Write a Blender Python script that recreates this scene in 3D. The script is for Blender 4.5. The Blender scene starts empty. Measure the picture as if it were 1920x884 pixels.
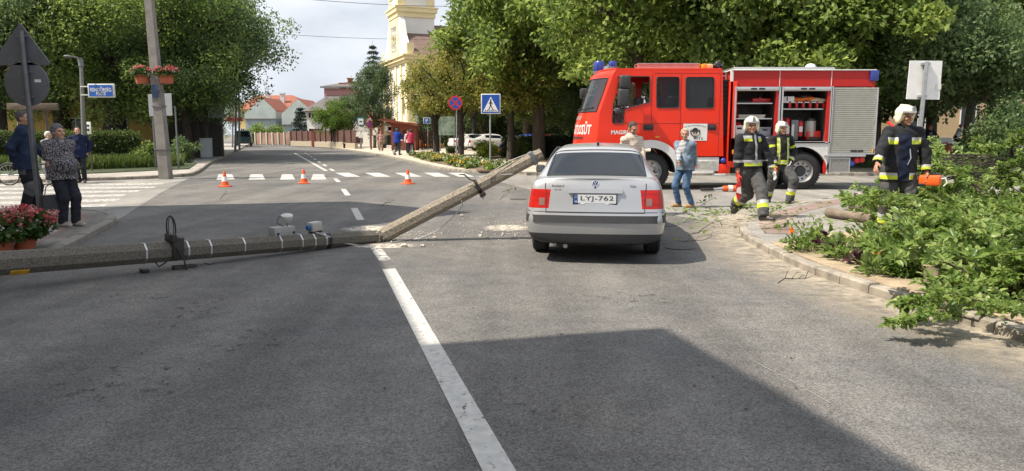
import bpy, bmesh, math, random
import numpy as np
from mathutils import Vector, Matrix
from mathutils.geometry import tessellate_polygon
S = bpy.context.scene
C = S.collection
R = math.radians
random.seed(7)
# ---------------------------------------------------------------- camera, sky, sun, exposure
F, CAMH, PITCH = 1400.0, 1.60, R(7.8)
cam = bpy.data.cameras.new('camera'); camo = bpy.data.objects.new('camera', cam); C.objects.link(camo)
camo.location = (0, 0, CAMH); camo.rotation_euler = (R(90) - PITCH, 0, 0)
cam.sensor_width = 36; cam.lens = F / 1920 * 36; cam.clip_end = 2000; cam.clip_start = 0.05
S.camera = camo
SUNV = Vector((-0.68, -0.20, 1.0)).normalized()          # towards the sun
sun = bpy.data.lights.new('sun', 'SUN'); suno = bpy.data.objects.new('sun', sun); C.objects.link(suno)
sun.energy = 4.0; sun.angle = R(0.3); sun.color = (1.0, 0.91, 0.78)
suno.rotation_euler = SUNV.to_track_quat('Z', 'Y').to_euler(); suno.location = (-20, 0, 40)
W = bpy.data.worlds.new('World'); S.world = W; W.use_nodes = True
nt = W.node_tree; nt.nodes.clear()
wo = nt.nodes.new('ShaderNodeOutputWorld'); bg = nt.nodes.new('ShaderNodeBackground'); bg.inputs[1].default_value = 0.1
sky = nt.nodes.new('ShaderNodeTexSky'); sky.sky_type = 'NISHITA'; sky.sun_disc = False
sky.sun_elevation = math.asin(SUNV.z); sky.sun_rotation = math.atan2(SUNV.x, SUNV.y)
sky.dust_density = 2.0; sky.air_density = 1.0
tc = nt.nodes.new('ShaderNodeTexCoord'); mp = nt.nodes.new('ShaderNodeMapping'); mp.inputs['Scale'].default_value = (1, 1, 2.6)
nz = nt.nodes.new('ShaderNodeTexNoise'); nz.inputs['Scale'].default_value = 2.2; nz.inputs['Detail'].default_value = 7; nz.inputs['Roughness'].default_value = .55
cr = nt.nodes.new('ShaderNodeValToRGB'); cr.color_ramp.elements[0].position = .36; cr.color_ramp.elements[1].position = .56
nz2 = nt.nodes.new('ShaderNodeTexNoise'); nz2.inputs['Scale'].default_value = 4.5; nz2.inputs['Detail'].default_value = 6
cr2 = nt.nodes.new('ShaderNodeValToRGB')
cr2.color_ramp.elements[0].position = .3; cr2.color_ramp.elements[0].color = (5.2, 5.55, 6.1, 1)
cr2.color_ramp.elements[1].position = .7; cr2.color_ramp.elements[1].color = (7.7, 7.9, 8.2, 1)
mx = nt.nodes.new('ShaderNodeMix'); mx.data_type = 'RGBA'
L = nt.links.new
L(tc.outputs['Generated'], mp.inputs[0]); L(mp.outputs[0], nz.inputs[0]); L(mp.outputs[0], nz2.inputs[0])
L(nz.outputs[0], cr.inputs[0]); L(nz2.outputs[0], cr2.inputs[0])
sx = nt.nodes.new('ShaderNodeSeparateXYZ'); mr = nt.nodes.new('ShaderNodeMapRange'); mr.inputs[1].default_value = .12; mr.inputs[2].default_value = .42; mr.inputs[3].default_value = .97; mr.inputs[4].default_value = 0; mxm = nt.nodes.new('ShaderNodeMath'); mxm.operation = 'MAXIMUM'
L(tc.outputs['Generated'], sx.inputs[0]); L(sx.outputs[2], mr.inputs[0]); L(mr.outputs[0], mxm.inputs[0]); L(cr.outputs[0], mxm.inputs[1]); L(mxm.outputs[0], mx.inputs[0]); L(sky.outputs[0], mx.inputs[6]); L(cr2.outputs[0], mx.inputs[7])
hz = nt.nodes.new('ShaderNodeMix'); hz.data_type = 'RGBA'; hz.blend_type = 'MULTIPLY'; hz.inputs[7].default_value = (.74, .745, .755, 1)
L(mr.outputs[0], hz.inputs[0]); L(mx.outputs[2], hz.inputs[6]); L(hz.outputs[2], bg.inputs[0]); L(bg.outputs[0], wo.inputs[0])
S.view_settings.view_transform = 'Standard'; S.view_settings.look = 'None'
S.view_settings.exposure = 0.9; S.view_settings.gamma = 1; S.view_settings.use_curve_mapping = False
S.render.engine = 'CYCLES'
S.render.resolution_x, S.render.resolution_y = 1024, 471

# ---------------------------------------------------------------- helpers: places
CP, SP = math.cos(PITCH), math.sin(PITCH)
def ray(px, py):
    a, v = (px - 960) / F, (442 - py) / F
    return Vector((a, CP + v * SP, -SP + v * CP))
def G(px, py, z=0.0):                       # the ground point seen there in the photograph
    d = ray(px, py); t = (z - CAMH) / d.z
    return Vector((d.x * t, d.y * t, z))
def AT(px, py, Y):                          # the point at distance Y seen there
    d = ray(px, py); t = Y / d.y
    return Vector((d.x * t, Y, CAMH + d.z * t))
def lin(r, g=None, b=None):
    if g is None: g = b = r
    f = lambda c: (c / 12.92 if c <= .04045 else ((c + .055) / 1.055) ** 2.4)
    return tuple(f(c / 255) for c in (r, g, b))
# ---------------------------------------------------------------- helpers: materials
MATS = {}
def nodes_of(m):
    m.use_nodes = True; t = m.node_tree
    return t, t.nodes['Principled BSDF']
def mat(name, col, rough=.6, metal=0, var=.12, scale=6, bump=0, bscale=60, spec=.5, coat=0, col2=None, coords='Object', stretch=None, detail=5):
    if name in MATS: return MATS[name]
    m = bpy.data.materials.new(name); MATS[name] = m
    t, p = nodes_of(m); N = t.nodes.new; K = t.links.new
    p.inputs['Roughness'].default_value = rough; p.inputs['Metallic'].default_value = metal
    p.inputs['Specular IOR Level'].default_value = spec; p.inputs['Coat Weight'].default_value = coat
    co = N('ShaderNodeTexCoord'); src = co.outputs[coords]
    if stretch:
        mpn = N('ShaderNodeMapping'); mpn.inputs['Scale'].default_value = stretch; K(src, mpn.inputs[0]); src = mpn.outputs[0]
    n = N('ShaderNodeTexNoise'); n.inputs['Scale'].default_value = scale; n.inputs['Detail'].default_value = detail; K(src, n.inputs[0])
    r = N('ShaderNodeValToRGB'); r.color_ramp.elements[0].position = .3; r.color_ramp.elements[1].position = .7
    c1 = [max(0, c * (1 - var)) for c in col]; c2 = col2 or [min(1, c * (1 + var)) for c in col]
    r.color_ramp.elements[0].color = (*c1, 1); r.color_ramp.elements[1].color = (*c2, 1)
    K(n.outputs[0], r.inputs[0]); K(r.outputs[0], p.inputs['Base Color'])
    if bump:
        n2 = N('ShaderNodeTexNoise'); n2.inputs['Scale'].default_value = bscale; n2.inputs['Detail'].default_value = 4; K(src, n2.inputs[0])
        b = N('ShaderNodeBump'); b.inputs['Strength'].default_value = bump; b.inputs['Distance'].default_value = .02
        K(n2.outputs[0], b.inputs['Height']); K(b.outputs[0], p.inputs['Normal'])
    return m
def leafmat(name, cols, transl=.35, rough=.5, nscale=.6):
    if name in MATS: return MATS[name]
    m = bpy.data.materials.new(name); MATS[name] = m
    t, p = nodes_of(m); N = t.nodes.new; K = t.links.new
    g = N('ShaderNodeNewGeometry'); co = N('ShaderNodeTexCoord')
    n = N('ShaderNodeTexNoise'); n.inputs['Scale'].default_value = nscale; n.inputs['Detail'].default_value = 3; K(co.outputs['Object'], n.inputs[0])
    a = N('ShaderNodeMath'); a.operation = 'MULTIPLY_ADD'; a.inputs[1].default_value = .5; K(g.outputs['Random Per Island'], a.inputs[0])
    b = N('ShaderNodeMath'); b.operation = 'MULTIPLY_ADD'; b.inputs[1].default_value = 1.3; b.inputs[2].default_value = -.4; K(n.outputs[0], b.inputs[0])
    K(b.outputs[0], a.inputs[2])
    r = N('ShaderNodeValToRGB'); e = r.color_ramp.elements
    while len(e) < len(cols): e.new(.5)
    for i, c in enumerate(cols): e[i].position = i / (len(cols) - 1); e[i].color = (*c, 1)
    K(a.outputs[0], r.inputs[0]); K(r.outputs[0], p.inputs['Base Color'])
    p.inputs['Roughness'].default_value = rough; p.inputs['Specular IOR Level'].default_value = .35
    tr = N('ShaderNodeBsdfTranslucent'); hs = N('ShaderNodeHueSaturation'); hs.inputs['Value'].default_value = 1.5; hs.inputs['Hue'].default_value = .485
    K(r.outputs[0], hs.inputs['Color']); K(hs.outputs[0], tr.inputs[0])
    ms = N('ShaderNodeMixShader'); ms.inputs[0].default_value = transl
    K(p.outputs[0], ms.inputs[1]); K(tr.outputs[0], ms.inputs[2]); K(ms.outputs[0], t.nodes['Material Output'].inputs[0])
    return m
def asphalt(name, base, var, tint=None, aggregate=1.0, bump=.5):
    m = bpy.data.materials.new(name); MATS[name] = m
    t, p = nodes_of(m); N = t.nodes.new; K = t.links.new
    co = N('ShaderNodeTexCoord'); src = co.outputs['Object']
    def noise(s, d=4, r=.5):
        n = N('ShaderNodeTexNoise'); n.inputs['Scale'].default_value = s; n.inputs['Detail'].default_value = d; n.inputs['Roughness'].default_value = r; K(src, n.inputs[0]); return n.outputs[0]
    def ramp(i, p0, p1, c0, c1):
        r = N('ShaderNodeValToRGB'); r.color_ramp.elements[0].position = p0; r.color_ramp.elements[1].position = p1
        r.color_ramp.elements[0].color = (*c0, 1); r.color_ramp.elements[1].color = (*c1, 1); K(i, r.inputs[0]); return r.outputs[0]
    def mix(mode, f, a, b):
        x = N('ShaderNodeMix'); x.data_type = 'RGBA'; x.blend_type = mode
        if isinstance(f, float): x.inputs[0].default_value = f
        else: K(f, x.inputs[0])
        K(a, x.inputs[6]); K(b, x.inputs[7]); return x.outputs[2]
    big = ramp(noise(.35, 6, .6), .3, .72, [c * (1 - var) for c in base], [c * (1 + var) for c in (tint or base)])
    v = N('ShaderNodeTexVoronoi'); v.inputs['Scale'].default_value = 92; K(src, v.inputs[0])
    sp = ramp(v.outputs['Color'], .0, 1.0, (1 - .52 * aggregate,) * 3, (1 + .46 * aggregate,) * 3)
    c = mix('MULTIPLY', 1.0, big, sp)
    v2 = N('ShaderNodeTexVoronoi'); v2.inputs['Scale'].default_value = 34; K(src, v2.inputs[0])
    c = mix('MULTIPLY', 1.0, c, ramp(v2.outputs['Distance'], .07, .13, (1 + 1.2 * aggregate,) * 3, (1,) * 3))
    v3 = N('ShaderNodeTexVoronoi'); v3.inputs['Scale'].default_value = 13; K(src, v3.inputs[0])
    c = mix('MULTIPLY', 1.0, c, ramp(v3.outputs['Distance'], .05, .10, (1 - .45 * aggregate,) * 3, (1,) * 3))
    grain = ramp(noise(240, 3, .7), .35, .65, (.72,) * 3, (1.28,) * 3)
    c = mix('MULTIPLY', .8, c, grain)
    blot = ramp(noise(3.0, 7, .65), .35, .7, (.78,) * 3, (1.15,) * 3)
    c = mix('MULTIPLY', .8, c, blot)
    # cracks and tar-dark streaks of wear along the road
    mpn = N('ShaderNodeMapping'); mpn.inputs['Rotation'].default_value = (0, 0, R(-14.7)); mpn.inputs['Scale'].default_value = (1.1, .06, 1); K(src, mpn.inputs[0])
    w = N('ShaderNodeTexNoise'); w.inputs['Scale'].default_value = 1.3; w.inputs['Detail'].default_value = 5; K(mpn.outputs[0], w.inputs[0])
    c = mix('MULTIPLY', .9, c, ramp(w.outputs[0], .35, .68, (.76,) * 3, (1.17,) * 3))
    K(c, p.inputs['Base Color']); p.inputs['Roughness'].default_value = .88; p.inputs['Specular IOR Level'].default_value = .25
    b = N('ShaderNodeBump'); b.inputs['Strength'].default_value = bump; b.inputs['Distance'].default_value = .006
    K(v.outputs['Distance'], b.inputs['Height']); K(b.outputs[0], p.inputs['Normal'])
    return m
def paver(name, c1, c2, mortar, scale=1.0, w=.2, h=.1, rot=0.0, msize=.006):
    m = bpy.data.materials.new(name); MATS[name] = m
    t, p = nodes_of(m); N = t.nodes.new; K = t.links.new
    co = N('ShaderNodeTexCoord'); mpn = N('ShaderNodeMapping'); mpn.inputs['Rotation'].default_value = (0, 0, rot); K(co.outputs['Object'], mpn.inputs[0])
    b = N('ShaderNodeTexBrick'); b.inputs['Scale'].default_value = scale; b.inputs['Brick Width'].default_value = w; b.inputs['Row Height'].default_value = h
    b.inputs['Mortar Size'].default_value = msize; b.inputs['Color1'].default_value = (*c1, 1); b.inputs['Color2'].default_value = (*c2, 1); b.inputs['Mortar'].default_value = (*mortar, 1)
    K(mpn.outputs[0], b.inputs[0])
    n = N('ShaderNodeTexNoise'); n.inputs['Scale'].default_value = 1.5; n.inputs['Detail'].default_value = 8; K(co.outputs['Object'], n.inputs[0])
    r = N('ShaderNodeValToRGB'); r.color_ramp.elements[0].position = .3; r.color_ramp.elements[1].position = .7
    r.color_ramp.elements[0].color = (.7, .7, .7, 1); r.color_ramp.elements[1].color = (1.2, 1.18, 1.12, 1); K(n.outputs[0], r.inputs[0])
    x = N('ShaderNodeMix'); x.data_type = 'RGBA'; x.blend_type = 'MULTIPLY'; x.inputs[0].default_value = 1; K(b.outputs[0], x.inputs[6]); K(r.outputs[0], x.inputs[7])
    K(x.outputs[2], p.inputs['Base Color']); p.inputs['Roughness'].default_value = .9
    bp = N('ShaderNodeBump'); bp.inputs['Strength'].default_value = .4; bp.inputs['Distance'].default_value = .01; bp.invert = True; K(b.outputs['Fac'], bp.inputs['Height']); K(bp.outputs[0], p.inputs['Normal'])
    return m
def masked(name, col, col2, lo, hi, scale=6, rough=.9, detail=8):   # worn or scattered: see-through where it is missing
    m = bpy.data.materials.new(name); MATS[name] = m
    t, p = nodes_of(m); N = t.nodes.new; K = t.links.new
    co = N('ShaderNodeTexCoord')
    n = N('ShaderNodeTexNoise'); n.inputs['Scale'].default_value = scale; n.inputs['Detail'].default_value = detail; n.inputs['Roughness'].default_value = .7; K(co.outputs['Object'], n.inputs[0])
    r = N('ShaderNodeValToRGB'); r.color_ramp.elements[0].position = lo; r.color_ramp.elements[1].position = hi; K(n.outputs[0], r.inputs[0])
    n2 = N('ShaderNodeTexNoise'); n2.inputs['Scale'].default_value = 14; n2.inputs['Detail'].default_value = 6; K(co.outputs['Object'], n2.inputs[0])
    r2 = N('ShaderNodeValToRGB'); r2.color_ramp.elements[0].position = .35; r2.color_ramp.elements[1].position = .65; r2.color_ramp.elements[0].color = (*col, 1); r2.color_ramp.elements[1].color = (*col2, 1); K(n2.outputs[0], r2.inputs[0])
    K(r2.outputs[0], p.inputs['Base Color']); p.inputs['Roughness'].default_value = rough
    at = N('ShaderNodeAttribute'); at.attribute_name = 'cover'
    ml = N('ShaderNodeMath'); ml.operation = 'MULTIPLY'; K(r.outputs[0], ml.inputs[0]); K(at.outputs['Fac'], ml.inputs[1])
    K(ml.outputs[0], p.inputs['Alpha'])
    return m
def glassmat(name, col=(.02, .025, .03), alpha=.55, rough=.03, spec=.5):
    if name in MATS: return MATS[name]
    m = bpy.data.materials.new(name); MATS[name] = m
    t, p = nodes_of(m)
    p.inputs['Base Color'].default_value = (*col, 1); p.inputs['Roughness'].default_value = rough; p.inputs['Alpha'].default_value = alpha
    p.inputs['Specular IOR Level'].default_value = spec
    return m
# ---------------------------------------------------------------- helpers: meshes
class MB:
    def __init__(s): s.v = []; s.f = []; s.m = []
    def add(s, vs, fs, mi=0, X=None):
        o = len(s.v)
        if X is not None: vs = [X @ Vector(v) for v in vs]
        s.v += [tuple(v) for v in vs]; s.f += [tuple(i + o for i in f) for f in fs]; s.m += [mi] * len(fs)
        return s
    def box(s, x0, x1, y0, y1, z0, z1, bev=0, mi=0, X=None, seg=2):
        if bev <= 0:
            vs = [(x, y, z) for x in (x0, x1) for y in (y0, y1) for z in (z0, z1)]
            fs = [(0, 1, 3, 2), (4, 6, 7, 5), (0, 4, 5, 1), (2, 3, 7, 6), (0, 2, 6, 4), (1, 5, 7, 3)]
            return s.add(vs, fs, mi, X)
        b = bmesh.new(); bmesh.ops.create_cube(b, size=1)
        for v in b.verts: v.co = Vector(((x0 + x1) / 2 + v.co.x * abs(x1 - x0), (y0 + y1) / 2 + v.co.y * abs(y1 - y0), (z0 + z1) / 2 + v.co.z * abs(z1 - z0)))
        bev = min(bev, .49 * min(abs(x1 - x0), abs(y1 - y0), abs(z1 - z0)))
        bmesh.ops.bevel(b, geom=b.edges[:], offset=bev, segments=seg, affect='EDGES', profile=.5)
        b.verts.index_update()
        s.add([v.co.copy() for v in b.verts], [[v.index for v in f.verts] for f in b.faces], mi, X); b.free(); return s
    def tube(s, pts, r, n=8, caps=True, mi=0, X=None, phase=0.0):
        pts = [Vector(p) for p in pts]; k = len(pts)
        rs = r if isinstance(r, (list, tuple)) else [r] * k
        vs = []; fs = []; prev = None
        for i, p in enumerate(pts):
            d = (pts[min(i + 1, k - 1)] - pts[max(i - 1, 0)]).normalized()
            if prev is None:
                a = Vector((0, 0, 1)) if abs(d.z) < .9 else Vector((1, 0, 0)); e1 = d.cross(a).normalized()
            else: e1 = (prev - d * prev.dot(d)).normalized()
            prev = e1; e2 = d.cross(e1)
            for j in range(n):
                t = 2 * math.pi * j / n + phase; vs.append(p + (e1 * math.cos(t) + e2 * math.sin(t)) * rs[i])
        for i in range(k - 1):
            for j in range(n): fs.append((i * n + j, i * n + (j + 1) % n, (i + 1) * n + (j + 1) % n, (i + 1) * n + j))
        if caps: fs.append(tuple(range(n))[::-1]); fs.append(tuple((k - 1) * n + j for j in range(n)))
        return s.add(vs, fs, mi, X)
    def lathe(s, prof, n=20, X=None, mi=0, close=True):      # prof: (r, z) from bottom to top
        vs = []; fs = []; k = len(prof)
        for r, z in prof:
            for j in range(n): t = 2 * math.pi * j / n; vs.append((r * math.cos(t), r * math.sin(t), z))
        for i in range(k - 1):
            for j in range(n): fs.append((i * n + j, i * n + (j + 1) % n, (i + 1) * n + (j + 1) % n, (i + 1) * n + j))
        if close: fs.append(tuple(range(n))[::-1]); fs.append(tuple((k - 1) * n + j for j in range(n)))
        return s.add(vs, fs, mi, X)
    def prism(s, poly, vec, mi=0, X=None):
        poly = [Vector(p) for p in poly]; vec = Vector(vec); n = len(poly)
        fs = [tuple(range(n))[::-1], tuple(range(n, 2 * n))] + [(i, (i + 1) % n, n + (i + 1) % n, n + i) for i in range(n)]
        return s.add(poly + [p + vec for p in poly], fs, mi, X)
    def plate(s, loops, vec, mi=0, X=None):                   # outer loop and holes, given a thickness
        loops = [[Vector(p) for p in l] for l in loops]; vec = Vector(vec); flat = [p for l in loops for p in l]
        tri = tessellate_polygon(loops); n = len(flat); fs = [tuple(t) for t in tri] + [tuple(i + n for i in t[::-1]) for t in tri]; o = 0
        for l in loops:
            k = len(l); fs += [(o + i, o + (i + 1) % k, n + o + (i + 1) % k, n + o + i) for i in range(k)]; o += k
        return s.add(flat + [p + vec for p in flat], fs, mi, X)
    def ell(s, c, r, nu=14, nv=9, mi=0, X=None):
        c = Vector(c); r = (r, r, r) if not isinstance(r, (tuple, list)) else r; vs = []; fs = []
        for i in range(nv + 1):
            ph = math.pi * i / nv - math.pi / 2
            for j in range(nu):
                t = 2 * math.pi * j / nu
                vs.append((c.x + r[0] * math.cos(ph) * math.cos(t), c.y + r[1] * math.cos(ph) * math.sin(t), c.z + r[2] * math.sin(ph)))
        for i in range(nv):
            for j in range(nu): fs.append((i * nu + j, i * nu + (j + 1) % nu, (i + 1) * nu + (j + 1) % nu, (i + 1) * nu + j))
        return s.add(vs, fs, mi, X)
    def torus(s, c, R_, r, X=None, n=28, k=8, mi=0, a0=0, a1=2 * math.pi):    # ring in the local XZ plane, axis Y
        full = abs(a1 - a0 - 2 * math.pi) < 1e-6
        pts = [Vector(c) + Vector((R_ * math.cos(a0 + (a1 - a0) * i / n), 0, R_ * math.sin(a0 + (a1 - a0) * i / n))) for i in range(n + (0 if full else 1))]
        if full:
            vs = []; fs = []
            for i, p in enumerate(pts):
                e = (p - Vector(c)).normalized()
                for j in range(k): t = 2 * math.pi * j / k; vs.append(p + e * r * math.cos(t) + Vector((0, 1, 0)) * r * math.sin(t))
            for i in range(n):
                for j in range(k): fs.append((i * k + j, i * k + (j + 1) % k, ((i + 1) % n) * k + (j + 1) % k, ((i + 1) % n) * k + j))
            return s.add(vs, fs, mi, X)
        return s.tube(pts, r, k, mi=mi, X=X)
    def build(s, name, mats, parent=None, smooth=40):
        me = bpy.data.meshes.new(name); me.from_pydata(s.v, [], s.f); me.validate(clean_customdata=False)
        mats = mats if isinstance(mats, (list, tuple)) else [mats]
        for m in mats: me.materials.append(m)
        if len(mats) > 1 and len(me.polygons) == len(s.m): me.polygons.foreach_set('material_index', s.m)
        b = bmesh.new(); b.from_mesh(me); bmesh.ops.recalc_face_normals(b, faces=b.faces[:]); b.to_mesh(me); b.free()
        if smooth:
            me.polygons.foreach_set('use_smooth', [True] * len(me.polygons)); me.set_sharp_from_angle(angle=R(smooth))
        o = bpy.data.objects.new(name, me); C.objects.link(o)
        if parent is not None: o.parent = parent
        return o
def npmesh(name, V, Fa, m, parent=None, smooth=False, mi=None):
    me = bpy.data.meshes.new(name); V = np.asarray(V, np.float32); Fa = np.asarray(Fa, np.int32); k = Fa.shape[1]
    me.vertices.add(len(V)); me.vertices.foreach_set('co', V.ravel())
    me.loops.add(Fa.size); me.loops.foreach_set('vertex_index', Fa.ravel())
    me.polygons.add(len(Fa)); me.polygons.foreach_set('loop_start', np.arange(0, Fa.size, k, dtype=np.int32)); me.polygons.foreach_set('loop_total', np.full(len(Fa), k, np.int32))
    for x in (m if isinstance(m, (list, tuple)) else [m]): me.materials.append(x)
    if mi is not None: me.polygons.foreach_set('material_index', np.asarray(mi, np.int32))
    if smooth: me.polygons.foreach_set('use_smooth', np.ones(len(Fa), bool))
    me.update(calc_edges=True)
    o = bpy.data.objects.new(name, me); C.objects.link(o)
    if parent is not None: o.parent = parent
    return o
def tag(o, label=None, cat=None, group=None, kind=None):
    if label: o['label'] = label
    if cat: o['category'] = cat
    if group: o['group'] = group
    if kind: o['kind'] = kind
    return o
def thing(name, label, cat, loc=(0, 0, 0), rz=0.0, group=None, sc=1.0):
    o = bpy.data.objects.new(name, None); C.objects.link(o); o.location = loc; o.rotation_euler = (0, 0, rz); o.scale = (sc, sc, sc); o.empty_display_size = .2
    return tag(o, label, cat, group)
def struct(o): o['kind'] = 'structure'; return o
def kids(o): return [x for x in bpy.data.objects if x.parent == o]
def dup(o, label=None, loc=None, rz=None, sc=None, group=None, parent=None):
    tree = {}
    for x in bpy.data.objects:
        if x.parent: tree.setdefault(x.parent.name, []).append(x)
    def rec(a, p):
        c = a.copy(); C.objects.link(c)
        if p is not None: c.parent = p
        for ch in tree.get(a.name, []): rec(ch, c)
        return c
    c = rec(o, parent)
    if label: c['label'] = label
    if group: c['group'] = group
    if loc is not None: c.location = loc
    if rz is not None: c.rotation_euler = (0, 0, rz)
    if sc is not None: c.scale = (sc, sc, sc) if not isinstance(sc, (tuple, list)) else sc
    return c
def text_geo(s, size=1.0, bold=0.0, align='CENTER', spacing=1.0):     # (verts in XY, faces) of a line of lettering
    cu = bpy.data.curves.new('lettering_curve', 'FONT'); cu.body = s; cu.size = size; cu.align_x = align; cu.align_y = 'CENTER'; cu.offset = bold; cu.resolution_u = 3; cu.space_character = spacing
    o = bpy.data.objects.new('lettering_curve', cu); C.objects.link(o)
    dg = bpy.context.evaluated_depsgraph_get(); me = bpy.data.meshes.new_from_object(o.evaluated_get(dg))
    vs = [v.co.copy() for v in me.vertices]; fs = [tuple(p.vertices) for p in me.polygons]
    bpy.data.objects.remove(o); bpy.data.meshes.remove(me); bpy.data.curves.remove(cu)
    return vs, fs
def fit_text(s, w=None, h=None, bold=0.0, spacing=1.0):
    vs, fs = text_geo(s, 1.0, bold, spacing=spacing)
    x0, x1 = min(v.x for v in vs), max(v.x for v in vs); y0, y1 = min(v.y for v in vs), max(v.y for v in vs)
    sx = (w / (x1 - x0)) if w else None; sy = (h / (y1 - y0)) if h else None
    sx = sx or sy; sy = sy or sx
    return [Vector(((v.x - (x0 + x1) / 2) * sx, (v.y - (y0 + y1) / 2) * sy, 0)) for v in vs], fs
def XF(loc=(0, 0, 0), rx=0, ry=0, rz=0, sc=1.0):
    return Matrix.Translation(Vector(loc)) @ Matrix.Rotation(rz, 4, 'Z') @ Matrix.Rotation(ry, 4, 'Y') @ Matrix.Rotation(rx, 4, 'X') @ Matrix.Scale(sc, 4)
FACE = Matrix.Rotation(R(90), 4, 'X')       # XY lettering stood upright, facing -Y
# ---------------------------------------------------------------- common materials
M_white = mat('white paint', (.72, .71, .68), .45, var=.05)
M_black = mat('black plastic', (.018, .018, .02), .45, var=.2)
M_rub = mat('rubber', (.02, .02, .021), .85, var=.3, scale=20, bump=.15)
M_steel = mat('galvanised steel', (.42, .43, .44), .42, .75, var=.15, scale=9)
M_greymetal = mat('grey painted metal', (.17, .18, .19), .5, .3, var=.12)
M_conc = mat('concrete', (.27, .25, .22), .92, var=.22, scale=9, bump=.5, bscale=70)
M_red = mat('signal red', (.55, .02, .015), .4, var=.06)
M_blue = mat('sign blue', (.01, .075, .36), .4, var=.05)
M_orange = mat('orange plastic', (.75, .11, .012), .5, var=.08)
M_soil = mat('soil', (.14, .10, .065), .95, var=.35, scale=4, bump=.6, bscale=25)
M_bark = mat('bark', (.075, .058, .042), .95, var=.4, scale=7, bump=.8, bscale=30, stretch=(1, 1, .25))
M_barkdark = mat('dark bark', (.045, .037, .03), .95, var=.4, scale=7, bump=.8, bscale=30, stretch=(1, 1, .25))
M_alu = mat('aluminium', (.55, .55, .54), .35, .8, var=.08)
# ================================================================ SETTING: ground, roads, pavements
UR = Vector((-.2532, .967, 0)); NRM = Vector((.967, .2532, 0))       # along the main road / across it to the right
def UN(n, u, z=0): return NRM * n + UR * u + Vector((0, 0, z))
def sheet(name, pts, z, m, kind='structure', cover=None, sub=0):
    me = bpy.data.meshes.new(name); me.from_pydata([(p[0], p[1], z) for p in pts], [], [tuple(range(len(pts)))]); me.materials.append(m)
    if me.polygons[0].normal.z < 0: me.flip_normals()
    o = bpy.data.objects.new(name, me); C.objects.link(o); o['kind'] = kind
    if cover is not None:
        a = me.attributes.new('cover', 'FLOAT', 'POINT')
        for i, c in enumerate(cover): a.data[i].value = c
    return o
def slab(name, pts, z0, z1, m):
    o = MB().prism([(p[0], p[1], z0) for p in pts], (0, 0, z1 - z0)).build(name, m, smooth=0); return struct(o)
def smooth_line(pts, n=6):
    P = [Vector((p[0], p[1], 0)) for p in pts]; out = []
    for i in range(len(P) - 1):
        a, b, c, d = P[max(i - 1, 0)], P[i], P[i + 1], P[min(i + 2, len(P) - 1)]
        for k in range(n):
            t = k / n; out.append(.5 * ((2 * b) + (c - a) * t + (2 * a - 5 * b + 4 * c - d) * t * t + (3 * b - a - 3 * c + d) * t ** 3))
    out.append(P[-1]); return out
def strip(line, w0, w1, z):       # band between two offsets to the left of a line
    a = []; b = []
    for i, p in enumerate(line):
        d = (line[min(i + 1, len(line) - 1)] - line[max(i - 1, 0)]).normalized(); nn = Vector((-d.y, d.x, 0)); a.append(p + nn * w0); b.append(p + nn * w1)
    return a, b
def kerb(line, w, z1, m, name='kerb', blocks=.5):
    mb = MB(); acc = 0; seg = [line[0]]
    # resample to stones
    L_ = [0]
    for i in range(1, len(line)): L_.append(L_[-1] + (line[i] - line[i - 1]).length)
    def at(s):
        for i in range(1, len(line)):
            if s <= L_[i]: t = (s - L_[i - 1]) / max(1e-6, L_[i] - L_[i - 1]); return line[i - 1].lerp(line[i], t)
        return line[-1]
    k = max(1, int(L_[-1] / blocks)); st = [at(L_[-1] * i / k) for i in range(k + 1)]
    rnd = random.Random(3)
    for i in range(k):
        a, b = st[i], st[i + 1]; d = (b - a).normalized(); nn = Vector((-d.y, d.x, 0)); a = a + d * .006; b = b - d * .006; dz = rnd.uniform(-.006, .006)
        top = z1 + dz; ch = .02
        prof = [(0, -.05), (0, top - ch), (ch, top), (w, top), (w, -.05)]
        vs = [a + nn * q[0] + Vector((0, 0, q[1])) for q in prof] + [b + nn * q[0] + Vector((0, 0, q[1])) for q in prof]
        mb.add(vs, [(0, 1, 2, 3, 4)[::-1], (5, 6, 7, 8, 9)] + [(j, (j + 1) % 5, 5 + (j + 1) % 5, 5 + j) for j in range(5)])
    return struct(mb.build(name, m, smooth=0))
M_asph = asphalt('asphalt', (.122, .121, .120), .14, (.165, .154, .138), 1.0, .45)
M_asph2 = asphalt('pale asphalt', (.24, .232, .215), .12, (.27, .255, .23), .5, .3)
M_kerb = mat('kerbstone', (.27, .24, .195), .9, var=.4, scale=5, bump=.3)
M_paveg = paver('grey paving', (.30, .285, .265), (.25, .24, .225), (.16, .14, .12))
M_pavel = paver('paving of far corner', (.36, .33, .30), (.31, .29, .265), (.2, .18, .16), w=.4, h=.2)
M_paved = paver('grey paving of near corner', (.22, .20, .18), (.18, .165, .15), (.08, .07, .06), rot=R(20))
M_paver = paver('red paving', (.24, .165, .14), (.215, .155, .135), (.24, .20, .17), rot=R(30))
M_paint = masked('road paint', (.49, .475, .44), (.39, .38, .355), .28, .44, 16)
M_paint2 = masked('worn road paint', (.50, .485, .45), (.40, .385, .36), .36, .54, 9)
M_lawn = mat('lawn soil', (.035, .05, .018), .95, var=.4, scale=3, bump=.5, bscale=40)
ground = struct(MB().box(-500, 500, -200, 700, -1, -.03).build('ground', mat('dry ground', (.16, .15, .12), .95, var=.25, scale=.2), smooth=0))
road = sheet('road', [(-70, -40), (70, -40), (70, 30), (40, 150), (-90, 150), (-70, 40)], 0, M_asph)
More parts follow.
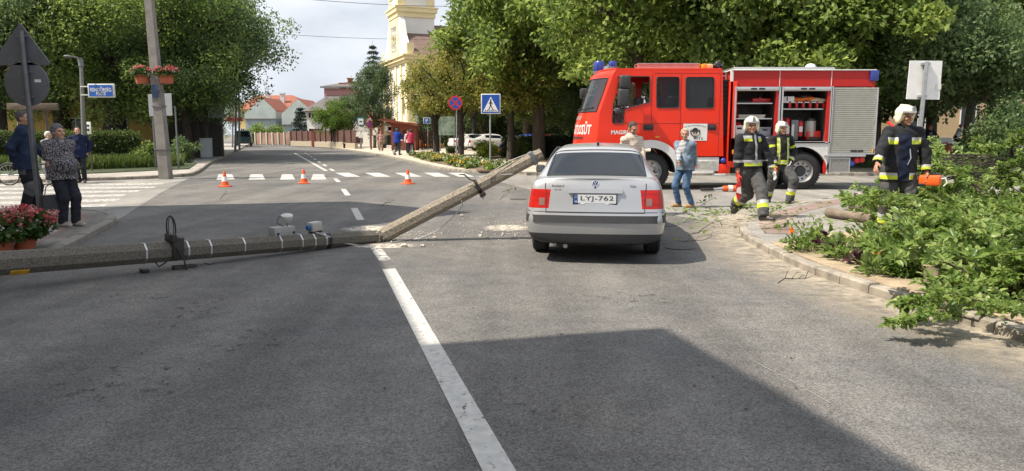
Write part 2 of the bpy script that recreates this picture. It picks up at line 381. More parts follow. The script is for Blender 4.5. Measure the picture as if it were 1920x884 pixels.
# pale asphalt of the side streets
sl = [G(355, 334), G(300, 363), G(215, 417), (-8.5, 15.6), (-12, 15.0), (-16.5, 11.5), (-40, -8), (-60, -10), (-60, 0), (-30, 14), (-16.2, 24), (-12.2, 27.4)]
sheet('side_road', sl, .004, M_asph2)
sr = [G(891, 331), G(989, 355), G(1120, 385), G(1245, 402), G(1330, 416), G(1385, 436), (4.4, 13.5), (7.4, 17.4), (12, 19.2), (60, 20), (60, 28.6), (3, 29.2), (-.5, 29.8)]
sheet('side_road', sr, .004, M_asph2)
# far left pavement
kFL = smooth_line([(-60, -9.4), (-30, 13.6), (-16.4, 23.9), (-13.6, 25.7), (-12.25, 27.4), (-12.6, 30), (-16.5, 41.5), (-24, 65.3), (-32.5, 92), (-37, 106)], 6)
slab('pavement', [p for p in strip(kFL, .13, .13, 0)[0]] + [(-90, 150), (-90, -9)], -.05, .10, M_pavel)
kerb(kFL, .13, .12, M_kerb)
# near left corner
kNL = smooth_line([(-3.6, .5), (-5.3, 7.0), (-6.1, 10.1), (-6.75, 12.2), (-7.15, 13.4), (-7.9, 14.5), (-9.2, 15.1), (-11.2, 14.8), (-14.5, 12.4), (-34, -3)], 6)
slab('pavement', strip(kNL, .13, .13, 0)[0] + [(-34, -20), (-3.2, -20), (-3.0, -2)], -.05, .095, M_paved)
kerb(kNL, .13, .10, mat('darker kerbstone', (.22, .20, .17), .9, var=.2, scale=5, bump=.3))  # kerb of this corner in a darker stone tone
a_, b_ = strip(kNL, .42, .66, 0)
for (lo, hi) in ((3, len(a_) - 14),):
    me = MB()
    for i in range(lo, hi): me.add([a_[i] + Vector((0, 0, .0995)), a_[i + 1] + Vector((0, 0, .0995)), b_[i + 1] + Vector((0, 0, .0995)), b_[i] + Vector((0, 0, .0995))], [(0, 1, 2, 3)])
    struct(me.build('paving_band', M_paver, smooth=0))
# near right pavement
kNR = smooth_line([(60, 19.6), (14, 19.4), (8.75, 18.5), (7.5, 17.6), (5.2, 15), (4.31, 13.6), (3.80, 12.4), (3.48, 10.9), (3.42, 8.74), (3.56, 7.39), (3.75, 6.5), (3.93, 5.56), (4.3, 3), (5, -2), (7, -14)], 6)
slab('pavement', strip(kNR, .13, .13, 0)[0] + [(60, -14)], -.05, .10, M_paveg)
kerb(kNR[:], .12, .103, M_kerb)
a_, b_ = strip(kNR, .32, .78, 0); me = MB()
for i in range(2, 41): me.add([q + Vector((0, 0, .1045)) for q in (a_[i], a_[i + 1], b_[i + 1], b_[i])], [(0, 1, 2, 3)])
struct(me.build('paving_band', M_paver, smooth=0))
# soil bed on the near right corner
bed = strip(kNR, .135, .135, 0)[0][44:] + [Vector(q) for q in ((12, -14, 0), (12, 0, 0), (14, 10, 0), (9, 11.6, 0), (7.0, 12.0, 0), (5.6, 11.6, 0), (4.6, 11.0, 0))]
slab('flower_bed_soil', bed, .05, .112, mat('sandy soil', (.34, .265, .175), .95, var=.3, scale=5, bump=.8, bscale=30))
# far right pavement and park
kFR = smooth_line([(-37, 132), (-29, 108), (-23.4, 92), (-16.8, 74), (-10.6, 57), (-6.9, 45.5), (-4.12, 36.1), (-2.9, 32.6), (-1.2, 30.2), (1.4, 28.9), (6, 28.4), (60, 28.2)], 6)[::-1]
slab('pavement', strip(kFR[::-1], .13, .13, 0)[0] + [(60, 140), (-30, 140)], -.05, .10, mat('pale paving', (.46, .40, .32), .9, var=.14, scale=1.2, bump=.2, bscale=12))
kerb(kFR[::-1], .13, .12, M_kerb)
slab('lawn', [(9, 33), (60, 32), (60, 70), (22, 70), (11, 45)], .05, .25, M_lawn)
slab('lawn', [(-.5, 41.5), (7.5, 33), (9.0, 33.5), (10.5, 45), (7, 50), (2, 48)], .05, .13, M_soil)
slab('lawn', [(-16.2, 27.2), (-13.6, 31.5), (-15.8, 37.6), (-23, 37), (-48, 20), (-44, 14), (-23, 26)], .05, .13, M_lawn)
# ---------------------------------------------------------------- road markings
def bandline(pts, w, z, m, name):
    mb = MB(); line = [Vector((p[0], p[1], 0)) for p in pts]; a, b = strip(line, -w / 2, w / 2, 0)
    for i in range(len(a) - 1): mb.add([q + Vector((0, 0, z)) for q in (a[i], a[i + 1], b[i + 1], b[i])], [(0, 1, 2, 3)])
    o = mb.build(name, m, smooth=0); at = o.data.attributes.new('cover', 'FLOAT', 'POINT')
    for d in at.data: d.value = 1
    return struct(o)
c0 = G(729, 505); c1 = G(936, 884); dr = (c1 - c0).normalized()
bandline([c0, c0 + dr * 5, c1 + dr * 2.5], .155, .004, M_paint, 'centre_line')
bandline([G(703, 464), G(722, 489)], .15, .004, M_paint2, 'centre_line')
for (p, q) in (((664, 391), (676, 413)), ((643.5, 355), (652.5, 367)), ((628.5, 335.5), (635.5, 342))): bandline([G(*p), G(*q)], .14, .004, M_paint, 'centre_line')
bandline([G(552, 287.5), G(580, 303), G(612, 321)], .16, .004, M_paint, 'centre_line')
for k in range(7):
    y = 32 + k * 4.6; x = -8.6 - (y - 33.5) * .316 + .5; bandline([(x, y), (x - .63, y + 2.0)], .15, .004, M_paint, 'centre_line')
# zebra crossing over the main road, and over the side street on the left
zs = [(400, 440), (460, 497), (519, 553), (577, 612), (636, 670), (692, 727), (748, 785), (803, 838), (848, 884)]
for (xa, xb) in zs:
    q = [G(xa + 6, 337.5), G(xb, 337), G(xb - 5, 327.5), G(xa + 10, 327.5)]
    if xa > 600: q = [G(xa + 12, 332), G(xb + 6, 332), G(xb - 16, 324.5), G(xa - 8, 324.5)]
    sheet('zebra_crossing', q, .0045, M_paint, cover=[1] * 4)
for (yl, yr, xr, th) in ((347, 344.3, 310, 3.0), (353.5, 350.5, 296, 3.4), (361, 357.5, 268, 3.8), (369.5, 365, 240, 4.4), (379, 373.5, 228, 5.0), (390, 383, 206, 5.6)):
    sheet('zebra_crossing', [G(-300, yl * 2 - yr + 6 + th), G(20, yl + th), G(xr - 12, yr + th), G(xr, yr), G(20, yl), G(-300, yl * 2 - yr + 6)], .0085, M_paint2, cover=[1] * 6)
# sand along the near right kerb
so = strip(kNR, -.95, .0, 0); sm = MB()
n_ = len(so[0]); vs = []; cov = []
mid = strip(kNR, -.3, .0, 0)[0]
for i in range(18, n_):
    for k_, (q, c) in enumerate(((so[0][i], 0.0), (mid[i], .75), (so[1][i], 1.0))): vs.append((q.x, q.y, .006)); cov.append(c)
fs = [(i * 3 + j, i * 3 + j + 1, i * 3 + j + 4, i * 3 + j + 3) for i in range(n_ - 19) for j in range(2)]
me = bpy.data.meshes.new('sand'); me.from_pydata(vs, [], fs); me.materials.append(masked('sand', (.38, .325, .245), (.46, .40, .31), .26, .64, 5)); a = me.attributes.new('cover', 'FLOAT', 'POINT')
for i, c in enumerate(cov): a.data[i].value = c
so_ = bpy.data.objects.new('sand', me); C.objects.link(so_); so_['kind'] = 'stuff'; so_['label'] = 'pale sand and dust swept along the right kerb'; so_['category'] = 'sand'
# sawdust and crushed concrete patches
def patch(name, px, py, rx, ry, m, label, cat, z=.0065):
    c = G(px, py); n = 22; vs = [(c.x, c.y, z)]; cov = [1.0]
    for ring, cv in ((.6, .8), (1.0, 0.0)):
        for i in range(n): t = 2 * math.pi * i / n; vs.append((c.x + rx * ring * math.cos(t), c.y + ry * ring * math.sin(t), z)); cov.append(cv)
    fs = [(0, 1 + i, 1 + (i + 1) % n) for i in range(n)] + [(1 + i, 1 + n + i, 1 + n + (i + 1) % n, 1 + (i + 1) % n) for i in range(n)]
    me = bpy.data.meshes.new(name); me.from_pydata(vs, [], fs); me.materials.append(m); a = me.attributes.new('cover', 'FLOAT', 'POINT')
    for i, c_ in enumerate(cov): a.data[i].value = c_
    o = bpy.data.objects.new(name, me); C.objects.link(o); return tag(o, label, cat, kind='stuff')
M_dust = masked('concrete dust', (.62, .55, .45), (.72, .66, .56), .38, .60, 9)
patch('concrete_dust', 720, 462, .55, .28, M_dust, 'pale concrete dust around the break of the fallen pole', 'dust')
patch('concrete_dust', 950, 428, .45, .5, M_dust, 'pale concrete dust on the road left of the silver car', 'dust')
patch('concrete_dust', 700, 430, .6, .5, M_dust, 'thin pale dust on the road behind the fallen pole', 'dust')
patch('sawdust', 1420, 425, .9, 1.3, masked('sawdust', (.46, .39, .29), (.55, .47, .35), .46, .68, 7), 'sawdust scattered over the corner kerb', 'sawdust', .12)
patch('sawdust', 1345, 405, .9, 1.2, masked('sawdust2', (.44, .38, .29), (.5, .43, .33), .5, .7, 6), 'sawdust scattered on the road by the firefighters', 'sawdust')
# tiny stones everywhere near the break
rnd = random.Random(5); gm = MB()
for k in range(520):
    x = rnd.gauss(0, 1) ; c = G(735 + rnd.gauss(0, 60), 448 + abs(rnd.gauss(0, 12)) - 14) if k < 260 else G(960 + rnd.gauss(0, 45), 428 + rnd.gauss(0, 9))
    r = rnd.uniform(.004, .016) * (1.6 if rnd.random() < .08 else 1); gm.ell((c.x, c.y, r * .5), (r, r * rnd.uniform(.6, 1.2), r * .7), 5, 3)
tag(gm.build('rubble', mat('concrete chips', (.5, .45, .38), .95, var=.2), smooth=0), 'small concrete chips scattered round the pole break and beside the car', 'rubble', kind='stuff')
rnd = random.Random(8)
for i, (px, py, r, lab) in enumerate(((757, 464, .055, 'grey broken stone lying right of the pole break'), (792, 463, .035, 'flat pale concrete chip on the road right of the grey stone'), (815, 447, .035, 'pale concrete lump on the thin pole shadow'), (866, 406, .04, 'pale concrete lump at the tip of the shade on the road'), (900, 444, .035, 'pale concrete lump between pole shadow and silver car'))):
    b = bmesh.new(); bmesh.ops.create_icosphere(b, subdivisions=2, radius=r)
    for v in b.verts: v.co *= rnd.uniform(.72, 1.15); v.co.z *= .65
    me = bpy.data.meshes.new('stone'); b.to_mesh(me); b.free(); me.materials.append(MATS['concrete chips']); o = bpy.data.objects.new('stone', me); C.objects.link(o)
    c = G(px, py); o.location = (c.x, c.y, r * .4); tag(o, lab, 'stone', 'concrete lumps on the road')
# ---------------------------------------------------------------- manhole
c = G(1275, 465); tag(MB().lathe([(0, .005), (.2, .005), (.21, .008), (.21, .009), (0, .009)], 28, XF((c.x, c.y, 0))).build('manhole_cover', mat('cast iron', (.09, .085, .08), .7, .4, var=.3, scale=30)), 'round iron manhole cover in the shadow right of the silver car', 'manhole cover')
c = G(972, 374); tag(MB().lathe([(0, .005), (.2, .005), (.21, .008), (.21, .009), (0, .009)], 28, XF((c.x, c.y, 0))).build('manhole_cover', MATS['cast iron']), 'round iron manhole cover on the road left of the silver car', 'manhole cover')
# pale scratches on the near lane
M_scr = masked('scratched asphalt', (.27, .26, .24), (.22, .21, .2), .38, .6, 14)
for pts in ([G(1412, 678), G(1470, 708), G(1556, 757)], [G(1303, 536), G(1312, 545), G(1334, 560)], [G(1170, 497), G(1205, 503)]): bandline(pts, .013, .0042, M_scr, 'road_scratch')
M_damp = masked('damp asphalt', (.035, .035, .037), (.06, .06, .06), .56, .66, 9)
for px, py, rx, ry in ((360, 585, .28, .9), (215, 715, .5, .5), (480, 640, .4, .5), (250, 560, .6, .3), (1180, 560, .5, .4), (1010, 760, .4, .5)): patch('damp_mark', px, py, rx, ry, M_damp, 'dark damp spots trodden over the asphalt', 'damp marks', .0052)
gm = MB(); rnd = random.Random(15)
for k in range(170):
    c = G(rnd.uniform(180, 980), rnd.uniform(392, 470)) if k < 110 else G(rnd.uniform(200, 1500), rnd.uniform(480, 800)); r = rnd.uniform(.006, .022); a = rnd.uniform(0, 6.28)
    gm.add([(c.x + r * math.cos(a), c.y + r * math.sin(a), .006), (c.x - .4 * r * math.sin(a), c.y + .4 * r * math.cos(a), .012), (c.x - r * math.cos(a), c.y - r * math.sin(a), .007), (c.x + .4 * r * math.sin(a), c.y - .4 * r * math.cos(a), .006)], [(0, 1, 2, 3)])
tag(gm.build('leaf_bits', mat('dry leaf bits', (.06, .045, .03), .9, var=.4), smooth=0), 'dry leaf bits and crumbs scattered over the road', 'leaf bits', kind='stuff')
# ================================================================ BUILDINGS
def rectbuild(name, m, parent, x0, x1, y0, y1, z0, z1, X=None, bev=0): return MB().box(x0, x1, y0, y1, z0, z1, bev, X=X).build(name, m, parent, smooth=0)
M_winglass = glassmat('window glass', (.02, .025, .03), 1.0, .05)
M_cream = mat('cream render', (.55, .47, .30), .9, var=.1, scale=1.5)
M_grn = mat('grey green render', (.37, .42, .40), .9, var=.12, scale=.8)
M_blu = mat('grey blue render', (.27, .32, .34), .9, var=.12, scale=.8)
M_tile = mat('red roof tiles', (.26, .085, .05), .85, var=.22, scale=2.5, stretch=(1, 1, 4))
M_tileg = mat('grey roof tiles', (.115, .105, .10), .85, var=.2, scale=3)
M_brick = mat('red brick', (.25, .07, .045), .9, var=.25, scale=8)
def window(parent, X, w, h, frame=M_white, glass=None, d=.06):       # X: window centre on the wall, local -Y outward
    f = MB(); t = .06
    f.box(-w / 2, w / 2, -d, 0, h / 2 - t, h / 2, X=X); f.box(-w / 2, w / 2, -d, 0, -h / 2, -h / 2 + t, X=X)
    f.box(-w / 2, -w / 2 + t, -d, 0, -h / 2 + t, h / 2 - t, X=X); f.box(w / 2 - t, w / 2, -d, 0, -h / 2 + t, h / 2 - t, X=X); f.box(-t / 2, t / 2, -d, 0, -h / 2 + t, h / 2 - t, X=X)
    o = f.build('window', frame, parent, smooth=0)
    MB().box(-w / 2 + t + .002, -t / 2 - .002, -.02, -.003, -h / 2 + t + .002, h / 2 - t - .002, X=X).box(t / 2 + .002, w / 2 - t - .002, -.02, -.003, -h / 2 + t + .002, h / 2 - t - .002, X=X).build('pane', glass or M_winglass, o, smooth=0)
    return o
# --- two tall unseen houses, added and shaped to cast the shade over the road
def u_rot(): return math.atan2(UR.x, UR.y) * -1
RZ = math.atan2(-UR.x, UR.y)                                   # local +Y along the road, local +X across it to the right
M_hb = mat('ochre render', (.50, .40, .26), .9, var=.1, scale=.7); M_hc = mat('pale grey render', (.48, .47, .44), .9, var=.1, scale=.7)
n0 = -9.87
h1 = thing('shading_house', 'unseen ochre four storey house, its steep gable shaped to cast shade on the road', 'house', (0, 0, 0), RZ)
b = MB(); b.box(n0 - 12, n0, 5.2, 17.73, 0, 15.0)
b.prism([(n0, 12.83, 15), (n0, 17.73, 15), (n0, 14.5, 18.25)], (-12, 0, 0)); b.build('wall', M_hb, h1, smooth=0)
MB().prism([(n0 - .02, 5.2, 15.0), (n0 - 6, 5.2, 19.5), (n0 - 12, 5.2, 15.0)], (0, 7.6, 0)).build('roof', M_tile, h1, smooth=0)
for st in range(4):
    for k in range(6): window(h1, XF((n0 + .003, 6.4 + k * 1.95, 2.4 + st * 3.5), rz=R(90)), 1.0, 1.6)
h2 = thing('shading_house', 'unseen pale grey five storey house behind the camera, added to shade the road', 'house', (0, 0, 0), RZ)
MB().box(n0 - 12, n0, -16, 5.15, 0, 17.82).build('wall', M_hc, h2, smooth=0)
MB().prism([(n0 - .02, -16, 17.82), (n0 - 6, -16, 21.5), (n0 - 12, -16, 17.82)], (0, 21.1, 0)).build('roof', M_tileg, h2, smooth=0)
for st in range(5):
    for k in range(9): window(h2, XF((n0 + .003, -14.5 + k * 2.2, 2.2 + st * 3.4), rz=R(90)), 1.1, 1.7)
# --- far houses at the end of the road
def house_gable(label, pxl, pxr, pxp, yp, yl, yr, D, depth, mw, mlow, ylow, mr, base=0):
    t = thing('house', label, 'house', (0, 0, 0))
    L0, R0 = AT(pxl, yl, D), AT(pxr, yr, D); P = AT(pxp, yp, D); zl = AT(pxl, ylow, D).z
    MB().prism([(L0.x, D, zl), (R0.x, D, zl), (R0.x, D, R0.z), (P.x, D, P.z), (L0.x, D, L0.z)], (0, depth, 0)).build('gable_wall', mw, t, smooth=0)
    MB().box(L0.x + .05, R0.x - .05, D + .06, D + depth, base, zl - .002).build('lower_wall', mlow, t, smooth=0)
    MB().box(L0.x - .1, R0.x + .1, D - .12, D + .3, zl - .1, zl + .06).build('ledge', M_tileg, t, smooth=0)
    th = .07; e = .03
    MB().prism([(L0.x - e, D + .1, L0.z - .03), (P.x, D + .1, P.z + .03), (R0.x + e, D + .1, R0.z - .03), (R0.x + e, D + .1, R0.z - .03 + th), (P.x, D + .1, P.z + .03 + th), (L0.x - e, D + .1, L0.z - .03 + th)], (0, depth, 0)).build('roof', mr, t, smooth=0)
    return t
house_gable('house with a windowless grey green gable and grey blue lower wall, left of its twin', 459, 516.5, 491, 183.5, 213, 208, 118, 9, M_grn, M_blu, 223.5, M_tile)
house_gable('house with a windowless grey green gable, behind the small dark conifer', 528, 580, 558, 186, 213.5, 204, 118, 9, M_grn, M_blu, 234.5, M_tile)
t = thing('house', 'large house with an orange hipped roof and two pale chimneys', 'house')
A, B = AT(450, 206, 128), AT(583, 206, 128); RL, RR = AT(473, 178.5, 132), AT(541, 177.5, 132)
MB().box(A.x, B.x, 127, 141, 0, A.z).build('wall', mat('yellow render', (.62, .45, .20), .9, var=.1), t, smooth=0)
e = .5; zb = A.z + .02
rv = [(A.x - e, 126.5, zb), (B.x + e, 126.5, zb), (B.x + e, 141.5, zb), (A.x - e, 141.5, zb), (RL.x, 134, RL.z), (RR.x, 134, RR.z)]
rf = MB().add(rv, [(0, 1, 5, 4), (1, 2, 5), (2, 3, 4, 5), (3, 0, 4), (0, 3, 2, 1)]).build('roof', M_tile, t, smooth=0)
for px in (503, 530): c = AT(px, 190, 130); MB().box(c.x - .35, c.x + .35, 129.7, 130.4, c.z - 2, AT(px, 176.5, 130).z).box(c.x - .45, c.x + .45, 129.6, 130.5, AT(px, 176.5, 130).z, AT(px, 176.5, 130).z + .15).build('chimney', mat('pale chimney', (.55, .55, .53), .9), rf, smooth=0)
for k in range(2):
    for z in (2.0, 5.0): window(t, XF((A.x - .003, 129.5 + k * 5, z), rz=R(-90)), 1.1, 1.5)
for z in (1.8, 4.6): window(t, XF((AT(454.5, 230, 127).x, 126.997, z)), .7, 1.3)
t = thing('house', 'white house with a grey roof and brick chimneys behind the round tree', 'house')
A, B = AT(575, 209, 92), AT(705, 209, 92); zb = A.z
MB().box(A.x, B.x, 92, 103, 0, zb - .9).build('wall', mat('white render', (.70, .68, .63), .9, var=.06), t, smooth=0)
MB().box(A.x - .03, B.x + .03, 91.97, 103, zb - .898, zb).build('upper_wall', mat('peach render', (.58, .42, .32), .9, var=.1), t, smooth=0)
RL, RR = AT(622, 180, 97), AT(675, 180, 97)
MB().add([(A.x - .5, 91.5, zb + .01), (B.x + .5, 91.5, zb + .01), (B.x + .5, 103.5, zb + .01), (A.x - .5, 103.5, zb + .01), (RL.x, 97.5, RL.z + .4), (RR.x, 97.5, RR.z + .4)], [(0, 1, 5, 4), (1, 2, 5), (2, 3, 4, 5), (3, 0, 4), (0, 3, 2, 1)]).build('roof', M_tileg, t, smooth=0)
q0, q1 = AT(610, 186, 97), AT(668, 166, 97)
MB().box(q0.x, q1.x, 96.5, 101, q0.z - 1.2, q1.z).build('dormer', mat('pink render', (.42, .22, .2), .9), t, smooth=0)
MB().prism([(q0.x - .4, 96.1, q1.z), (q1.x + .4, 96.1, q1.z), (q1.x + .4, 98.8, q1.z + 1.0), (q0.x - .4, 98.8, q1.z + .3)], (0, 0, .18)).build('roof', M_tileg, t, smooth=0)
for (a0, y0, a1, y1) in ((638, 158, 649, 178), (653, 149, 661, 178)): c, d = AT(a0, y0, 97.6), AT(a1, y1, 97.6); MB().box(c.x, d.x, 97.2, 98, d.z - .6, c.z).box(c.x - .1, d.x + .1, 97.1, 98.1, c.z, c.z + .14).build('chimney', M_brick, t, smooth=0)
for px in (584, 600): c = AT(px, 222, 92); window(t, XF((c.x, 91.965, c.z + .35)), .8, .75); window(t, XF((c.x, 91.997, 1.6)), .8, 1.2)
for k in range(2): window(t, XF((A.x - .003, 95 + k * 4, 1.8), rz=R(-90)), .9, 1.3)
# --- church
M_chw = mat('white church render', (.70, .68, .62), .9, var=.05, scale=.6); M_chy = mat('yellow church render', (.74, .63, .36), .9, var=.06, scale=.6); M_chr = mat('brown roof tiles', (.15, .10, .08), .9, var=.2, scale=2)
ca = R(22); D0 = 95.0; corner = AT(751, 250, D0)
ch = thing('church', 'yellow and white baroque church with a tall tower behind the orange tree', 'church', (corner.x, D0, 0), ca)    # local +X along the nave, +Y along the facade, facade at x=0
MB().box(0, 4.6, 0, 4.8, 10, 26).build('tower', M_chw, ch, smooth=0)
q = MB()
for z0_, z1_, o_ in ((15.9, 16.5, .14), (16.5, 17.0, .34), (17.0, 17.15, .46), (18.35, 18.5, .12)): q.box(-o_, 4.6 + o_, -o_, 4.8 + o_, z0_, z1_)
for (x0, x1, y0, y1) in ((-.06, .9, -.06, .9), (3.7, 4.66, -.06, .9), (-.06, .9, 3.9, 4.86), (3.7, 4.66, 3.9, 4.86)): q.box(x0, x1, y0, y1, 17.16, 25.9)
q.box(-.05, -.004, .003, 1.0, 11.2, 15.88); q.box(-.05, -.004, 3.8, 4.797, 11.2, 15.88); q.box(-.05, -.004, 1.0, 3.8, 14.9, 15.88); q.box(-.05, -.004, 1.0, 3.8, 11.0, 11.7)
q.build('tower_trim', M_chy, ch, smooth=0)
MB().lathe([(3.8, 26), (3.2, 27.6), (1.6, 29), (.8, 30), (.9, 31), (.1, 33)], 8, XF((2.3, 2.4, 0), rz=R(22.5))).build('spire', M_chr, ch, smooth=0)
MB().lathe([(0, 0), (.62, 0), (.62, .06), (0, .06)], 20, XF((-.005, 2.4, 13.5), ry=R(-90))).build('round_window', M_chy, ch, smooth=0)
MB().lathe([(0, 0), (.45, 0), (.45, .03), (0, .03)], 20, XF((-.066, 2.4, 13.5), ry=R(-90))).build('pane', mat('ochre glass', (.3, .2, .06), .4), ch, smooth=0)
MB().box(0, 26, -4.2, 9.0, 0, 10.6).build('wall', M_chw, ch, smooth=0)
q = MB()
for k_, (o_, z0_, z1_) in enumerate(((.25, 10.0, 10.35), (.5, 10.35, 10.75), (.7, 10.75, 10.95))): q.box(-o_, 26 + o_, -4.2 - o_, 9.0 + o_, z0_, z1_)
for y in (-4.22, -1.5, 1.2, 4.2, 7.0, 8.3): q.box(-.14, -.003, y, y + .72, .6, 9.99)
for x in (0, 5, 10, 15, 20, 25): q.box(x, x + .8, -4.36, -4.203, .6, 9.99)
q.box(-.22, 26.2, -4.42, 9.22, 0, .6)
q.build('wall_trim', M_chy, ch, smooth=0)
# stepped and curved gable of the facade
g1 = [(0, -4.3, 10.96), (0, 9.1, 10.96), (0, 8.7, 11.8), (0, 7.6, 12.3), (0, 6.4, 13.4), (0, 5.5, 15.2), (0, 4.79, 16), (0, .01, 16), (0, -.7, 15.2), (0, -1.6, 13.4), (0, -2.8, 12.3), (0, -3.9, 11.8)]
MB().prism(g1, (.7, 0, 0)).build('facade_gable', M_chw, ch, smooth=0)
for y in (-4.35, 8.4): MB().box(-.05, .8, y, y + .75, 10.97, 12.3).build('gable_pillar', M_chy, ch, smooth=0)
MB().prism([(.71, -4.9, 10.97), (.71, 2.4, 15.4), (.71, 9.7, 10.97)], (26, 0, 0)).build('roof', M_chr, ch, smooth=0)
for (y, z, w, h) in ((2.4, 7.2, 1.2, 2.0), (-2.0, 5.0, 1.0, 2.2), (6.6, 5.0, 1.0, 2.2), (2.4, 2.0, 1.6, 3.2)): window(ch, XF((-.004, y, z), rz=R(-90)), w, h, M_chy)
for x in (3, 8, 13, 18, 23): window(ch, XF((x, -4.204, 6.0)), 1.2, 3.0, M_white)
# --- building behind the left hedge, and the one behind the park on the right
t = thing('house', 'low ochre house with terracotta roof half hidden behind the left trees', 'house')
MB().box(-46, -24.5, 52, 60, 0, 3.6).build('wall', mat('ochre wall', (.42, .30, .10), .9, var=.12), t, smooth=0)
MB().prism([(-46.6, 51.4, 3.6), (-46.6, 56, 6.6), (-46.6, 60.6, 3.6)], (22.6, 0, 0)).build('roof', M_tile, t, smooth=0)
for x in (-44, -40.5, -37, -33.5, -30, -27): window(t, XF((x, 51.997, 1.9)), 1.1, 1.5)
t = thing('shop_canopy', 'dark grey canopy front of a shop under the left trees', 'canopy')
a, b_ = AT(322, 190, 46), AT(386, 220, 46)
MB().box(a.x - 1.5, b_.x, 46, 49, b_.z, a.z).build('fascia', mat('grey fascia', (.16, .165, .17), .7), t, smooth=0)
for x in (a.x - 1.3, b_.x - .3): MB().box(x, x + .15, 46.3, 46.5, .1, b_.z - .002).build('post', M_greymetal, t, smooth=0)
MB().box(a.x - 1.4, b_.x - .1, 48.6, 48.9, .1, b_.z - .002).build('back_wall', mat('dark wall', (.06, .055, .05), .9), t, smooth=0)
t = thing('town_hall', 'long beige building with windows behind the park trees on the right', 'building')
MB().box(18, 70, 62, 74, 0, 9).build('wall', mat('beige render', (.56, .40, .24), .9, var=.1), t, smooth=0)
MB().box(17.9, 70, 61.85, 61.99, 0, 1.1).build('plinth', mat('plinth', (.32, .30, .28), .9), t, smooth=0)
for k in range(12): window(t, XF((21 + k * 4.1, 61.997, 3.0)), 1.3, 2.0); window(t, XF((21 + k * 4.1, 61.997, 6.6)), 1.3, 2.0)
MB().prism([(17.4, 61.4, 9.0), (17.4, 68, 13), (17.4, 74.6, 9.0)], (54, 0, 0)).build('roof', M_tile, t, smooth=0)
# ================================================================ TREES
def leaves(P, size, rng, up=.35, aspect=.62, fold=.18, out=None):
    n = len(P); d = rng.normal(size=(n, 3)); d[:, 2] -= .25
    if out is not None: d += out * .8
    d /= np.linalg.norm(d, axis=1)[:, None]
    nn = rng.normal(size=(n, 3)); nn[:, 2] += up * 3
    nn -= d * (nn * d).sum(1)[:, None]; nn /= np.linalg.norm(nn, axis=1)[:, None] + 1e-9
    s = np.cross(d, nn); l = (size * rng.uniform(.65, 1.25, n))[:, None]
    V = np.stack([P, P + d * l * .5 + s * l * aspect * .5 + nn * l * fold, P + d * l, P + d * l * .5 - s * l * aspect * .5 + nn * l * fold], 1).reshape(-1, 3)
    return V, np.arange(4 * n).reshape(-1, 4)
def make_tree(name, label, cat, seed, th, tr, cz, rad, nleaf, lsize, nclump, mleaf, mbark=None, clr=.25, inner=.25, flat=0.0, droop=0.0, group=None, lean=0.0):
    """th: height where limbs start, cz: crown centre, rad: crown radii"""
    rng = np.random.default_rng(seed); rnd = random.Random(seed)
    t = thing(name, label, cat, group=group); mbark = mbark or M_bark
    # clump centres in an uneven ellipsoid
    u = rng.normal(size=(nclump, 3)); u /= np.linalg.norm(u, axis=1)[:, None]
    r = rng.uniform(inner, 1, nclump) ** .55 * rng.uniform(.82, 1.12, nclump)
    c = u * r[:, None]
    if flat: c[:, 2] = np.maximum(c[:, 2], -flat)
    c = c * np.array(rad) + np.array([lean, 0, cz])
    tb = MB(); kink = [(0, 0, 0), (rnd.uniform(-.05, .05), rnd.uniform(-.05, .05), th * .5), (lean * .2 + rnd.uniform(-.1, .1), rnd.uniform(-.1, .1), th)]
    tb.tube([(0, 0, -.1), (0, 0, .25)] + kink[1:] + [(lean * .6, 0, cz)], [tr * 1.35, tr * 1.08, tr * .95, tr * .85, tr * .35], 9)
    trunk = tb.build('trunk', mbark, t)
    lb = MB()
    for k in range(min(16, nclump)):
        e = c[k]; z0 = rnd.uniform(th * .85, th + (cz - th) * .7); s0 = Vector((lean * .3, 0, z0)); e = Vector(e)
        m1 = s0.lerp(e, .45) + Vector((rnd.uniform(-.2, .2), rnd.uniform(-.2, .2), .12 * rad[2] * rnd.uniform(0, 1)))
        lb.tube([s0, m1, e], [tr * .42, tr * .27, tr * .08], 6)
        for j in range(3):
            f = rnd.uniform(.4, .9); p = m1.lerp(e, f); q = p + Vector((rnd.gauss(0, .3) * rad[0] * .5, rnd.gauss(0, .3) * rad[1] * .5, rnd.uniform(0, .3) * rad[2] * .5))
            lb.tube([p, p.lerp(q, .5) + Vector((0, 0, .08)), q], [tr * .13, tr * .09, tr * .03], 5)
    lb.build('limbs', mbark, t)
    w = rng.uniform(.5, 1.5, nclump); w /= w.sum(); idx = rng.choice(nclump, nleaf, p=w)
    cr_ = clr * np.mean(rad) * rng.uniform(.65, 1.25, nclump)
    g = rng.normal(size=(nleaf, 3)); g /= np.linalg.norm(g, axis=1)[:, None]; g *= (rng.uniform(0, 1, nleaf) ** .42)[:, None]
    P = c[idx] + g * cr_[idx][:, None] * np.array([1, 1, .72])
    if droop: P[:, 2] -= droop * rng.exponential(.6, nleaf)
    V, Fq = leaves(P, lsize, rng, out=g)
    npmesh('crown', V, Fq, mleaf, t)
    return t
L_lime = leafmat('bright foliage', [(.065, .115, .028), (.16, .24, .052), (.33, .40, .11)], .55)
L_deep = leafmat('deep foliage', [(.042, .082, .033), (.108, .17, .064), (.235, .305, .135)], .5)
L_mid = leafmat('mid foliage', [(.055, .10, .028), (.14, .215, .052), (.29, .36, .105)], .55)
L_aut = leafmat('rusty foliage', [(.07, .115, .025), (.15, .20, .04), (.27, .23, .055), (.25, .32, .075)], .52)
L_wil = leafmat('grey green foliage', [(.04, .07, .028), (.085, .135, .05), (.13, .18, .075)], .3)
L_con = leafmat('conifer needles', [(.010, .022, .014), (.022, .042, .026), (.035, .06, .035)], .1)
park = 'tall park trees behind the fire engine'
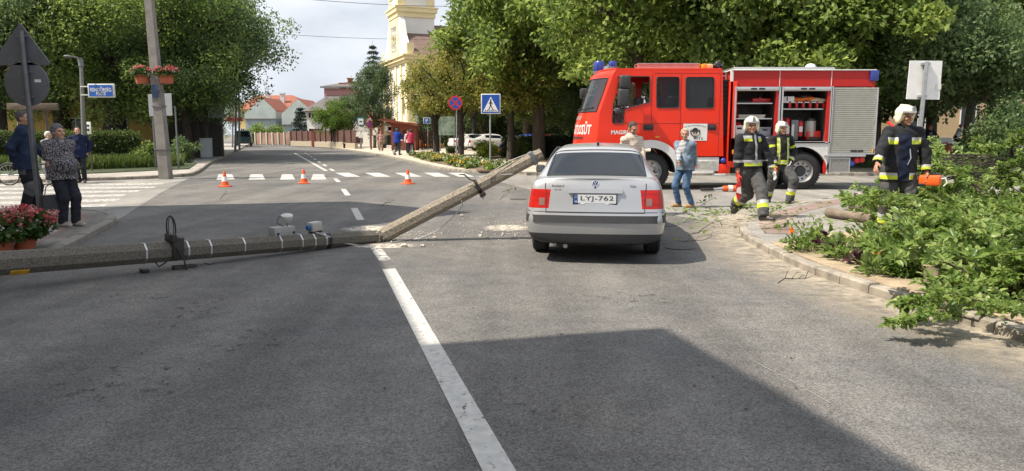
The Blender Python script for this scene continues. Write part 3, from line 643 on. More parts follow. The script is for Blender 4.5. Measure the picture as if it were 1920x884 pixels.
T1 = make_tree('park_tree', 'tall bright green tree directly behind the crew cab of the fire engine', 'tree', 11, 4.2, .30, 7.2, (4.6, 4.2, 4.6), 25000, .27, 120, L_lime, group=park, flat=.72)
T2 = make_tree('park_tree', 'dense tree with its trunk showing above the front of the fire engine box', 'tree', 12, 4.0, .27, 7.0, (4.2, 4.2, 4.4), 25000, .25, 115, L_mid, group=park, flat=.7)
T3 = make_tree('park_tree', 'dark leafy tree behind the rear end of the fire engine', 'tree', 13, 3.2, .30, 6.3, (4.8, 4.4, 4.6), 26000, .24, 120, L_deep, group=park, flat=.8)
def put(o, px, D, rz=0.0, sc=1.0, z=.1): c = AT(px, 250, D); o.location = (c.x, D, z); o.rotation_euler = (0, 0, rz); o.scale = (sc,) * 3 if not isinstance(sc, tuple) else sc
put(T1, 1188, 33, .3, 1.0); put(T2, 1378, 32, 1.2, 1.05); put(T3, 1640, 34, .7, 1.0)
for (src, px, D, rz, sc, lab) in (
        (T1, 1010, 43, 2.0, 1.2, 'tall bright tree left of the fire engine cab, behind the pedestrian crossing sign'),
        (T2, 990, 60, 2.9, 1.35, 'tall green tree rising between the church roof and the crossing sign'),
        (T1, 1545, 31, 4.1, .98, 'bright tree with its trunk showing above the middle of the fire engine box'),
        (T1, 1285, 40, 5.2, 1.15, 'tall bright tree behind the amber roof light of the cab'),
        (T2, 1460, 39, 3.7, 1.15, 'leafy tree in the second row behind the fire engine equipment lockers'),
        (T3, 1100, 50, 4.4, 1.2, 'deep green tree far behind the windscreen of the fire engine'),
        (T3, 1745, 46, 2.2, 1.1, 'dark tree far behind the blank sign board'),
        (T2, 1880, 50, .9, 1.15, 'tall shady tree in the far right corner of the park'),
        (T3, 1400, 52, 5.5, 1.25, 'dark tree far behind the fire engine in the third row'),
        (T3, 1570, 50, 1.5, 1.2, 'dark tree far behind the closed shutter of the fire engine'),
        (T2, 1230, 55, .4, 1.25, 'shady tree in the last row behind the crew cab'),
        (T3, 905, 74, 3.0, (1.1, 1.1, .95), 'dark tree before the church wall behind the crossing sign'), (T3, 1000, 66, 1.0, (1.0, 1.0, .85), 'dark tree behind the parked red car'), (T3, 1075, 60, 5.0, (.9, .9, .8), 'dark tree behind the parked blue car, left of the cab'), (T3, 850, 82, 2.2, (.9, .9, .62), 'low dark tree behind the map board'),
        (T1, 1960, 36, 2.5, 1.1, 'bright tree cut by the right edge above the low round tree')):
    put(dup(src, lab, group=park), px, D, rz, sc)
T4 = make_tree('linden_tree', 'low broad linden with a flat dark crown right of the blank sign board', 'tree', 21, 2.6, .16, 4.3, (4.2, 3.2, 1.75), 30000, .19, 70, L_deep, group='low lindens on the lawn', flat=.55, clr=.32)
put(T4, 1815, 30, .2, 1.0, .25)
put(dup(T4, 'second broad linden with a thick dark trunk behind the first, by the right edge', group='low lindens on the lawn'), 1858, 37, 2.2, (1.1, 1.1, 1.12), .25)
# left trees
left = 'old trees over the left pavement'
T5 = make_tree('old_tree', 'old dark tree behind the bent grey sign post by the left edge', 'tree', 31, 3.0, .42, 6.8, (5.8, 5.0, 4.6), 34000, .19, 110, L_deep, M_barkdark, group=left, flat=.85, clr=.27)
T6 = make_tree('old_tree', 'old leaning tree with thick bare limbs behind the police sign', 'tree', 32, 2.4, .48, 6.6, (5.6, 5.0, 4.8), 33000, .18, 110, L_mid, M_barkdark, group=left, flat=.9, clr=.26, lean=1.2)
T7 = make_tree('old_tree', 'old tree whose sparse dark twigs overhang the far road', 'tree', 33, 4.0, .40, 7.6, (5.2, 5.0, 4.8), 29000, .19, 100, L_deep, M_barkdark, group=left, flat=.8, clr=.27, lean=.8)
put(T5, 0, 41, .4, 1.12); put(T6, 210, 43, 0, 1.12); put(T7, 372, 51, 0, 1.05)
for (src, px, D, rz, sc, lab) in ((T7, 362, 46, 2.2, .95, 'old tree whose crown hangs over the grey cabinet'), (T7, 352, 43.5, 3.9, .62, 'smaller old tree before the grey shop canopy'), (T5, 322, 52, 2.3, 1.05, 'old tree with a dense crown behind the tall concrete pole'), (T7, -110, 42, 3.2, 1.0, 'old tree at the left edge behind the wooden board'), (T6, 120, 52, 4.4, 1.25, 'tall tree in the second row behind the police sign'), (T7, 290, 60, 1.4, 1.2, 'tall tree in the second row behind the grey panel'),
                                  (T5, 372, 66, 1.0, .85, 'far tree over the left pavement beside the green van'), (T6, 408, 88, 5.0, .62, 'farthest tree on the left pavement before the yellow house')):
    put(dup(src, lab, group=left), px, D, rz, sc)
# small ornamental trees of the far corner
orn = 'small rusty leaved trees of the far corner'
def tbase(o, px, py, rz, sc=1.0, z=.1): g = G(px, py, z); o.location = g; o.rotation_euler = (0, 0, rz); o.scale = (sc,) * 3
T8 = make_tree('ornamental_tree', 'small rusty leaved tree behind the two cyclists', 'tree', 41, 2.3, .22, 4.3, (2.5, 2.3, 2.0), 9500, .17, 60, L_aut, M_barkdark, group=orn, flat=.7, clr=.30)
T9 = make_tree('ornamental_tree', 'taller thin rusty tree right behind the no stopping sign', 'tree', 42, 2.4, .18, 4.6, (2.6, 2.4, 2.5), 9000, .15, 75, L_aut, M_barkdark, group=orn, flat=.7, clr=.24)
tbase(T8, 818, 292, .5); tbase(T9, 864, 298, 1.0, 1.05)
tbase(dup(T8, 'rusty green tree just right of the pedestrian crossing sign', group=orn), 957, 300, 2.6, 1.0)
tbase(dup(T9, 'rusty tree far behind between the two road signs', group=orn), 890, 281, 3.9, 1.25)
tbase(dup(T2, 'green tree behind the raised end of the broken pole', group=park), 1006, 289, 4.6, .72)
# far trees along the road
T10 = make_tree('round_tree', 'bright round clipped tree in front of the white house', 'tree', 51, 2.4, .2, 4.3, (2.9, 2.9, 2.5), 12000, .20, 60, leafmat('lime foliage', [(.04, .085, .012), (.09, .16, .02), (.13, .21, .03)], .35), group=None, clr=.30)
put(T10, 627, 80, 0, (.72, .72, .72))
T11 = make_tree('willow_tree', 'grey green loose tree behind the bus stop sign', 'tree', 52, 2.6, .25, 5.2, (3.6, 3.2, 4.0), 18000, .20, 80, L_wil, clr=.30)
put(T11, 702, 77, 0, (.62, .62, 1.0)); put(dup(T11, 'lower grey green tree behind the brown fence, left of the tall loose one'), 657, 84, 2.0, (.66, .66, .66))
def conifer(name, label, seed, h, r, n, tiers=11, sag=.25):
    rng = np.random.default_rng(seed); t = thing(name, label, 'tree')
    MB().tube([(0, 0, -.1), (0, 0, h)], [h * .018, .01], 7).build('trunk', M_barkdark, t)
    P = []; O = []
    for k in range(tiers):
        z = h * (.08 + .9 * k / tiers); rr = r * (1 - k / tiers) ** .8 * rng.uniform(.85, 1.1); nb = 9
        for j in range(nb):
            a = rng.uniform(0, 6.28); m = n // (tiers * nb); s = rng.uniform(.1, 1, m) ** .7
            w = .10 * rr + .12
            q = np.stack([np.cos(a) * rr * s + rng.normal(0, w, m), np.sin(a) * rr * s + rng.normal(0, w, m), z - sag * rr * s + rng.normal(0, .07, m)], 1); P.append(q); O.append(np.stack([np.cos(a) + 0 * s, np.sin(a) + 0 * s, -.3 + 0 * s], 1))
    V, Fq = leaves(np.concatenate(P), .28, rng, out=np.concatenate(O) * 1.6, aspect=.3); npmesh('crown', V, Fq, L_con, t); return t
put(conifer('spruce', 'tall dark spruce beside the church facade', 61, 16, 4.2, 13000, 20, .45), 703, 120)
put(conifer('fir_tree', 'small dark conifer in front of the right grey green gable', 62, 5.2, 1.7, 5000), 565, 100)
# ================================================================ SHRUBS, HEDGES, GRASS
def leafbox(x0, x1, y0, y1, z0, z1, n, rng, bulge=.06):     # leaves on the faces of a clipped hedge
    P = []; A = [(x1 - x0) * (y1 - y0), (x1 - x0) * (z1 - z0), (y1 - y0) * (z1 - z0)]; tot = A[0] + 2 * A[1] + 2 * A[2]
    def rnd_(m, f):
        q = np.stack([rng.uniform(x0, x1, m), rng.uniform(y0, y1, m), rng.uniform(z0, z1, m)], 1)
        if f[1] is not None: q[:, f[0]] = f[1]
        return q + rng.normal(0, bulge, (m, 3))
    for f, a in (((2, z1), A[0]), ((1, y0), A[1]), ((1, y1), A[1]), ((0, x0), A[2]), ((0, x1), A[2])): P.append(rnd_(int(n * a / tot), f))
    return np.concatenate(P)
M_hcore = mat('hedge twigs', (.018, .025, .010), .95, var=.3)
def hedge(label, p, q, w, h, n, ml, size=.10, seed=1, z=.1):
    p, q = Vector(p), Vector(q); Ln = (q - p).length; t = thing('hedge', label, 'hedge', (p.x, p.y, z), math.atan2(q.y - p.y, q.x - p.x)); rng = np.random.default_rng(seed)
    MB().box(.08, Ln - .08, .1, w - .1, 0, h - .1, .08).build('twigs', M_hcore, t)
    V, Fq = leaves(leafbox(0, Ln, 0, w, 0, h, n, rng), size, rng); npmesh('foliage', V, Fq, ml, t); return t
L_hedge = leafmat('hedge foliage', [(.03, .055, .012), (.065, .10, .02), (.12, .16, .03)], .3, nscale=2)
hedge('clipped green hedge behind the navy dressed man, long and level', (-23.5, 30.2), (-16.6, 33.4), 1.2, 1.5, 15000, L_hedge, .11)
hedge('clipped hedge behind the man in the blue jacket by the left edge', (-31, 26.0), (-24.0, 29.2), 1.2, 1.55, 11000, L_hedge, .11, 2)
hedge('tall dark hedge behind the parked cars in front of the church', (-10, 80), (8, 72), 1.5, 3.9, 14000, L_deep, .2, 5)
hedge('dark clipped hedge in front of the parked blue car', (-.6, 46), (6.6, 44.6), 1.0, 1.25, 9000, leafmat('dark hedge foliage', [(.014, .028, .010), (.03, .052, .016), (.05, .075, .02)], .25, nscale=2), .12, 3)
def bush(name, label, px, py, r, n, ml, size, seed, z=.1, squash=.85, group=None, core=True, D=None):
    g = G(px, py, z) if D is None else AT(px, py, D); rng = np.random.default_rng(seed)
    t = thing(name, label, 'shrub', (g.x, g.y, z), group=group)
    c = rng.normal(size=(26, 3)); c /= np.linalg.norm(c, axis=1)[:, None]; c *= rng.uniform(.3, .8, 26)[:, None] * r
    idx = rng.integers(0, 26, n); gg = rng.normal(size=(n, 3)); gg /= np.linalg.norm(gg, axis=1)[:, None]; gg *= rng.uniform(0, 1, n)[:, None] ** .4
    P = c[idx] + gg * r * .36; P[:, 2] = np.abs(P[:, 2] * squash + r * squash * .8)
    if core:
        sm = MB()
        for k in range(9): sm.tube([(0, 0, -.02), tuple(c[k] * .5 + np.array([0, 0, r * .5])), tuple(c[k] + np.array([0, 0, r * squash * .8]))], [.02 * r + .006, .015 * r + .004, .004], 5)
        sm.build('stems', M_barkdark, t)
    V, Fq = leaves(P, size, rng, out=gg); npmesh('foliage', V, Fq, ml, t); return t
bush('shrub', 'yellow green rounded shrub right of the parked white cars', 912, 283, .8, 2600, leafmat('yellow green foliage', [(.07, .12, .012), (.14, .2, .02), (.22, .26, .03)], .3), .11, 71, D=44)
bush('shrub', 'small dark ball shrub right of the cyclists', 846, 291, .42, 1200, L_deep, .09, 72)
bush('shrub', 'bushy flowering shrub between two tree trunks behind the raised pole', 980, 299, .85, 1700, L_hedge, .12, 73)
bush('shrub', 'low green shrub with yellow flowers left of the tree trunk, by the crossing sign', 925, 294, .55, 1200, L_hedge, .10, 74)
bush('shrub', 'light green bush in front of the grey green gable', 482, 268, 2.1, 2600, L_lime, .26, 75, D=108)
bush('shrub', 'dark green bush at the fence between the two gables', 517, 268, 2.0, 2400, L_mid, .26, 76, D=108)
bush('shrub', 'small yellow green bush at the fence left of the conifer', 548, 270, .9, 900, L_lime, .2, 77, D=104)
bush('shrub', 'dark rounded bush beside the cut branches near the right edge', 1895, 300, 2.0, 7000, L_deep, .13, 78, .25, .8, D=27)
bush('shrub', 'low leafy shrub behind the cut branches at the right edge', 1845, 300, 1.1, 3500, L_mid, .12, 79, .25, .8, D=29)
bush('shrub', 'leafy shrub behind the hedge under the police sign', 235, 250, 1.0, 2600, L_mid, .14, 80, D=36)
bush('shrub', 'leafy shrub left of the tall concrete pole under the grey panel', 275, 300, .8, 2400, L_mid, .12, 81, D=33.5)
bush('shrub', 'low dark shrub on the left verge right of the tall concrete pole', 345, 300, .85, 2400, L_deep, .12, 82, D=38)
def grass(label, poly, n, h, ml, seed, z, w=.02, name='grass'):
    rng = np.random.default_rng(seed); xs = [p[0] for p in poly]; ys = [p[1] for p in poly]; P = []
    def inside(x, y):
        c = np.zeros(len(x), bool); j = len(poly) - 1
        for i in range(len(poly)):
            xi, yi = poly[i][:2]; xj, yj = poly[j][:2]
            with np.errstate(divide='ignore', invalid='ignore'): c ^= ((yi > y) != (yj > y)) & (x < (xj - xi) * (y - yi) / (yj - yi + 1e-12) + xi)
            j = i
        return c
    x = rng.uniform(min(xs), max(xs), n * 3); y = rng.uniform(min(ys), max(ys), n * 3); k = inside(x, y); x, y = x[k][:n], y[k][:n]; n = len(x)
    hh = h * rng.uniform(.5, 1.25, n); a = rng.uniform(0, 6.28, n); ln = rng.uniform(.1, .55, n) * hh
    B = np.stack([x, y, np.full(n, z)], 1); s = np.stack([-np.sin(a), np.cos(a), 0 * a], 1) * w; d = np.stack([np.cos(a) * ln, np.sin(a) * ln, hh], 1)
    V = np.stack([B - s, B + s, B + d * .98 + s * .2, B + d - s * .2], 1).reshape(-1, 3)
    return tag(npmesh(name, V, np.arange(4 * n).reshape(-1, 4), ml), label, 'grass', kind='stuff')
L_grass = leafmat('grass blades', [(.05, .085, .018), (.09, .14, .03), (.15, .19, .05)], .3, nscale=1)
grass('long strap leaved green plants growing in front of the left hedge', [(-23, 28.6), (-17.2, 30.6), (-15.0, 33.6), (-15.4, 35.2), (-16.6, 33.2), (-23.4, 30.1)], 9000, .5, L_grass, 91, .13, .03)
grass('short sunlit grass of the park lawn behind the fire engine', [(9.5, 33.3), (45, 33.3), (45, 58), (14, 58)], 26000, .12, leafmat('lawn blades', [(.07, .13, .02), (.11, .19, .025), (.15, .23, .035)], .3), 92, .25, .05)
grass('grass patch beside the left pavement in front of the far green van', [(-26.5, 58), (-24, 58), (-27, 70), (-30, 70)], 1500, .6, L_lime, 93, .1, .06)
# flower beds on the far corner
def flowerbed(name, label, pts, n, cols, seed, z=.14):
    rng = np.random.default_rng(seed); rnd = random.Random(seed); o = thing(name, label, 'flower bed')
    sheet_ = MB().prism([(p.x, p.y, .09) for p in pts], (0, 0, .05)).build('soil', M_soil, o, smooth=0)
    c = []
    xs = [p.x for p in pts]; ys = [p.y for p in pts]
    from mathutils.geometry import intersect_point_tri_2d
    while len(c) < n:
        x, y = rnd.uniform(min(xs), max(xs)), rnd.uniform(min(ys), max(ys)); ins = False; j = len(pts) - 1
        for i in range(len(pts)):
            if ((pts[i].y > y) != (pts[j].y > y)) and x < (pts[j].x - pts[i].x) * (y - pts[i].y) / (pts[j].y - pts[i].y) + pts[i].x: ins = not ins
            j = i
        if ins: c.append((x, y))
    for (nm, col, share, h, sz, m) in cols:
        P = []
        for (x, y) in c:
            if rnd.random() < share:
                g = rng.normal(0, 1, (m, 3)); g /= np.linalg.norm(g, axis=1)[:, None]; P.append(np.array([x, y, z]) + g * np.array([.20, .20, .13]) * rng.uniform(.4, 1, (m, 1)) + np.array([0, 0, h]))
        if P:
            V, Fq = leaves(np.concatenate(P), sz, rng); q = npmesh(nm, V, Fq, col, o); q['kind'] = 'stuff'
    return o
L_bed = leafmat('bed foliage', [(.06, .11, .02), (.12, .19, .03), (.2, .27, .06)], .3, nscale=1.5)
def fl(name, c): return leafmat(name, [tuple(x * .7 for x in c), c, tuple(min(1, x * 1.25) for x in c)], .2, nscale=3)
F_white, F_yel, F_pur, F_redf, F_org = fl('white petals', (.62, .60, .55)), fl('yellow petals', (.65, .42, .02)), fl('dark purple leaves', (.06, .018, .03)), fl('red petals', (.60, .045, .05)), fl('orange petals', (.75, .22, .01))
bedpts = [G(*p, .1) for p in ((770, 293), (800, 292), (845, 298), (905, 306), (958, 314), (955, 322), (900, 321), (850, 313), (800, 303))]
flowerbed('flower_bed', 'low bed of cabbages and pansies along the far corner kerb', bedpts, 130, (('leaf_rosettes', L_bed, .75, .10, .16, 60), ('white_blossoms', F_white, .3, .17, .09, 22), ('yellow_blossoms', F_yel, .25, .18, .09, 26), ('dark_leaves', F_pur, .28, .1, .13, 40)), 95)
bed2 = [G(*p, .1) for p in ((900, 289), (960, 287), (1010, 286), (1060, 286), (1060, 294), (990, 298), (905, 297))]
flowerbed('flower_bed', 'bed of yellow and white flowers below the dark clipped hedge', bed2, 70, (('leaf_rosettes', L_hedge, .9, .22, .16, 50), ('yellow_blossoms', F_yel, .35, .38, .11, 18), ('white_blossoms', F_white, .2, .4, .10, 14), ('red_blossoms', F_redf, .15, .42, .10, 12)), 96)
bed3 = [G(*p, .1) for p in ((785, 277), (835, 274), (870, 273), (868, 277), (790, 281))]
flowerbed('flower_bed', 'narrow bed of orange flowers behind the orange litter bin', bed3, 40, (('leaf_rosettes', L_hedge, .8, .15, .2, 30), ('orange_blossoms', F_org, .6, .28, .12, 22)), 97)
# ================================================================ POLES, SIGNS, STREET FURNITURE
def proj(p):
    x, y, z = p[0], p[1], p[2] - CAMH; d = y * CP - z * SP; return (960 + F * x / d, 442 - F * (y * SP + z * CP) / d)
M_sign = mat('sign back', (.135, .14, .15), .55, .3, var=.1); M_signl = mat('pale sign back', (.80, .80, .79), .5, .2, var=.06)
M_terra = mat('terracotta', (.36, .10, .045), .8, var=.15, scale=5)
def post(mb, p, q, r, n=10, phase=0): mb.tube([p, q], r, n, phase=phase); return mb
# --- leaning grey sign post on the near left corner
tp = AT(39, 58, 12); bp = AT(79, 436, 12); bp = Vector((bp.x, 12, .09)); ax = (tp - bp).normalized()
t = thing('traffic_sign', 'leaning grey sign post seen from behind with a triangle above a disc', 'traffic sign', bp); q = MB(); q.tube([(0, 0, 0), tp - bp], .042, 12); q.build('post', mat('dull grey post', (.13, .135, .14), .5, .4, var=.15), t)
y0 = .05
def onp(px, py): p = AT(px, py, 12 + .06); return p - bp
tri = [onp(37, 43), onp(93, 118), onp(91, 122.5), onp(-14, 122.5), onp(-16, 118)]
MB().prism(tri, (0, .022, 0)).build('triangle_plate', M_sign, t, smooth=0)
c = onp(49.5, 157); r = .355; MB().lathe([(r - .012, 0), (r, .004), (r, .022), (r - .012, .026)], 40, XF(c, rx=R(-90))).build('disc_plate', M_sign, t)
q = MB()
for py in (68, 116, 135, 182): p = onp(41 + (py - 60) * .1, py); q.box(p.x - .09, p.x + .09, p.y - .025, p.y - .003, p.z - .018, p.z + .018)
q.build('bracket', M_greymetal, t, smooth=0)
p = onp(71, 152); MB().box(p.x - .05, p.x + .05, p.y - .006, p.y - .001, p.z - .022, p.z + .022).build('sticker', M_white, t, smooth=0)
# --- geraniums in pots
L_ger = leafmat('geranium leaves', [(.025, .055, .015), (.05, .10, .02), (.09, .15, .035)], .25, nscale=3)
F_ger = fl('red geranium petals', (.50, .085, .085)); F_pink = fl('pink petals', (.60, .25, .23))
def geranium(label, px, py, z, rw, seed, sc=1.0, white=.5, plant_r=.37, D=None, cat='flower pot', group=None, loc=None, pot=(.17, .115, .26)):
    g = loc or G(px, py, z); t = thing('flower_pot', label, cat, g, group=group); rng = np.random.default_rng(seed)
    r1, r0, h = (x * sc for x in pot)
    pt = MB().lathe([(r0, 0), (r1 * .93, h * .85), (r1 * 1.06, h * .85), (r1 * 1.08, h), (r1 * .95, h), (r1 * .9, h * .9), (0.0, h * .88)], 24, close=False).lathe([(0, 0.001), (r0, 0.0)], 24, close=False).build('pot', M_terra, t)
    n = 1100; gg = rng.normal(size=(n, 3)); gg /= np.linalg.norm(gg, axis=1)[:, None]; P = gg * np.array([plant_r, plant_r, plant_r * .5]) * sc * (rng.uniform(0, 1, (n, 1)) ** .4); P[:, 2] += h + plant_r * .16 * sc
    V, Fq = leaves(P, .075 * sc, rng, aspect=1.0, up=.6, out=gg); npmesh('leaves', V, Fq, L_ger, t)
    sm = MB()
    for k in range(12): e = P[k]; sm.tube([(0, 0, h * .85), (e[0] * .5, e[1] * .5, (e[2] + h) * .55), tuple(e)], .005 * sc, 5)
    sm.build('stems', L_ger, t)
    for nm, m, k_, col in (('red_blossoms', F_ger, 24, 0), ('pink_blossoms', F_pink, 20, 0), ('white_blossoms', F_white, int(60 * white), 1)):
        Q = []
        for k in range(k_):
            d = rng.normal(size=3); d[2] = abs(d[2]) * (1.2 if not col else .35) + (.15 if not col else -.3); d /= np.linalg.norm(d); c = d * np.array([plant_r, plant_r, plant_r * .56]) * sc * rng.uniform(.85, 1.2); c[2] += h + plant_r * .18 * sc
            g2 = rng.normal(size=(16, 3)); g2 /= np.linalg.norm(g2, axis=1)[:, None]; Q.append(c + g2 * .038 * sc)
        if Q: V, Fq = leaves(np.concatenate(Q), .036 * sc, rng, aspect=1.1, up=.6); npmesh(nm, V, Fq, m, t)
    return t
geranium('terracotta pot of red and white geraniums in front of the leaning sign post', 47, 467, .095, 0, 201)
geranium('terracotta pot of red geraniums half cut off by the left picture edge', 4, 474, .095, 0, 202, white=.15)
# --- tall concrete pole with flower baskets
M_pole = mat('weathered concrete', (.22, .205, .185), .92, var=.2, scale=4, bump=.4, bscale=45)
bp = G(311, 331, .1); tp = AT(274, -60, bp.y)
t = thing('utility_pole', 'tall square concrete pole with flower pots hung on both sides, on the left pavement', 'pole', bp); d = tp - bp
q = MB(); q.tube([(0, 0, -.1), d * .5, d * 1.25], [.25, .20, .14], 4, phase=R(45)); q.build('pole', M_pole, t, smooth=20)
q = MB()
for py, w in ((148, .17), (171, .178), (200, .182), (280, .21)):
    f = (AT(290, py, bp.y).z - bp.z) / d.z; c = d * f; q.box(c.x - w, c.x + w, -w, w, c.z - .02, c.z + .02)
q.build('band', M_greymetal, t, smooth=0)
f = (AT(296, 172, bp.y).z - bp.z) / d.z; c = d * f; MB().box(c.x - .1, c.x + .1, -.22, -.205, c.z - .22, c.z + .22).build('plate', mat('dark blue plate', (.03, .06, .14), .5), t, smooth=0)
for px, lab in ((268.5, 'hanging terracotta pot of red flowers on the left side of the tall concrete pole'), (313, 'hanging terracotta pot of red flowers on the right side of the tall concrete pole')):
    c = AT(px, 157, bp.y); geranium(lab, 0, 0, 0, 0, 203 + int(px), 1.0, .1, .37, loc=c - Vector((0, .02, 0)), group='flower pots hung on the concrete pole', pot=(.27, .21, .30))
    MB().tube([(c.x - bp.x, 0, c.z - bp.z - .02), ((d * ((c.z - bp.z) / d.z)).x, 0, c.z - bp.z - .02)], .02, 6).build('arm', M_greymetal, t)
# --- far poles on the left pavement
def flowerring(t, c, r, seed):
    rng = np.random.default_rng(seed); a = rng.uniform(0, 6.28, 420); P = np.stack([np.cos(a) * r + rng.normal(0, .09, 420), np.sin(a) * r * .6 + rng.normal(0, .09, 420), rng.normal(0, .09, 420)], 1) + np.array(c)
    V, Fq = leaves(P, .11, rng); npmesh('flowers', V, Fq, fl('coral petals', (.48, .15, .09)), t)
for (px, py, tx, ty, r, lab, fl_) in ((387, 298, 384, 60, .13, 'dark utility pole just behind the grey cabinet', 0), (441, 284, 443, 180, .10, 'thin pole with a ring of coral flowers beside the green van', 1), (449, 281, 448, 172, .10, 'thin dark pole just left of the green van, without the larger flower ring', 0), (436, 277, 437, 150, .09, 'farthest slim lamp post left of the green van', 1)):
    b = G(px, py, .1); e = AT(tx, ty, b.y); t = thing('utility_pole', lab, 'pole', b); MB().tube([(0, 0, -.05), e - b], [r, r * .7], 10).build('pole', M_greymetal if px != 387 else M_barkdark, t)
    if fl_: c = AT(px, 224, b.y) - b; flowerring(t, (c.x, c.y, c.z), .55, px)
# --- grey cabinet
b = G(388, 298.5, .1); t = thing('utility_cabinet', 'pale grey utility cabinet on the left pavement', 'cabinet', b, R(8))
M_cab = mat('cabinet grey', (.33, .36, .36), .55, var=.08); MB().box(-.31, .31, -.16, .16, .1, 1.16, .015).build('body', M_cab, t); MB().box(-.33, .33, -.18, .18, 1.165, 1.22, .012).build('top', M_cab, t); MB().box(-.30, .30, -.15, .15, 0, .097).build('base', M_greymetal, t, smooth=0)
MB().box(-.28, .28, -.172, -.163, .16, 1.12).build('door', M_cab, t, smooth=0)
# --- grey panel sign seen from behind
b = AT(299, 250, 31.5); b = Vector((b.x, 31.5, .1)); t = thing('information_board', 'blank grey back of an information board behind the concrete pole', 'sign', b)
P4 = [AT(277, 177, 31.5) - b, AT(321, 175, 31.5) - b, AT(323, 217, 31.5) - b, AT(280, 218.5, 31.5) - b]; MB().prism(P4, (0, .03, 0)).build('panel', mat('grey panel', (.34, .36, .37), .5, .1, var=.05), t, smooth=0)
for px in (284, 327): p = AT(px, 200, 31.5) - b; MB().tube([(p.x, .06, -.1), (p.x, .06, p.z + (.5 if px == 284 else 0))], .035, 8).build('post', M_greymetal, t)
p = AT(312, 180, 31.5) - b; MB().tube([(AT(284, 200, 31.5) - b).x * Vector((1, 0, 0)) + Vector((0, .06, (AT(284, 200, 31.5) - b).z)), (AT(327, 200, 31.5) - b).x * Vector((1, 0, 0)) + Vector((0, .06, (AT(284, 200, 31.5) - b).z))], .02, 6).build('rail', M_greymetal, t)
# --- police sign on a lamp post
M_lampp = mat('lamp post grey', (.20, .20, .19), .6, .3, var=.1)
b = AT(154, 250, 31); b = Vector((b.x, 31, .1)); t = thing('street_lamp', 'grey lamp post carrying the blue police sign', 'street lamp', b); top = AT(152, 113, 31) - b
MB().tube([(0, 0, -.1), (top.x, 0, top.z)], [.10, .07], 10).build('post', M_lampp, t); MB().tube([(top.x, 0, top.z - .25), (top.x - .05, 0, top.z + .08)], [.11, .09], 10).build('collar', M_greymetal, t)
MB().tube([(top.x, 0, top.z), (top.x - .06, -.1, top.z + .08), (top.x - .15, -.5, top.z + .1)], .035, 8).build('arm', M_lampp, t); MB().ell((top.x - .18, -.6, top.z + .08), (.12, .22, .06)).build('lamp_head', M_lampp, t)
a0, a1 = AT(165, 157.5, 30.9), AT(216, 183.5, 30.9); t = thing('police_sign', 'blue sign reading RENDŐRSÉG POLICE in white', 'sign', (a0.x, 30.9, a1.z)); w, h = a1.x - a0.x, a0.z - a1.z
MB().box(0, w, -.06, .06, 0, h, .02).build('frame', mat('cream frame', (.62, .62, .58), .5), t); MB().box(.05, w - .05, -.068, -.061, .05, h - .05).build('face', mat('police blue', (.015, .10, .40), .4, var=.1), t, smooth=0)
for s, hh, ww, zz in (('RENDŐRSÉG', .20, w * .80, h * .61), ('POLICE', .13, w * .36, h * .28)):
    vs, fs = fit_text(s, ww, hh, .012); MB().add(vs, fs, X=XF((w * .5, -.072, zz)) @ FACE).build('lettering', M_white, t, smooth=0)
for zz in (.2, .8): MB().box(-.32, -.002, -.02, .02, h * zz - .02, h * zz + .02).build('bracket', M_white, t, smooth=0)
# --- wooden board left, white notice in the hedge
b = AT(62, 230, 25.5); b = Vector((b.x, 25.5, .1)); t = thing('wooden_board', 'weathered wooden plank board on posts behind the man in the blue jacket', 'sign'); t.location = b
p, q_ = AT(13, 194, 25.5) - b, AT(110, 207, 25.5) - b; M_wood = mat('weathered wood', (.10, .075, .055), .9, var=.3, scale=3, stretch=(1, 1, 6), bump=.4)
MB().box(p.x, q_.x, -.05, .05, q_.z, p.z, .03).build('plank', M_wood, t)
for x in (p.x + .5, q_.x - .5): MB().tube([(x, .09, -.1), (x, .09, p.z)], .05, 8).build('post', M_wood, t)
b = AT(167, 258, 29.6); b = Vector((b.x, 29.6, .1)); t = thing('notice_sign', 'small white notice on a stake in front of the clipped hedge', 'sign', b); p, q_ = AT(162.5, 229, 29.6) - b, AT(171.5, 252, 29.6) - b
MB().box(p.x, q_.x, -.012, .012, q_.z, p.z, .004).build('plate', M_white, t); MB().box(-.02, .02, .014, .05, 0, p.z - .1).build('stake', M_wood, t, smooth=0)
for zz, s_ in ((.35, .05), (.7, .05)): MB().ell((0, -.014, q_.z + (p.z - q_.z) * zz), (s_, .004, s_)).build('symbol', M_black, t)
# --- road signs of the far corner
def sign_post(name, label, px, py, ptop, D=None, r=.035, lean=None, cat='traffic sign'):
    b = G(px, py, .1) if D is None else Vector((AT(px, py, D).x, D, .1)); t = thing(name, label, cat, b); e = AT(lean or px, ptop, b.y) - b
    MB().tube([(0, 0, -.1), (e.x, 0, e.z)], r, 10).build('post', mat('light grey post', (.36, .37, .38), .45, .5, var=.08), t); return t, b
def nostop(t, c, r):
    MB().lathe([(0, 0), (r, 0), (r, .02), (0, .02)], 36, XF(c, rx=R(90))).build('border', M_red, t)
    MB().lathe([(0, 0), (r * .80, 0), (r * .80, .004), (0, .004)], 36, XF(c + Vector((0, -.0205, 0)), rx=R(90))).build('face', M_blue, t)
    q = MB()
    for a in (45, -45): q.box(-r * .82, r * .82, -.0035, 0, -r * .09, r * .09, X=XF(c + Vector((0, -.026 - (.001 if a > 0 else 0), 0)), ry=R(a)))
    q.build('cross', M_red, t, smooth=0)
t, b = sign_post('no_stopping_sign', 'round blue no stopping sign with red cross before the rusty tree', 856, 304, 180); c = AT(854, 193.5, b.y) - b; nostop(t, Vector((c.x, -.045, c.z)), .37)
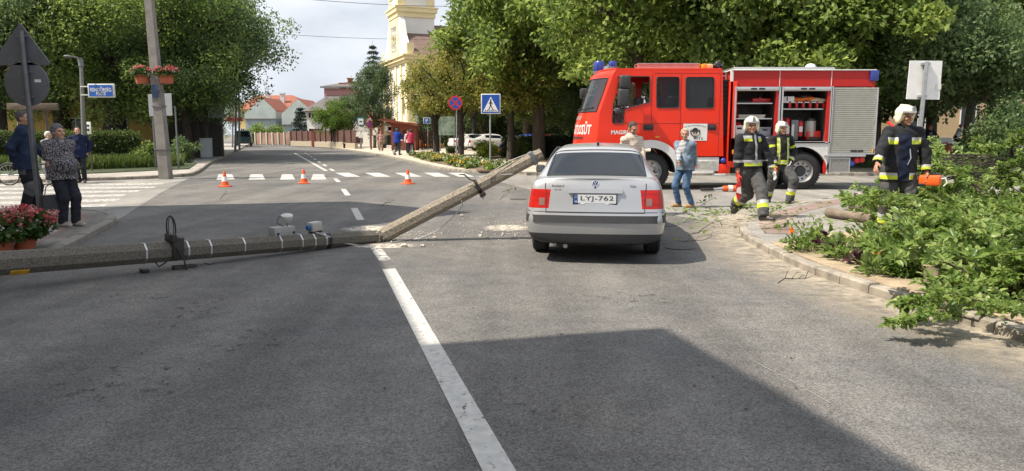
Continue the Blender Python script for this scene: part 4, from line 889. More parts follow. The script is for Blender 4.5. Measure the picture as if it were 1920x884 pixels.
def square_sign(name, label, px, py, x0, y0, x1, y1, r=.035):
    t, b = sign_post(name, label, px, py, y0 + 2, r=r); p, q_ = AT(x0, y0, b.y) - b, AT(x1, y1, b.y) - b
    MB().box(p.x, q_.x, -.075, -.045, q_.z, p.z, .012).build('frame', M_white, t); k = .035
    MB().box(p.x + k, q_.x - k, -.079, -.076, q_.z + k, p.z - k).build('face', M_blue, t, smooth=0); return t, p, q_
t, p, q_ = square_sign('crossing_sign', 'square blue pedestrian crossing sign with a walking figure in a white triangle', 919, 317, 902, 176.5, 938.5, 214); w, h = q_.x - p.x, p.z - q_.z; cx, cz = (p.x + q_.x) / 2, q_.z
def pp(u, v, y): return (cx + (u - .5) * w, y, cz + v * h)
MB().prism([pp(.10, .11, -.0795), pp(.90, .11, -.0795), pp(.5, .86, -.0795)], (0, -.003, 0)).build('triangle', M_white, t, smooth=0)
q = MB(); y = -.083; q.lathe([(0, 0), (.035 * w / .85 * 1.0, 0), (.035 * w / .85, .003), (0, .003)], 14, XF(pp(.5, .70, y), rx=R(90)))
for a, b2, wd in (((.5, .65), (.49, .42), .075), ((.49, .44), (.40, .22), .045), ((.50, .44), (.60, .22), .045), ((.5, .62), (.40, .50), .03), ((.5, .62), (.60, .48), .03), ((.40, .22), (.36, .22), .03), ((.60, .22), (.645, .23), .03)):
    A, B = Vector(pp(*a, y)), Vector(pp(*b2, y)); d = (B - A).normalized(); nn = Vector((-d.z, 0, d.x)) * wd * w * .5; q.prism([A + nn, B + nn, B - nn, A - nn], (0, -.003, 0))
for u in (.22, .335, .45, .56, .67, .785): q.prism([pp(u - .03, .135, y), pp(u + .03, .135, y), pp(u + .02 + (.5 - u) * .12, .2, y), pp(u - .03 + (.5 - u) * .12, .2, y)], (0, -.002, 0))
q.build('walking_figure', M_black, t, smooth=0)
t, b = sign_post('bus_stop_sign', 'square white bus stop sign on a pale post beside the bench', 677, 281, 222); p, q_ = AT(670, 221, b.y) - b, AT(683.5, 236, b.y) - b
MB().box(p.x, q_.x, -.07, -.045, q_.z, p.z, .01).build('frame', mat('sign teal', (.03, .16, .22), .5), t); k = .09; MB().box(p.x + k, q_.x - k, -.075, -.071, q_.z + k, p.z - k).build('face', M_white, t, smooth=0)
MB().box(p.x + .2, q_.x - .2, -.078, -.076, (p.z + q_.z) / 2 - .06, (p.z + q_.z) / 2 + .06).build('bus_symbol', M_black, t, smooth=0)
for py in (242, 256): c = AT(677, py, b.y) - b; MB().box(c.x - .22, c.x + .22, -.07, -.045, c.z - .14, c.z + .14).build('timetable', M_white, t, smooth=0)
t, b = sign_post('no_stopping_sign', 'leaning post with a no stopping disc under a red triangle near the notice boards', 694.5, 278, 221, lean=692, r=.06); c = AT(693.5, 234.5, b.y) - b; nostop(t, Vector((c.x, -.08, c.z)), .34)
c = [AT(685.5, 228, b.y) - b, AT(701.5, 228, b.y) - b, AT(693, 217, b.y) - b]; MB().prism([(v.x, -.07, v.z) for v in c], (0, .02, 0)).build('triangle_border', M_red, t, smooth=0); m_ = sum(c, Vector()) / 3
MB().prism([(m_.x + (v.x - m_.x) * .66, -.071, m_.z + (v.z - m_.z) * .66) for v in c], (0, -.004, 0)).build('triangle_face', M_white, t, smooth=0)
t, p, q_ = square_sign('parking_sign', 'small blue parking sign on a thin post right of the kiosk', 802, 282, 794, 221, 807, 232.5, .03)
vs, fs = fit_text('P', None, (p.z - q_.z) * .55, .02); MB().add(vs, fs, X=XF(((p.x + q_.x) / 2, -.083, (p.z + q_.z) / 2)) @ FACE).build('lettering', M_white, t, smooth=0)
t, b = sign_post('warning_sign', 'distant red triangle sign on a thin post before the brown fence', 556, 271, 246); c = AT(555, 250, b.y) - b; k = .5
MB().prism([(c.x - k, -.06, c.z - .4), (c.x + k, -.06, c.z - .4), (c.x, -.06, c.z + .5)], (0, .02, 0)).build('plate', M_red, t, smooth=0); MB().prism([(c.x - k * .6, -.062, c.z - .27), (c.x + k * .6, -.062, c.z - .27), (c.x, -.062, c.z + .28)], (0, -.003, 0)).build('plate_face', M_white, t, smooth=0)
# --- blank sign on the near right corner
b = Vector((AT(1707, 420, 14).x, 14, .1)); t = thing('traffic_sign', 'blank pale back of a square sign beside the firefighter with the chainsaw', 'traffic sign', b); e = AT(1738, 116, 14) - b
MB().tube([(0, 0, -.1), (e.x, 0, e.z)], .038, 12).build('post', M_steel, t)
P4 = [AT(1709, 113.5, 14) - b, AT(1770, 114, 14) - b, AT(1764, 187, 14) - b, AT(1702, 186, 14) - b]; MB().prism([(v.x, .045, v.z) for v in P4], (0, .02, 0)).build('plate', M_signl, t, smooth=0)
for py in (120, 181): c = AT(1737 - (py - 116) * .11, py, 14) - b; MB().box(c.x - .08, c.x + .08, -.01, .044, c.z - .02, c.z + .02).build('bracket', M_steel, t, smooth=0)
p = AT(1762, 163, 14) - b; MB().box(p.x - .05, p.x + .05, .038, .044, p.z - .05, p.z + .05).build('sticker', M_white, t, smooth=0)
# --- kiosk, notice boards, bench, fences, litter bins
M_kiosk = mat('red brown boards', (.20, .050, .028), .75, var=.2, scale=2, stretch=(1, 1, 8)); M_kdark = mat('dark brown wood', (.060, .032, .022), .85, var=.25, scale=3)
b = Vector((AT(734, 282, 66).x, 66, .1)); t = thing('kiosk', 'red brown wooden kiosk with a sloping roof', 'kiosk', b)
W_ = AT(780, 282, 66).x - b.x; hl = AT(734, 229, 66).z - .1; hr = AT(780, 236, 66).z - .1
MB().prism([(0, 0, 0), (W_, 0, 0), (W_, 0, hr), (0, 0, hl)], (0, 2.4, 0)).build('wall', M_kiosk, t, smooth=0)
MB().prism([(-.45, -.3, hl + .02), (W_ + .15, -.3, hr + .02), (W_ + .15, -.3, hr + .17), (-.45, -.3, hl + .2)], (0, 3.0, 0)).build('roof', M_kiosk, t, smooth=0)
MB().box(.25, .75, -.03, -.003, .1, 2.0).build('door', M_kdark, t, smooth=0); MB().box(1.0, 1.9, -.03, -.003, 1.0, 1.75).build('shutter', M_kdark, t, smooth=0)
def noticeboard(label, x0, y0, x1, y1, yb, D, papers, roof=False):
    b = Vector((AT(x0, y0, D).x, D, .1)); t = thing('notice_board', label, 'notice board', b); w = AT(x1, y0, D).x - b.x; z0, z1 = AT(x0, y1, D).z - .1, AT(x0, y0, D).z - .1
    for x in (-.16, w + .02): MB().box(x, x + .14, -.07, .07, -.05, z1 + .25).build('post', M_kiosk, t, smooth=0)
    MB().box(0, w, -.04, .04, z0, z1).build('board', mat('cork board', (.30, .24, .15), .9, var=.2), t, smooth=0)
    if roof: MB().box(-.4, w + .4, -.35, .25, z1 + .26, z1 + .36).build('roof', M_kiosk, t, smooth=0)
    rr = random.Random(x0)
    for k in range(papers): u, v = rr.uniform(.05, .7), rr.uniform(.1, .55); MB().box(w * u, w * u + .34, -.046, -.041, z0 + (z1 - z0) * v, z0 + (z1 - z0) * v + .42).build('paper', M_white, t, smooth=0)
    return t
noticeboard('notice board with white papers left of the wooden kiosk', 718, 232, 733, 254, 282, 67, 3, True); noticeboard('notice board between the leaning sign post and the woman in the striped shirt', 697, 241, 708, 255, 278, 70, 2)
b = Vector((AT(650, 276, 76).x, 76, .1)); t = thing('park_bench', 'dark wooden bench with a high back beside the bus stop', 'bench', b)
MB().box(-.4, 1.6, -.25, .2, .42, .48).build('seat', M_kdark, t, smooth=0); MB().box(-.4, 1.6, .22, .28, .5, 1.15).build('backrest', M_kdark, t, smooth=0)
for x in (-.3, 1.4): MB().box(x, x + .1, -.2, .2, 0, .418).build('leg', M_kdark, t, smooth=0)
def fence(label, p, q, h, m, z=.1, board=.11, gap=.03, post=None, base=0, postw=.14, step=2.0, mb_=None, group=None):
    p, q = Vector((p[0], p[1], z)), Vector((q[0], q[1], z)); Ln = (q - p).length; t = thing('fence', label, 'fence', p, math.atan2(q.y - p.y, q.x - p.x), group=group); s = MB(); n = int(Ln / (board + gap))
    for k in range(n): s.box(k * (board + gap), k * (board + gap) + board, -.02, .02, base + .06, h)
    s.build('boards', m, t, smooth=0); r = MB()
    for z_ in (base + .25, h - .2): r.box(0, Ln, .022, .07, z_ - .04, z_ + .04)
    r.build('rails', m, t, smooth=0)
    if base: MB().box(0, Ln, -.15, .15, -.05, base).build('base_wall', mb_ or mat('stone base', (.36, .30, .22), .9, var=.2), t, smooth=0)
    k = 0
    while k * step <= Ln + .01: MB().box(k * step - postw / 2, k * step + postw / 2, -.15, -.023, base, h + .12).build('post', post or m, t, smooth=0); k += 1
    return t
M_fence = mat('brown fence boards', (.125, .062, .048), .8, var=.2, scale=2); M_fp = mat('pale concrete posts', (.44, .40, .33), .9, var=.15)
fence('pale post fence with brown boards below the grey green gables', (AT(480, 270, 101).x, 101), (AT(544, 270, 97).x, 97), 1.55, mat('pinkish boards', (.32, .20, .15), .85, var=.25, scale=1), post=M_fp, step=1.2, postw=.2)
fence('brown board fence on a low wall left of the brown gate pillar', (AT(547, 270, 95).x, 95), (AT(588, 270, 88).x, 88), 1.75, M_fence, base=.55, step=2.2)
fence('brown board fence on a stone base below the round tree', (AT(592, 270, 87).x, 87), (AT(668, 270, 73).x, 73), 1.8, M_fence, base=.55, step=2.4)
fence('dark board fence right of the wooden kiosk', (AT(781, 270, 68).x, 68), (AT(818, 270, 68.5).x, 68.5), 1.75, M_kdark, gap=.06)
b = Vector((AT(590, 270, 87.6).x, 87.6, .1)); t = thing('gate_pillar', 'brown brick gate pillar between the two brown fences', 'pillar', b); MB().box(-.3, .3, -.3, .3, 0, 1.9).build('shaft', M_brick, t, smooth=0); MB().box(-.36, .36, -.36, .36, 1.902, 2.0).build('cap', M_kdark, t, smooth=0)
M_bin = mat('orange wood', (.46, .13, .03), .7, var=.2, scale=6)
def litterbin(label, b, h, r): 
    t = thing('litter_bin', label, 'litter bin', b); s = MB()
    for k in range(14): a = 2 * math.pi * k / 14; s.box(-r * .19, r * .19, -.012, .012, .12, h, X=XF((r * math.cos(a), r * math.sin(a), 0), rz=a + R(90)))
    s.build('slats', M_bin, t, smooth=0); MB().lathe([(r * .86, .14), (r * .86, h - .03)], 18, close=False).build('liner', M_greymetal, t); MB().tube([(0, 0, -.05), (0, 0, .2)], .05, 8).build('leg', M_greymetal, t)
    for z in (.2, h - .06): MB().torus((0, 0, 0), r * 1.04, .012, XF((0, 0, z), rx=R(90)), 20, 5).build('hoop', M_greymetal, t)
litterbin('round orange slatted litter bin right of the wooden kiosk', G(789, 280, .1), .85, .24); litterbin('orange slatted litter bin on the lawn right of the woman in the dark jacket', Vector((AT(1775, 270, 33.5).x, 33.5, .25)), .82, .2)
b = Vector((AT(823, 270, 64).x, 64, .1)); t = thing('map_board', 'large green and blue map board behind the rusty tree', 'map board', b); w = AT(853, 270, 64).x - b.x
MB().box(0, w, -.04, .04, AT(823, 254, 64).z - .1, AT(823, 218, 64).z - .1).build('panel', mat('map print', (.10, .19, .14), .5, var=.3, scale=3, col2=(.30, .36, .30)), t, smooth=0)
for x in (.05, w - .12): MB().box(x, x + .09, .045, .13, -.05, AT(823, 218, 64).z - .1).build('post', M_greymetal, t, smooth=0)
# board with a red ring in the park
b = Vector((AT(1773, 245, 52).x, 52, .25)); t = thing('sandwich_board', 'white standing board with a red ring in the park', 'board', b); w, h = .46, 1.05
MB().prism([(-w, -.25, 0), (w, -.25, 0), (w, 0, h), (-w, 0, h)], (0, .03, 0)).prism([(-w, .28, 0), (w, .28, 0), (w, .035, h), (-w, .035, h)], (0, .03, 0)).build('panels', M_white, t, smooth=0)
MB().torus((0, 0, 0), .19, .05, XF((0, -.155, .52), rx=R(-13.4)), 24, 6).build('ring', M_red, t)
# --- overhead wires
def wire(label, pts, r=.016):
    q = MB().tube(pts, r, 5); tag(q.build('overhead_wire', M_black), label, 'wire')
def sag(a, b, s, n=24): return [a.lerp(b, k / n) - Vector((0, 0, s * 4 * (k / n) * (1 - k / n))) for k in range(n + 1)]
wire('upper thin overhead wire crossing the sky before the church tower', sag(AT(380, -22, 42), AT(1000, 8, 62), .5)); wire('lower thin overhead wire crossing the sky at the church roof level', sag(AT(395, 52, 64), AT(900, 72, 66), .4))
# --- traffic cones
M_cone = mat('cone orange', (.78, .10, .012), .5, var=.06); M_cw = mat('cone white', (.75, .74, .72), .5, var=.04)
def cone(label, b, h=.46, group='traffic cones across the road', rz=0):
    t = thing('traffic_cone', label, 'traffic cone', b, rz, group); f = lambda z: .125 - .1 * (z / h)
    MB().box(-.17, .17, -.17, .17, 0, .03, .008).build('base', M_cone, t)
    MB().lathe([(.14, .031), (f(.05), .05), (f(h * .36), h * .36)], 20, close=False).lathe([(f(h * .66), h * .66), (f(h) * 1, h), (.012, h + .004)], 20, close=False).build('cone', M_cone, t)
    MB().lathe([(f(h * .36) + .0005, h * .36), (f(h * .66) + .0005, h * .66)], 20, close=False).build('white_band', M_cw, t); return t
c1_ = cone('orange traffic cone on the road before the zebra crossing, nearest the concrete pole', G(422, 350.5))
dup(c1_, 'orange traffic cone on the road in the middle of the three', G(570, 344.5), .3); dup(c1_, 'orange traffic cone on the road nearest the silver car', G(765, 345.5), .8)
# ================================================================ FALLEN POLE
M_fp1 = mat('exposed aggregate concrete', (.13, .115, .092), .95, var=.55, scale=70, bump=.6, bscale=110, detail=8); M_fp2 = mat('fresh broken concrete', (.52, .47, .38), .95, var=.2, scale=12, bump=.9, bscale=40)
E0 = AT(0, 494, 7.5); E1 = AT(708, 444.5, 11.0); ext = E0 + (E0 - E1) * .55
def r_at(t): return .130 - .020 * t
lo = thing('fallen_pole', 'lower length of a broken concrete pole lying across the left lane', 'pole', (0, 0, 0))
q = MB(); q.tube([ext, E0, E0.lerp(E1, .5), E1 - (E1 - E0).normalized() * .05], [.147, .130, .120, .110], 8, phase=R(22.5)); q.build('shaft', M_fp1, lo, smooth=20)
axl = (E1 - E0).normalized(); rnd = random.Random(4); b = bmesh.new(); bmesh.ops.create_icosphere(b, subdivisions=3, radius=.115)
for v in b.verts: v.co *= rnd.uniform(.8, 1.1); v.co.x *= .8
q = MB(); b.verts.index_update(); q.add([v.co + E1 - axl * .06 for v in b.verts], [[v.index for v in f.verts] for f in b.faces]); b.free(); q.build('broken_end', M_fp2, lo, smooth=0)
def at_px(px):
    a, b = 0.0, 1.0
    for _ in range(40):
        m = (a + b) / 2
        if proj(E0.lerp(E1, m))[0] < px: a = m
        else: b = m
    return a
sidev = axl.cross(Vector((0, 0, 1))).normalized(); upv = sidev.cross(axl)
BAS = Matrix((axl, -sidev, upv)).transposed().to_4x4()         # local x along the pole, y away from the camera, z up
def onpole(px): t = at_px(px); return Matrix.Translation(E0.lerp(E1, t)) @ BAS, r_at(t)
M_strap = mat('steel strap', (.55, .55, .54), .35, .8, var=.1); M_yel = mat('yellow paint', (.50, .28, .02), .7, var=.25, scale=12)
def octring(mb, X, r, x0, x1, th): 
    for k in range(8):
        a0, a1 = R(22.5 + 45 * k), R(22.5 + 45 * (k + 1)); p = [(math.cos(a) * rr, math.sin(a) * rr) for rr in (r, r + th) for a in (a0, a1)]
        mb.add([(x, y, z) for x in (x0, x1) for (y, z) in p], [(0, 1, 3, 2), (4, 6, 7, 5), (0, 2, 6, 4), (1, 5, 7, 3), (2, 3, 7, 6), (0, 4, 5, 1)], X=X)
for px, dx in ((268, .0), (347, 0), (389, 0), (452, 0), (521, 0), (560, 0), (584, 0), (605, 0)):
    X, r = onpole(px); mb = MB(); octring(mb, X, r * 1.0, -.009, .009, .005)
    mb.build('strap', M_strap, lo, smooth=0)
X, r = onpole(612); mb = MB(); octring(mb, X, r, -.03, .03, .004); mb.build('tar_band', M_black, lo, smooth=0)
X, r = onpole(33); MB().box(-.11, .10, -r * 1.0, -r * .92, -.075, .03, X=X @ Matrix.Rotation(R(45), 4, 'X') @ Matrix.Diagonal((.8, 1, .62, 1))).build('yellow_mark', M_yel, lo, smooth=0)
for px in (268, 347, 391, 455, 521, 584): X, r = onpole(px); MB().box(-.03, .05, -.06, .05, -r - .10, -r - .055, .008, X=X).tube([(0, -r * .3, -r - .06), (.03, -r * .6, -r - .14), (.06, -r * .2, -r - .1)], .008, 5, X=X).build('clamp', M_black, lo)
# dark bracket with cable coil
X, r = onpole(326); mb = MB(); mb.box(-.07, .06, -r - .04, .05, -r * .6, r + .05, .015, X=X); mb.box(-.09, -.03, -r - .05, .05, r + .0, r + .09, .01, X=X); mb.box(-.05, .22, -.14, -.04, -r - .10, -r - .04, .01, X=X)
mb.build('bracket', mat('rusty bracket', (.05, .042, .036), .8, .3, var=.3, scale=15), lo)
mb = MB()
for k, (rx_, rz_, tilt) in enumerate(((.065, .15, 15), (.05, .145, -50), (.06, .14, 40))): mb.tube([(rx_ * math.cos(a), 0, rz_ * math.sin(a)) for a in np.linspace(0, 6.28, 30)], .0055, 6, X=X @ Matrix.Translation((-.02, .02, r + .15)) @ Matrix.Rotation(R(tilt), 4, 'Z') @ Matrix.Rotation(R(-6), 4, 'Y'))
mb.tube([(-.06, -.05, r), (-.04, -r - .06, .05), (.03, -r - .08, -.08), (.05, -r - .1, -r - .1), (.08, -r - .06, -r - .2)], .01, 6, X=X).tube([(-.1, -.02, -r), (-.2, -.06, -r - .04), (-.24, -.05, -r + .02)], .008, 6, X=X)
mb.build('cable_coil', M_rub, lo)
# box with a domed lamp
M_box = mat('box grey', (.30, .295, .275), .5, var=.06); X, r = onpole(528); ub = Matrix.Translation(X.translation + Vector((0, .06, r))) @ Matrix.Rotation(math.atan2(axl.y, axl.x), 4, 'Z') @ Matrix.Scale(.8, 4); z0 = .005
bx = MB().box(-.20, .18, -.10, .10, z0 - .03, z0 + .125, .006, X=ub).build('control_box', M_box, lo)
for x in (-.14, .15): MB().box(x - .02, x + .02, -.106, -.101, z0 + .0, z0 + .04, X=ub).build('latch', M_black, bx, smooth=0)
MB().tube([(.09, 0, z0 + .125), (.09, 0, z0 + .21)], .013, 8, X=ub).build('lamp_stem', M_greymetal, lo); MB().lathe([(.0, .2), (.05, .2), (.088, .26), (.1, .30), (.098, .325), (.06, .34), (0, .345)], 24, ub @ XF((.09, 0, z0 - .0), rx=R(12), ry=R(-6))).build('lamp_head', mat('pale lamp', (.50, .50, .46), .4), lo)
MB().tube([(.06, .0, z0 + .30), (-.06, .0, z0 + .29), (-.10, .0, z0 + .2), (-.02, 0, z0 + .14), (.03, 0, z0 + .128)], .007, 6, X=ub).build('lamp_cable', M_black, lo)
X, r = onpole(590); ub = Matrix.Translation(X.translation + Vector((0, .06, 0))) @ Matrix.Rotation(math.atan2(axl.y, axl.x) + R(4), 4, 'Z') @ Matrix.Rotation(R(-3), 4, 'Y') @ Matrix.Translation((0, 0, r)) @ Matrix.Scale(.82, 4); z0 = .03
MB().box(-.10, .10, -.08, .08, z0, z0 + .15, .008, X=ub).build('junction_box', mat('box cream', (.40, .375, .33), .5, var=.06), lo); MB().tube([(-.102, 0, z0 + .07), (-.155, 0, z0 + .07)], [.05, .043], 14, X=ub).build('plug', mat('plug blue', (.02, .10, .28), .5), lo)
MB().box(.03, .10, -.07, .05, z0 - .035, z0 - .003, .005, X=ub).box(-.1, -.04, -.05, .05, z0 - .04, z0 - .003, .005, X=ub).build('box_foot', M_black, lo)
p0 = onpole(598)[0].translation; r = .12; pts = [p0 + Vector((0, -.1, r + .01)), onpole(622)[0].translation + Vector((0, -r - .01, .06)), onpole(650)[0].translation + Vector((0, -r - .015, -.04)), onpole(675)[0].translation + Vector((0, -r - .01, -.09)), onpole(702)[0].translation + Vector((0, -r - .02, -.115))]
MB().tube(pts, .012, 7).build('cable', mat('pale cable', (.42, .41, .39), .5), lo)
# upper length, leaning on the car
U0 = AT(716, 443, 11.08); U1 = AT(1016, 289, 11.30); up = thing('broken_pole', 'upper length of the broken concrete pole leaning on the side of the silver car', 'pole', (0, 0, 0)); axu = (U1 - U0).normalized()
q = MB(); q.tube([U0 + axu * .03, U0.lerp(U1, .5), U1], [.124, .109, .094], 8, phase=R(22.5)); q.build('shaft', mat('sunlit aggregate concrete', (.25, .215, .165), .95, var=.45, scale=38, bump=.9, bscale=55, detail=8), up, smooth=20)  # paler copy of the pole concrete, sunlight put into its colour
b = bmesh.new(); bmesh.ops.create_icosphere(b, subdivisions=3, radius=.112)
for v in b.verts: v.co *= rnd.uniform(.8, 1.12)
q = MB(); b.verts.index_update(); q.add([v.co + U0 + axu * .06 for v in b.verts], [[v.index for v in f.verts] for f in b.faces]); b.free(); q.build('broken_end', M_fp2, up, smooth=0)
q = MB()
for k in range(5): a = k * 1.26; o_ = Vector((0, math.cos(a) * .07, math.sin(a) * .07)); q.tube([E1 - axl * .1 + o_, E1 + Vector((.03, 0, .03)) + o_ * .8, U0 + axu * .1 + o_], .006, 5)
q.build('reinforcing_bars', mat('rusty steel', (.12, .05, .025), .8, .4, var=.3), up)
su = axu.cross(Vector((0, 0, 1))).normalized(); uu = su.cross(axu); BU = Matrix((axu, -su, uu)).transposed().to_4x4()
def onup(t): return Matrix.Translation(U0.lerp(U1, t)) @ BU
mb = MB(); X = onup(.60); octring(mb, X, .115, -.03, .02, .012); mb.box(-.04, .05, -.13, -.06, -.16, -.1, .01, X=X); mb.tube([(0, -.1, .1), (-.06, -.12, .16), (-.10, -.1, .26), (-.17, -.1, .30)], [.012, .01, .012, .006], 6, X=X); mb.tube([(0.02, -.12, -.02), (.05, -.13, -.14), (-.02, -.12, -.19), (.0, -.12, -.1)], .009, 6, X=X); mb.build('bracket', MATS['rusty bracket'], up)
mb = MB(); X = onup(.955); mb.box(-.06, .0, -.12, .12, -.10, .108, .01, X=X); mb.build('end_collar', M_greymetal, up)
mb = MB(); q0 = U0.lerp(U1, .97) + Vector((0, 0, .09)); pts = [q0, U0.lerp(U1, .80) + Vector((-.02, -.06, .14)), U0.lerp(U1, .64) + Vector((0, -.12, .11)), U0.lerp(U1, .78) + Vector((.0, -.14, -.03)), U0.lerp(U1, .80) + Vector((.04, -.13, -.05))]
mb.tube(pts, .007, 6)
ln = [U0.lerp(U1, .50) + Vector((0, -.13, -.08)), AT(868, 386, 11.25), AT(845, 412, 11.15), AT(815, 436, 11.05), AT(785, 448, 10.98), Vector((G(765, 451.5).x, G(765, 451.5).y, .012)), Vector((G(738, 455.5).x, G(738, 455.5).y, .012))]
mb.tube(ln, .0075, 6); mb.build('cable', MATS['pale cable'], up)
# twigs on the road
def twig(label, px, py, L_, rz, seed, leafy=0, z=.0, thick=.006):
    L_ *= .7
    rr = random.Random(seed); g = G(px, py, z); t = thing('fallen_twig', label, 'twig', (g.x, g.y, z + .012), rz, 'twigs dropped on the ground'); mb = MB(); pts = [Vector((-L_ / 2, 0, 0))]
    for k in range(5): pts.append(pts[-1] + Vector((L_ / 5, rr.gauss(0, .05) * L_, abs(rr.gauss(0, .03)))))
    mb.tube(pts, [thick, thick * .9, thick * .8, thick * .6, thick * .5, thick * .3], 6)
    for k in (1, 2, 3, 4): ag, ll = rr.choice((-1, 1)) * rr.uniform(.3, 1.2), rr.uniform(.12, .5) * L_; e = pts[k] + Vector((math.cos(ag) * ll, math.sin(ag) * ll, rr.uniform(.0, .10))); mb.tube([pts[k], pts[k].lerp(e, .5) + Vector((0, 0, .03)), e], [thick * .6, thick * .45, thick * .25], 5)
    mb.build('stem', M_barkdark, t)
    if leafy:
        rng = np.random.default_rng(seed); P = np.array([list(pts[1].lerp(pts[5], rr.random()) + Vector((rr.gauss(0, .08), rr.gauss(0, .1), abs(rr.gauss(0, .03)) + .01))) for _ in range(leafy)]); V, Fq = leaves(P, .10, rng, up=1.0); npmesh('leaves', V, Fq, L_mid, t)
for a in ((728, 387, .42, .3, 1, 0, 'small bare twig in the shade left of the raised pole'), (955, 361, .55, -.1, 2, 6, 'twig with one leaf left of the silver car'), (945, 375, .3, .5, 3, 0, 'tiny dark twig on the road near the manhole left of the car'), (1265, 428, .9, .2, 4, 0, 'dark bare twig at the edge of the car shadow'), (1325, 440, 1.1, .5, 5, 0, 'longer bare twig between the car shadow and the kerb'), (1490, 536, .45, -.4, 6, 0, 'thin curved twig alone on the sunny road'), (1340, 404, .9, .2, 7, 30, 'leafy twig on the ground at the feet of the denim jacket man'), (1400, 403, .8, -.3, 8, 30, 'leafy twig under the striding firefighter'), (1290, 403, .4, .1, 9, 12, 'small leafy twig behind the heel of the denim jacket man'), (1475, 430, 1.2, .1, 10, 30, 'leafy twig lying on the corner paving'), (1440, 402, .7, .4, 11, 20, 'leafy twig by the front boot of the striding firefighter'), (1310, 455, .8, -.2, 12, 0, 'bare twig at the right end of the car shadow'), (420, 376, .25, .2, 13, 0, 'small twig in the sun below the left traffic cone'), (1325, 388, .5, .3, 14, 14, 'green twig right of the shoes of the denim jacket man'), (1640, 378, .8, .3, 15, 30, 'leafy twig between the kerb and the sawn logs')):
    twig(a[6], a[0], a[1], a[2], a[3], a[4], a[5], .106 if a[0] > 1395 and a[1] > 395 or a[0] > 1600 else 0.006)
# ================================================================ CARS
M_silver = mat('silver car paint', (.43, .435, .44), .32, .5, var=.02, coat=.5)
M_carglass = glassmat('tinted car glass', (.010, .014, .020), .97, .04, .22)
M_well = mat('wheel well', (.012, .012, .012), .95)
M_trim = mat('dark bumper trim', (.035, .035, .037), .55, var=.1)
M_tail = mat('tail lamp red', (.42, .010, .005), .3, var=.25, scale=40, stretch=(.1, .1, 1), coat=.2, spec=.3)
M_rim = mat('alloy rim', (.48, .48, .48), .35, .7, var=.05)
BODY, GLASS_R, GLASS_S, GLASS_F, TAIL, TRIM, DIFF, WELL, PILLAR, LID = range(10)
def car_mesh(st, rows_rear, rows_front, L_, wheels, wr):
    """st: list of (y, [9 (x,z) points from bottom centre to roof centre]); returns an evaluated, smoothed mesh"""
    bm = bmesh.new(); ring = []
    for (y, pts) in st:
        rr = [bm.verts.new((x, y + (yo[0] if yo else 0), z)) for (x, z, *yo) in pts]; ll = [rr[0]] + [bm.verts.new((-x, y + (yo[0] if yo else 0), z)) for (x, z, *yo) in pts[1:-1]] + [rr[-1]]; ring.append((rr, ll))
    n = len(st[0][1])
    def q(vs, mi):
        try: f = bm.faces.new(vs); f.material_index = mi; f.smooth = True
        except ValueError: pass
    for i in range(len(st) - 1):
        for j in range(n - 1):
            mi = MATF(i, j)
            (r0, l0), (r1, l1) = ring[i], ring[i + 1]; q([r0[j], r1[j], r1[j + 1], r0[j + 1]], mi); q([l0[j], l0[j + 1], l1[j + 1], l1[j]], mi)
    for end, (rr, ll), sgn in ((0, ring[0], -1), (1, ring[-1], 1)):      # end caps: a grid across the width, bowed outwards
        fr = [1, .745, .37, 0, -.37, -.745, -1]; bow = (.06 if end == 0 else .14); rowsv = []
        for j in range(1, n - 1):
            row = []
            for f in fr:
                if f == 1: row.append(rr[j])
                elif f == -1: row.append(ll[j])
                else: c = rr[j].co; row.append(bm.verts.new((c.x * f, c.y + sgn * bow * (1 - f * f), c.z + (rr[-1].co.z - c.z) * 0)))
            rowsv.append(row)
        for j in range(len(rowsv) - 1):
            for k in range(6): q([rowsv[j][k], rowsv[j][k + 1], rowsv[j + 1][k + 1], rowsv[j + 1][k]] if end else [rowsv[j][k], rowsv[j + 1][k], rowsv[j + 1][k + 1], rowsv[j][k + 1]], CAPF(end, j + 1, k))
        # close to the centre line top and bottom
        for k in range(3):
            a, b2 = rowsv[-1][k], rowsv[-1][k + 1]
        top = rowsv[-1]; q([rr[-1]] + [v for v in (top if end else top[::-1])], BODY); bot = rowsv[0]; q([rr[0]] + [v for v in (bot[::-1] if end else bot)], WELL)
    bmesh.ops.recalc_face_normals(bm, faces=bm.faces[:])
    me = bpy.data.meshes.new('car_shell'); bm.to_mesh(me); bm.free()
    for k in range(10): me.materials.append(None)
    o = bpy.data.objects.new('car_shell', me); C.objects.link(o); s = o.modifiers.new('s', 'SUBSURF'); s.levels = 3; s.render_levels = 3
    cu = []
    for (x, y) in wheels:
        cm = MB().tube([(x - .26 if x > 0 else x + .26, y, wr), (x + .3 if x > 0 else x - .3, y, wr)], wr + .045, 32); c = cm.build('cutter', [M_well], smooth=0); cu.append(c)
        b = o.modifiers.new('b', 'BOOLEAN'); b.operation = 'DIFFERENCE'; b.solver = 'EXACT'; b.object = c
        for _ in range(10): pass
    for c in cu:
        c.data.materials.clear()
        for k in range(10): c.data.materials.append(None)
        for p in c.data.polygons: p.material_index = WELL
    for m_ in o.modifiers:
        if m_.type == 'BOOLEAN': m_.material_mode = 'INDEX'
    dg = bpy.context.evaluated_depsgraph_get(); dg.update(); res = bpy.data.meshes.new_from_object(o.evaluated_get(dg))
    bpy.data.objects.remove(o)
    for c in cu: bpy.data.objects.remove(c)
    return res
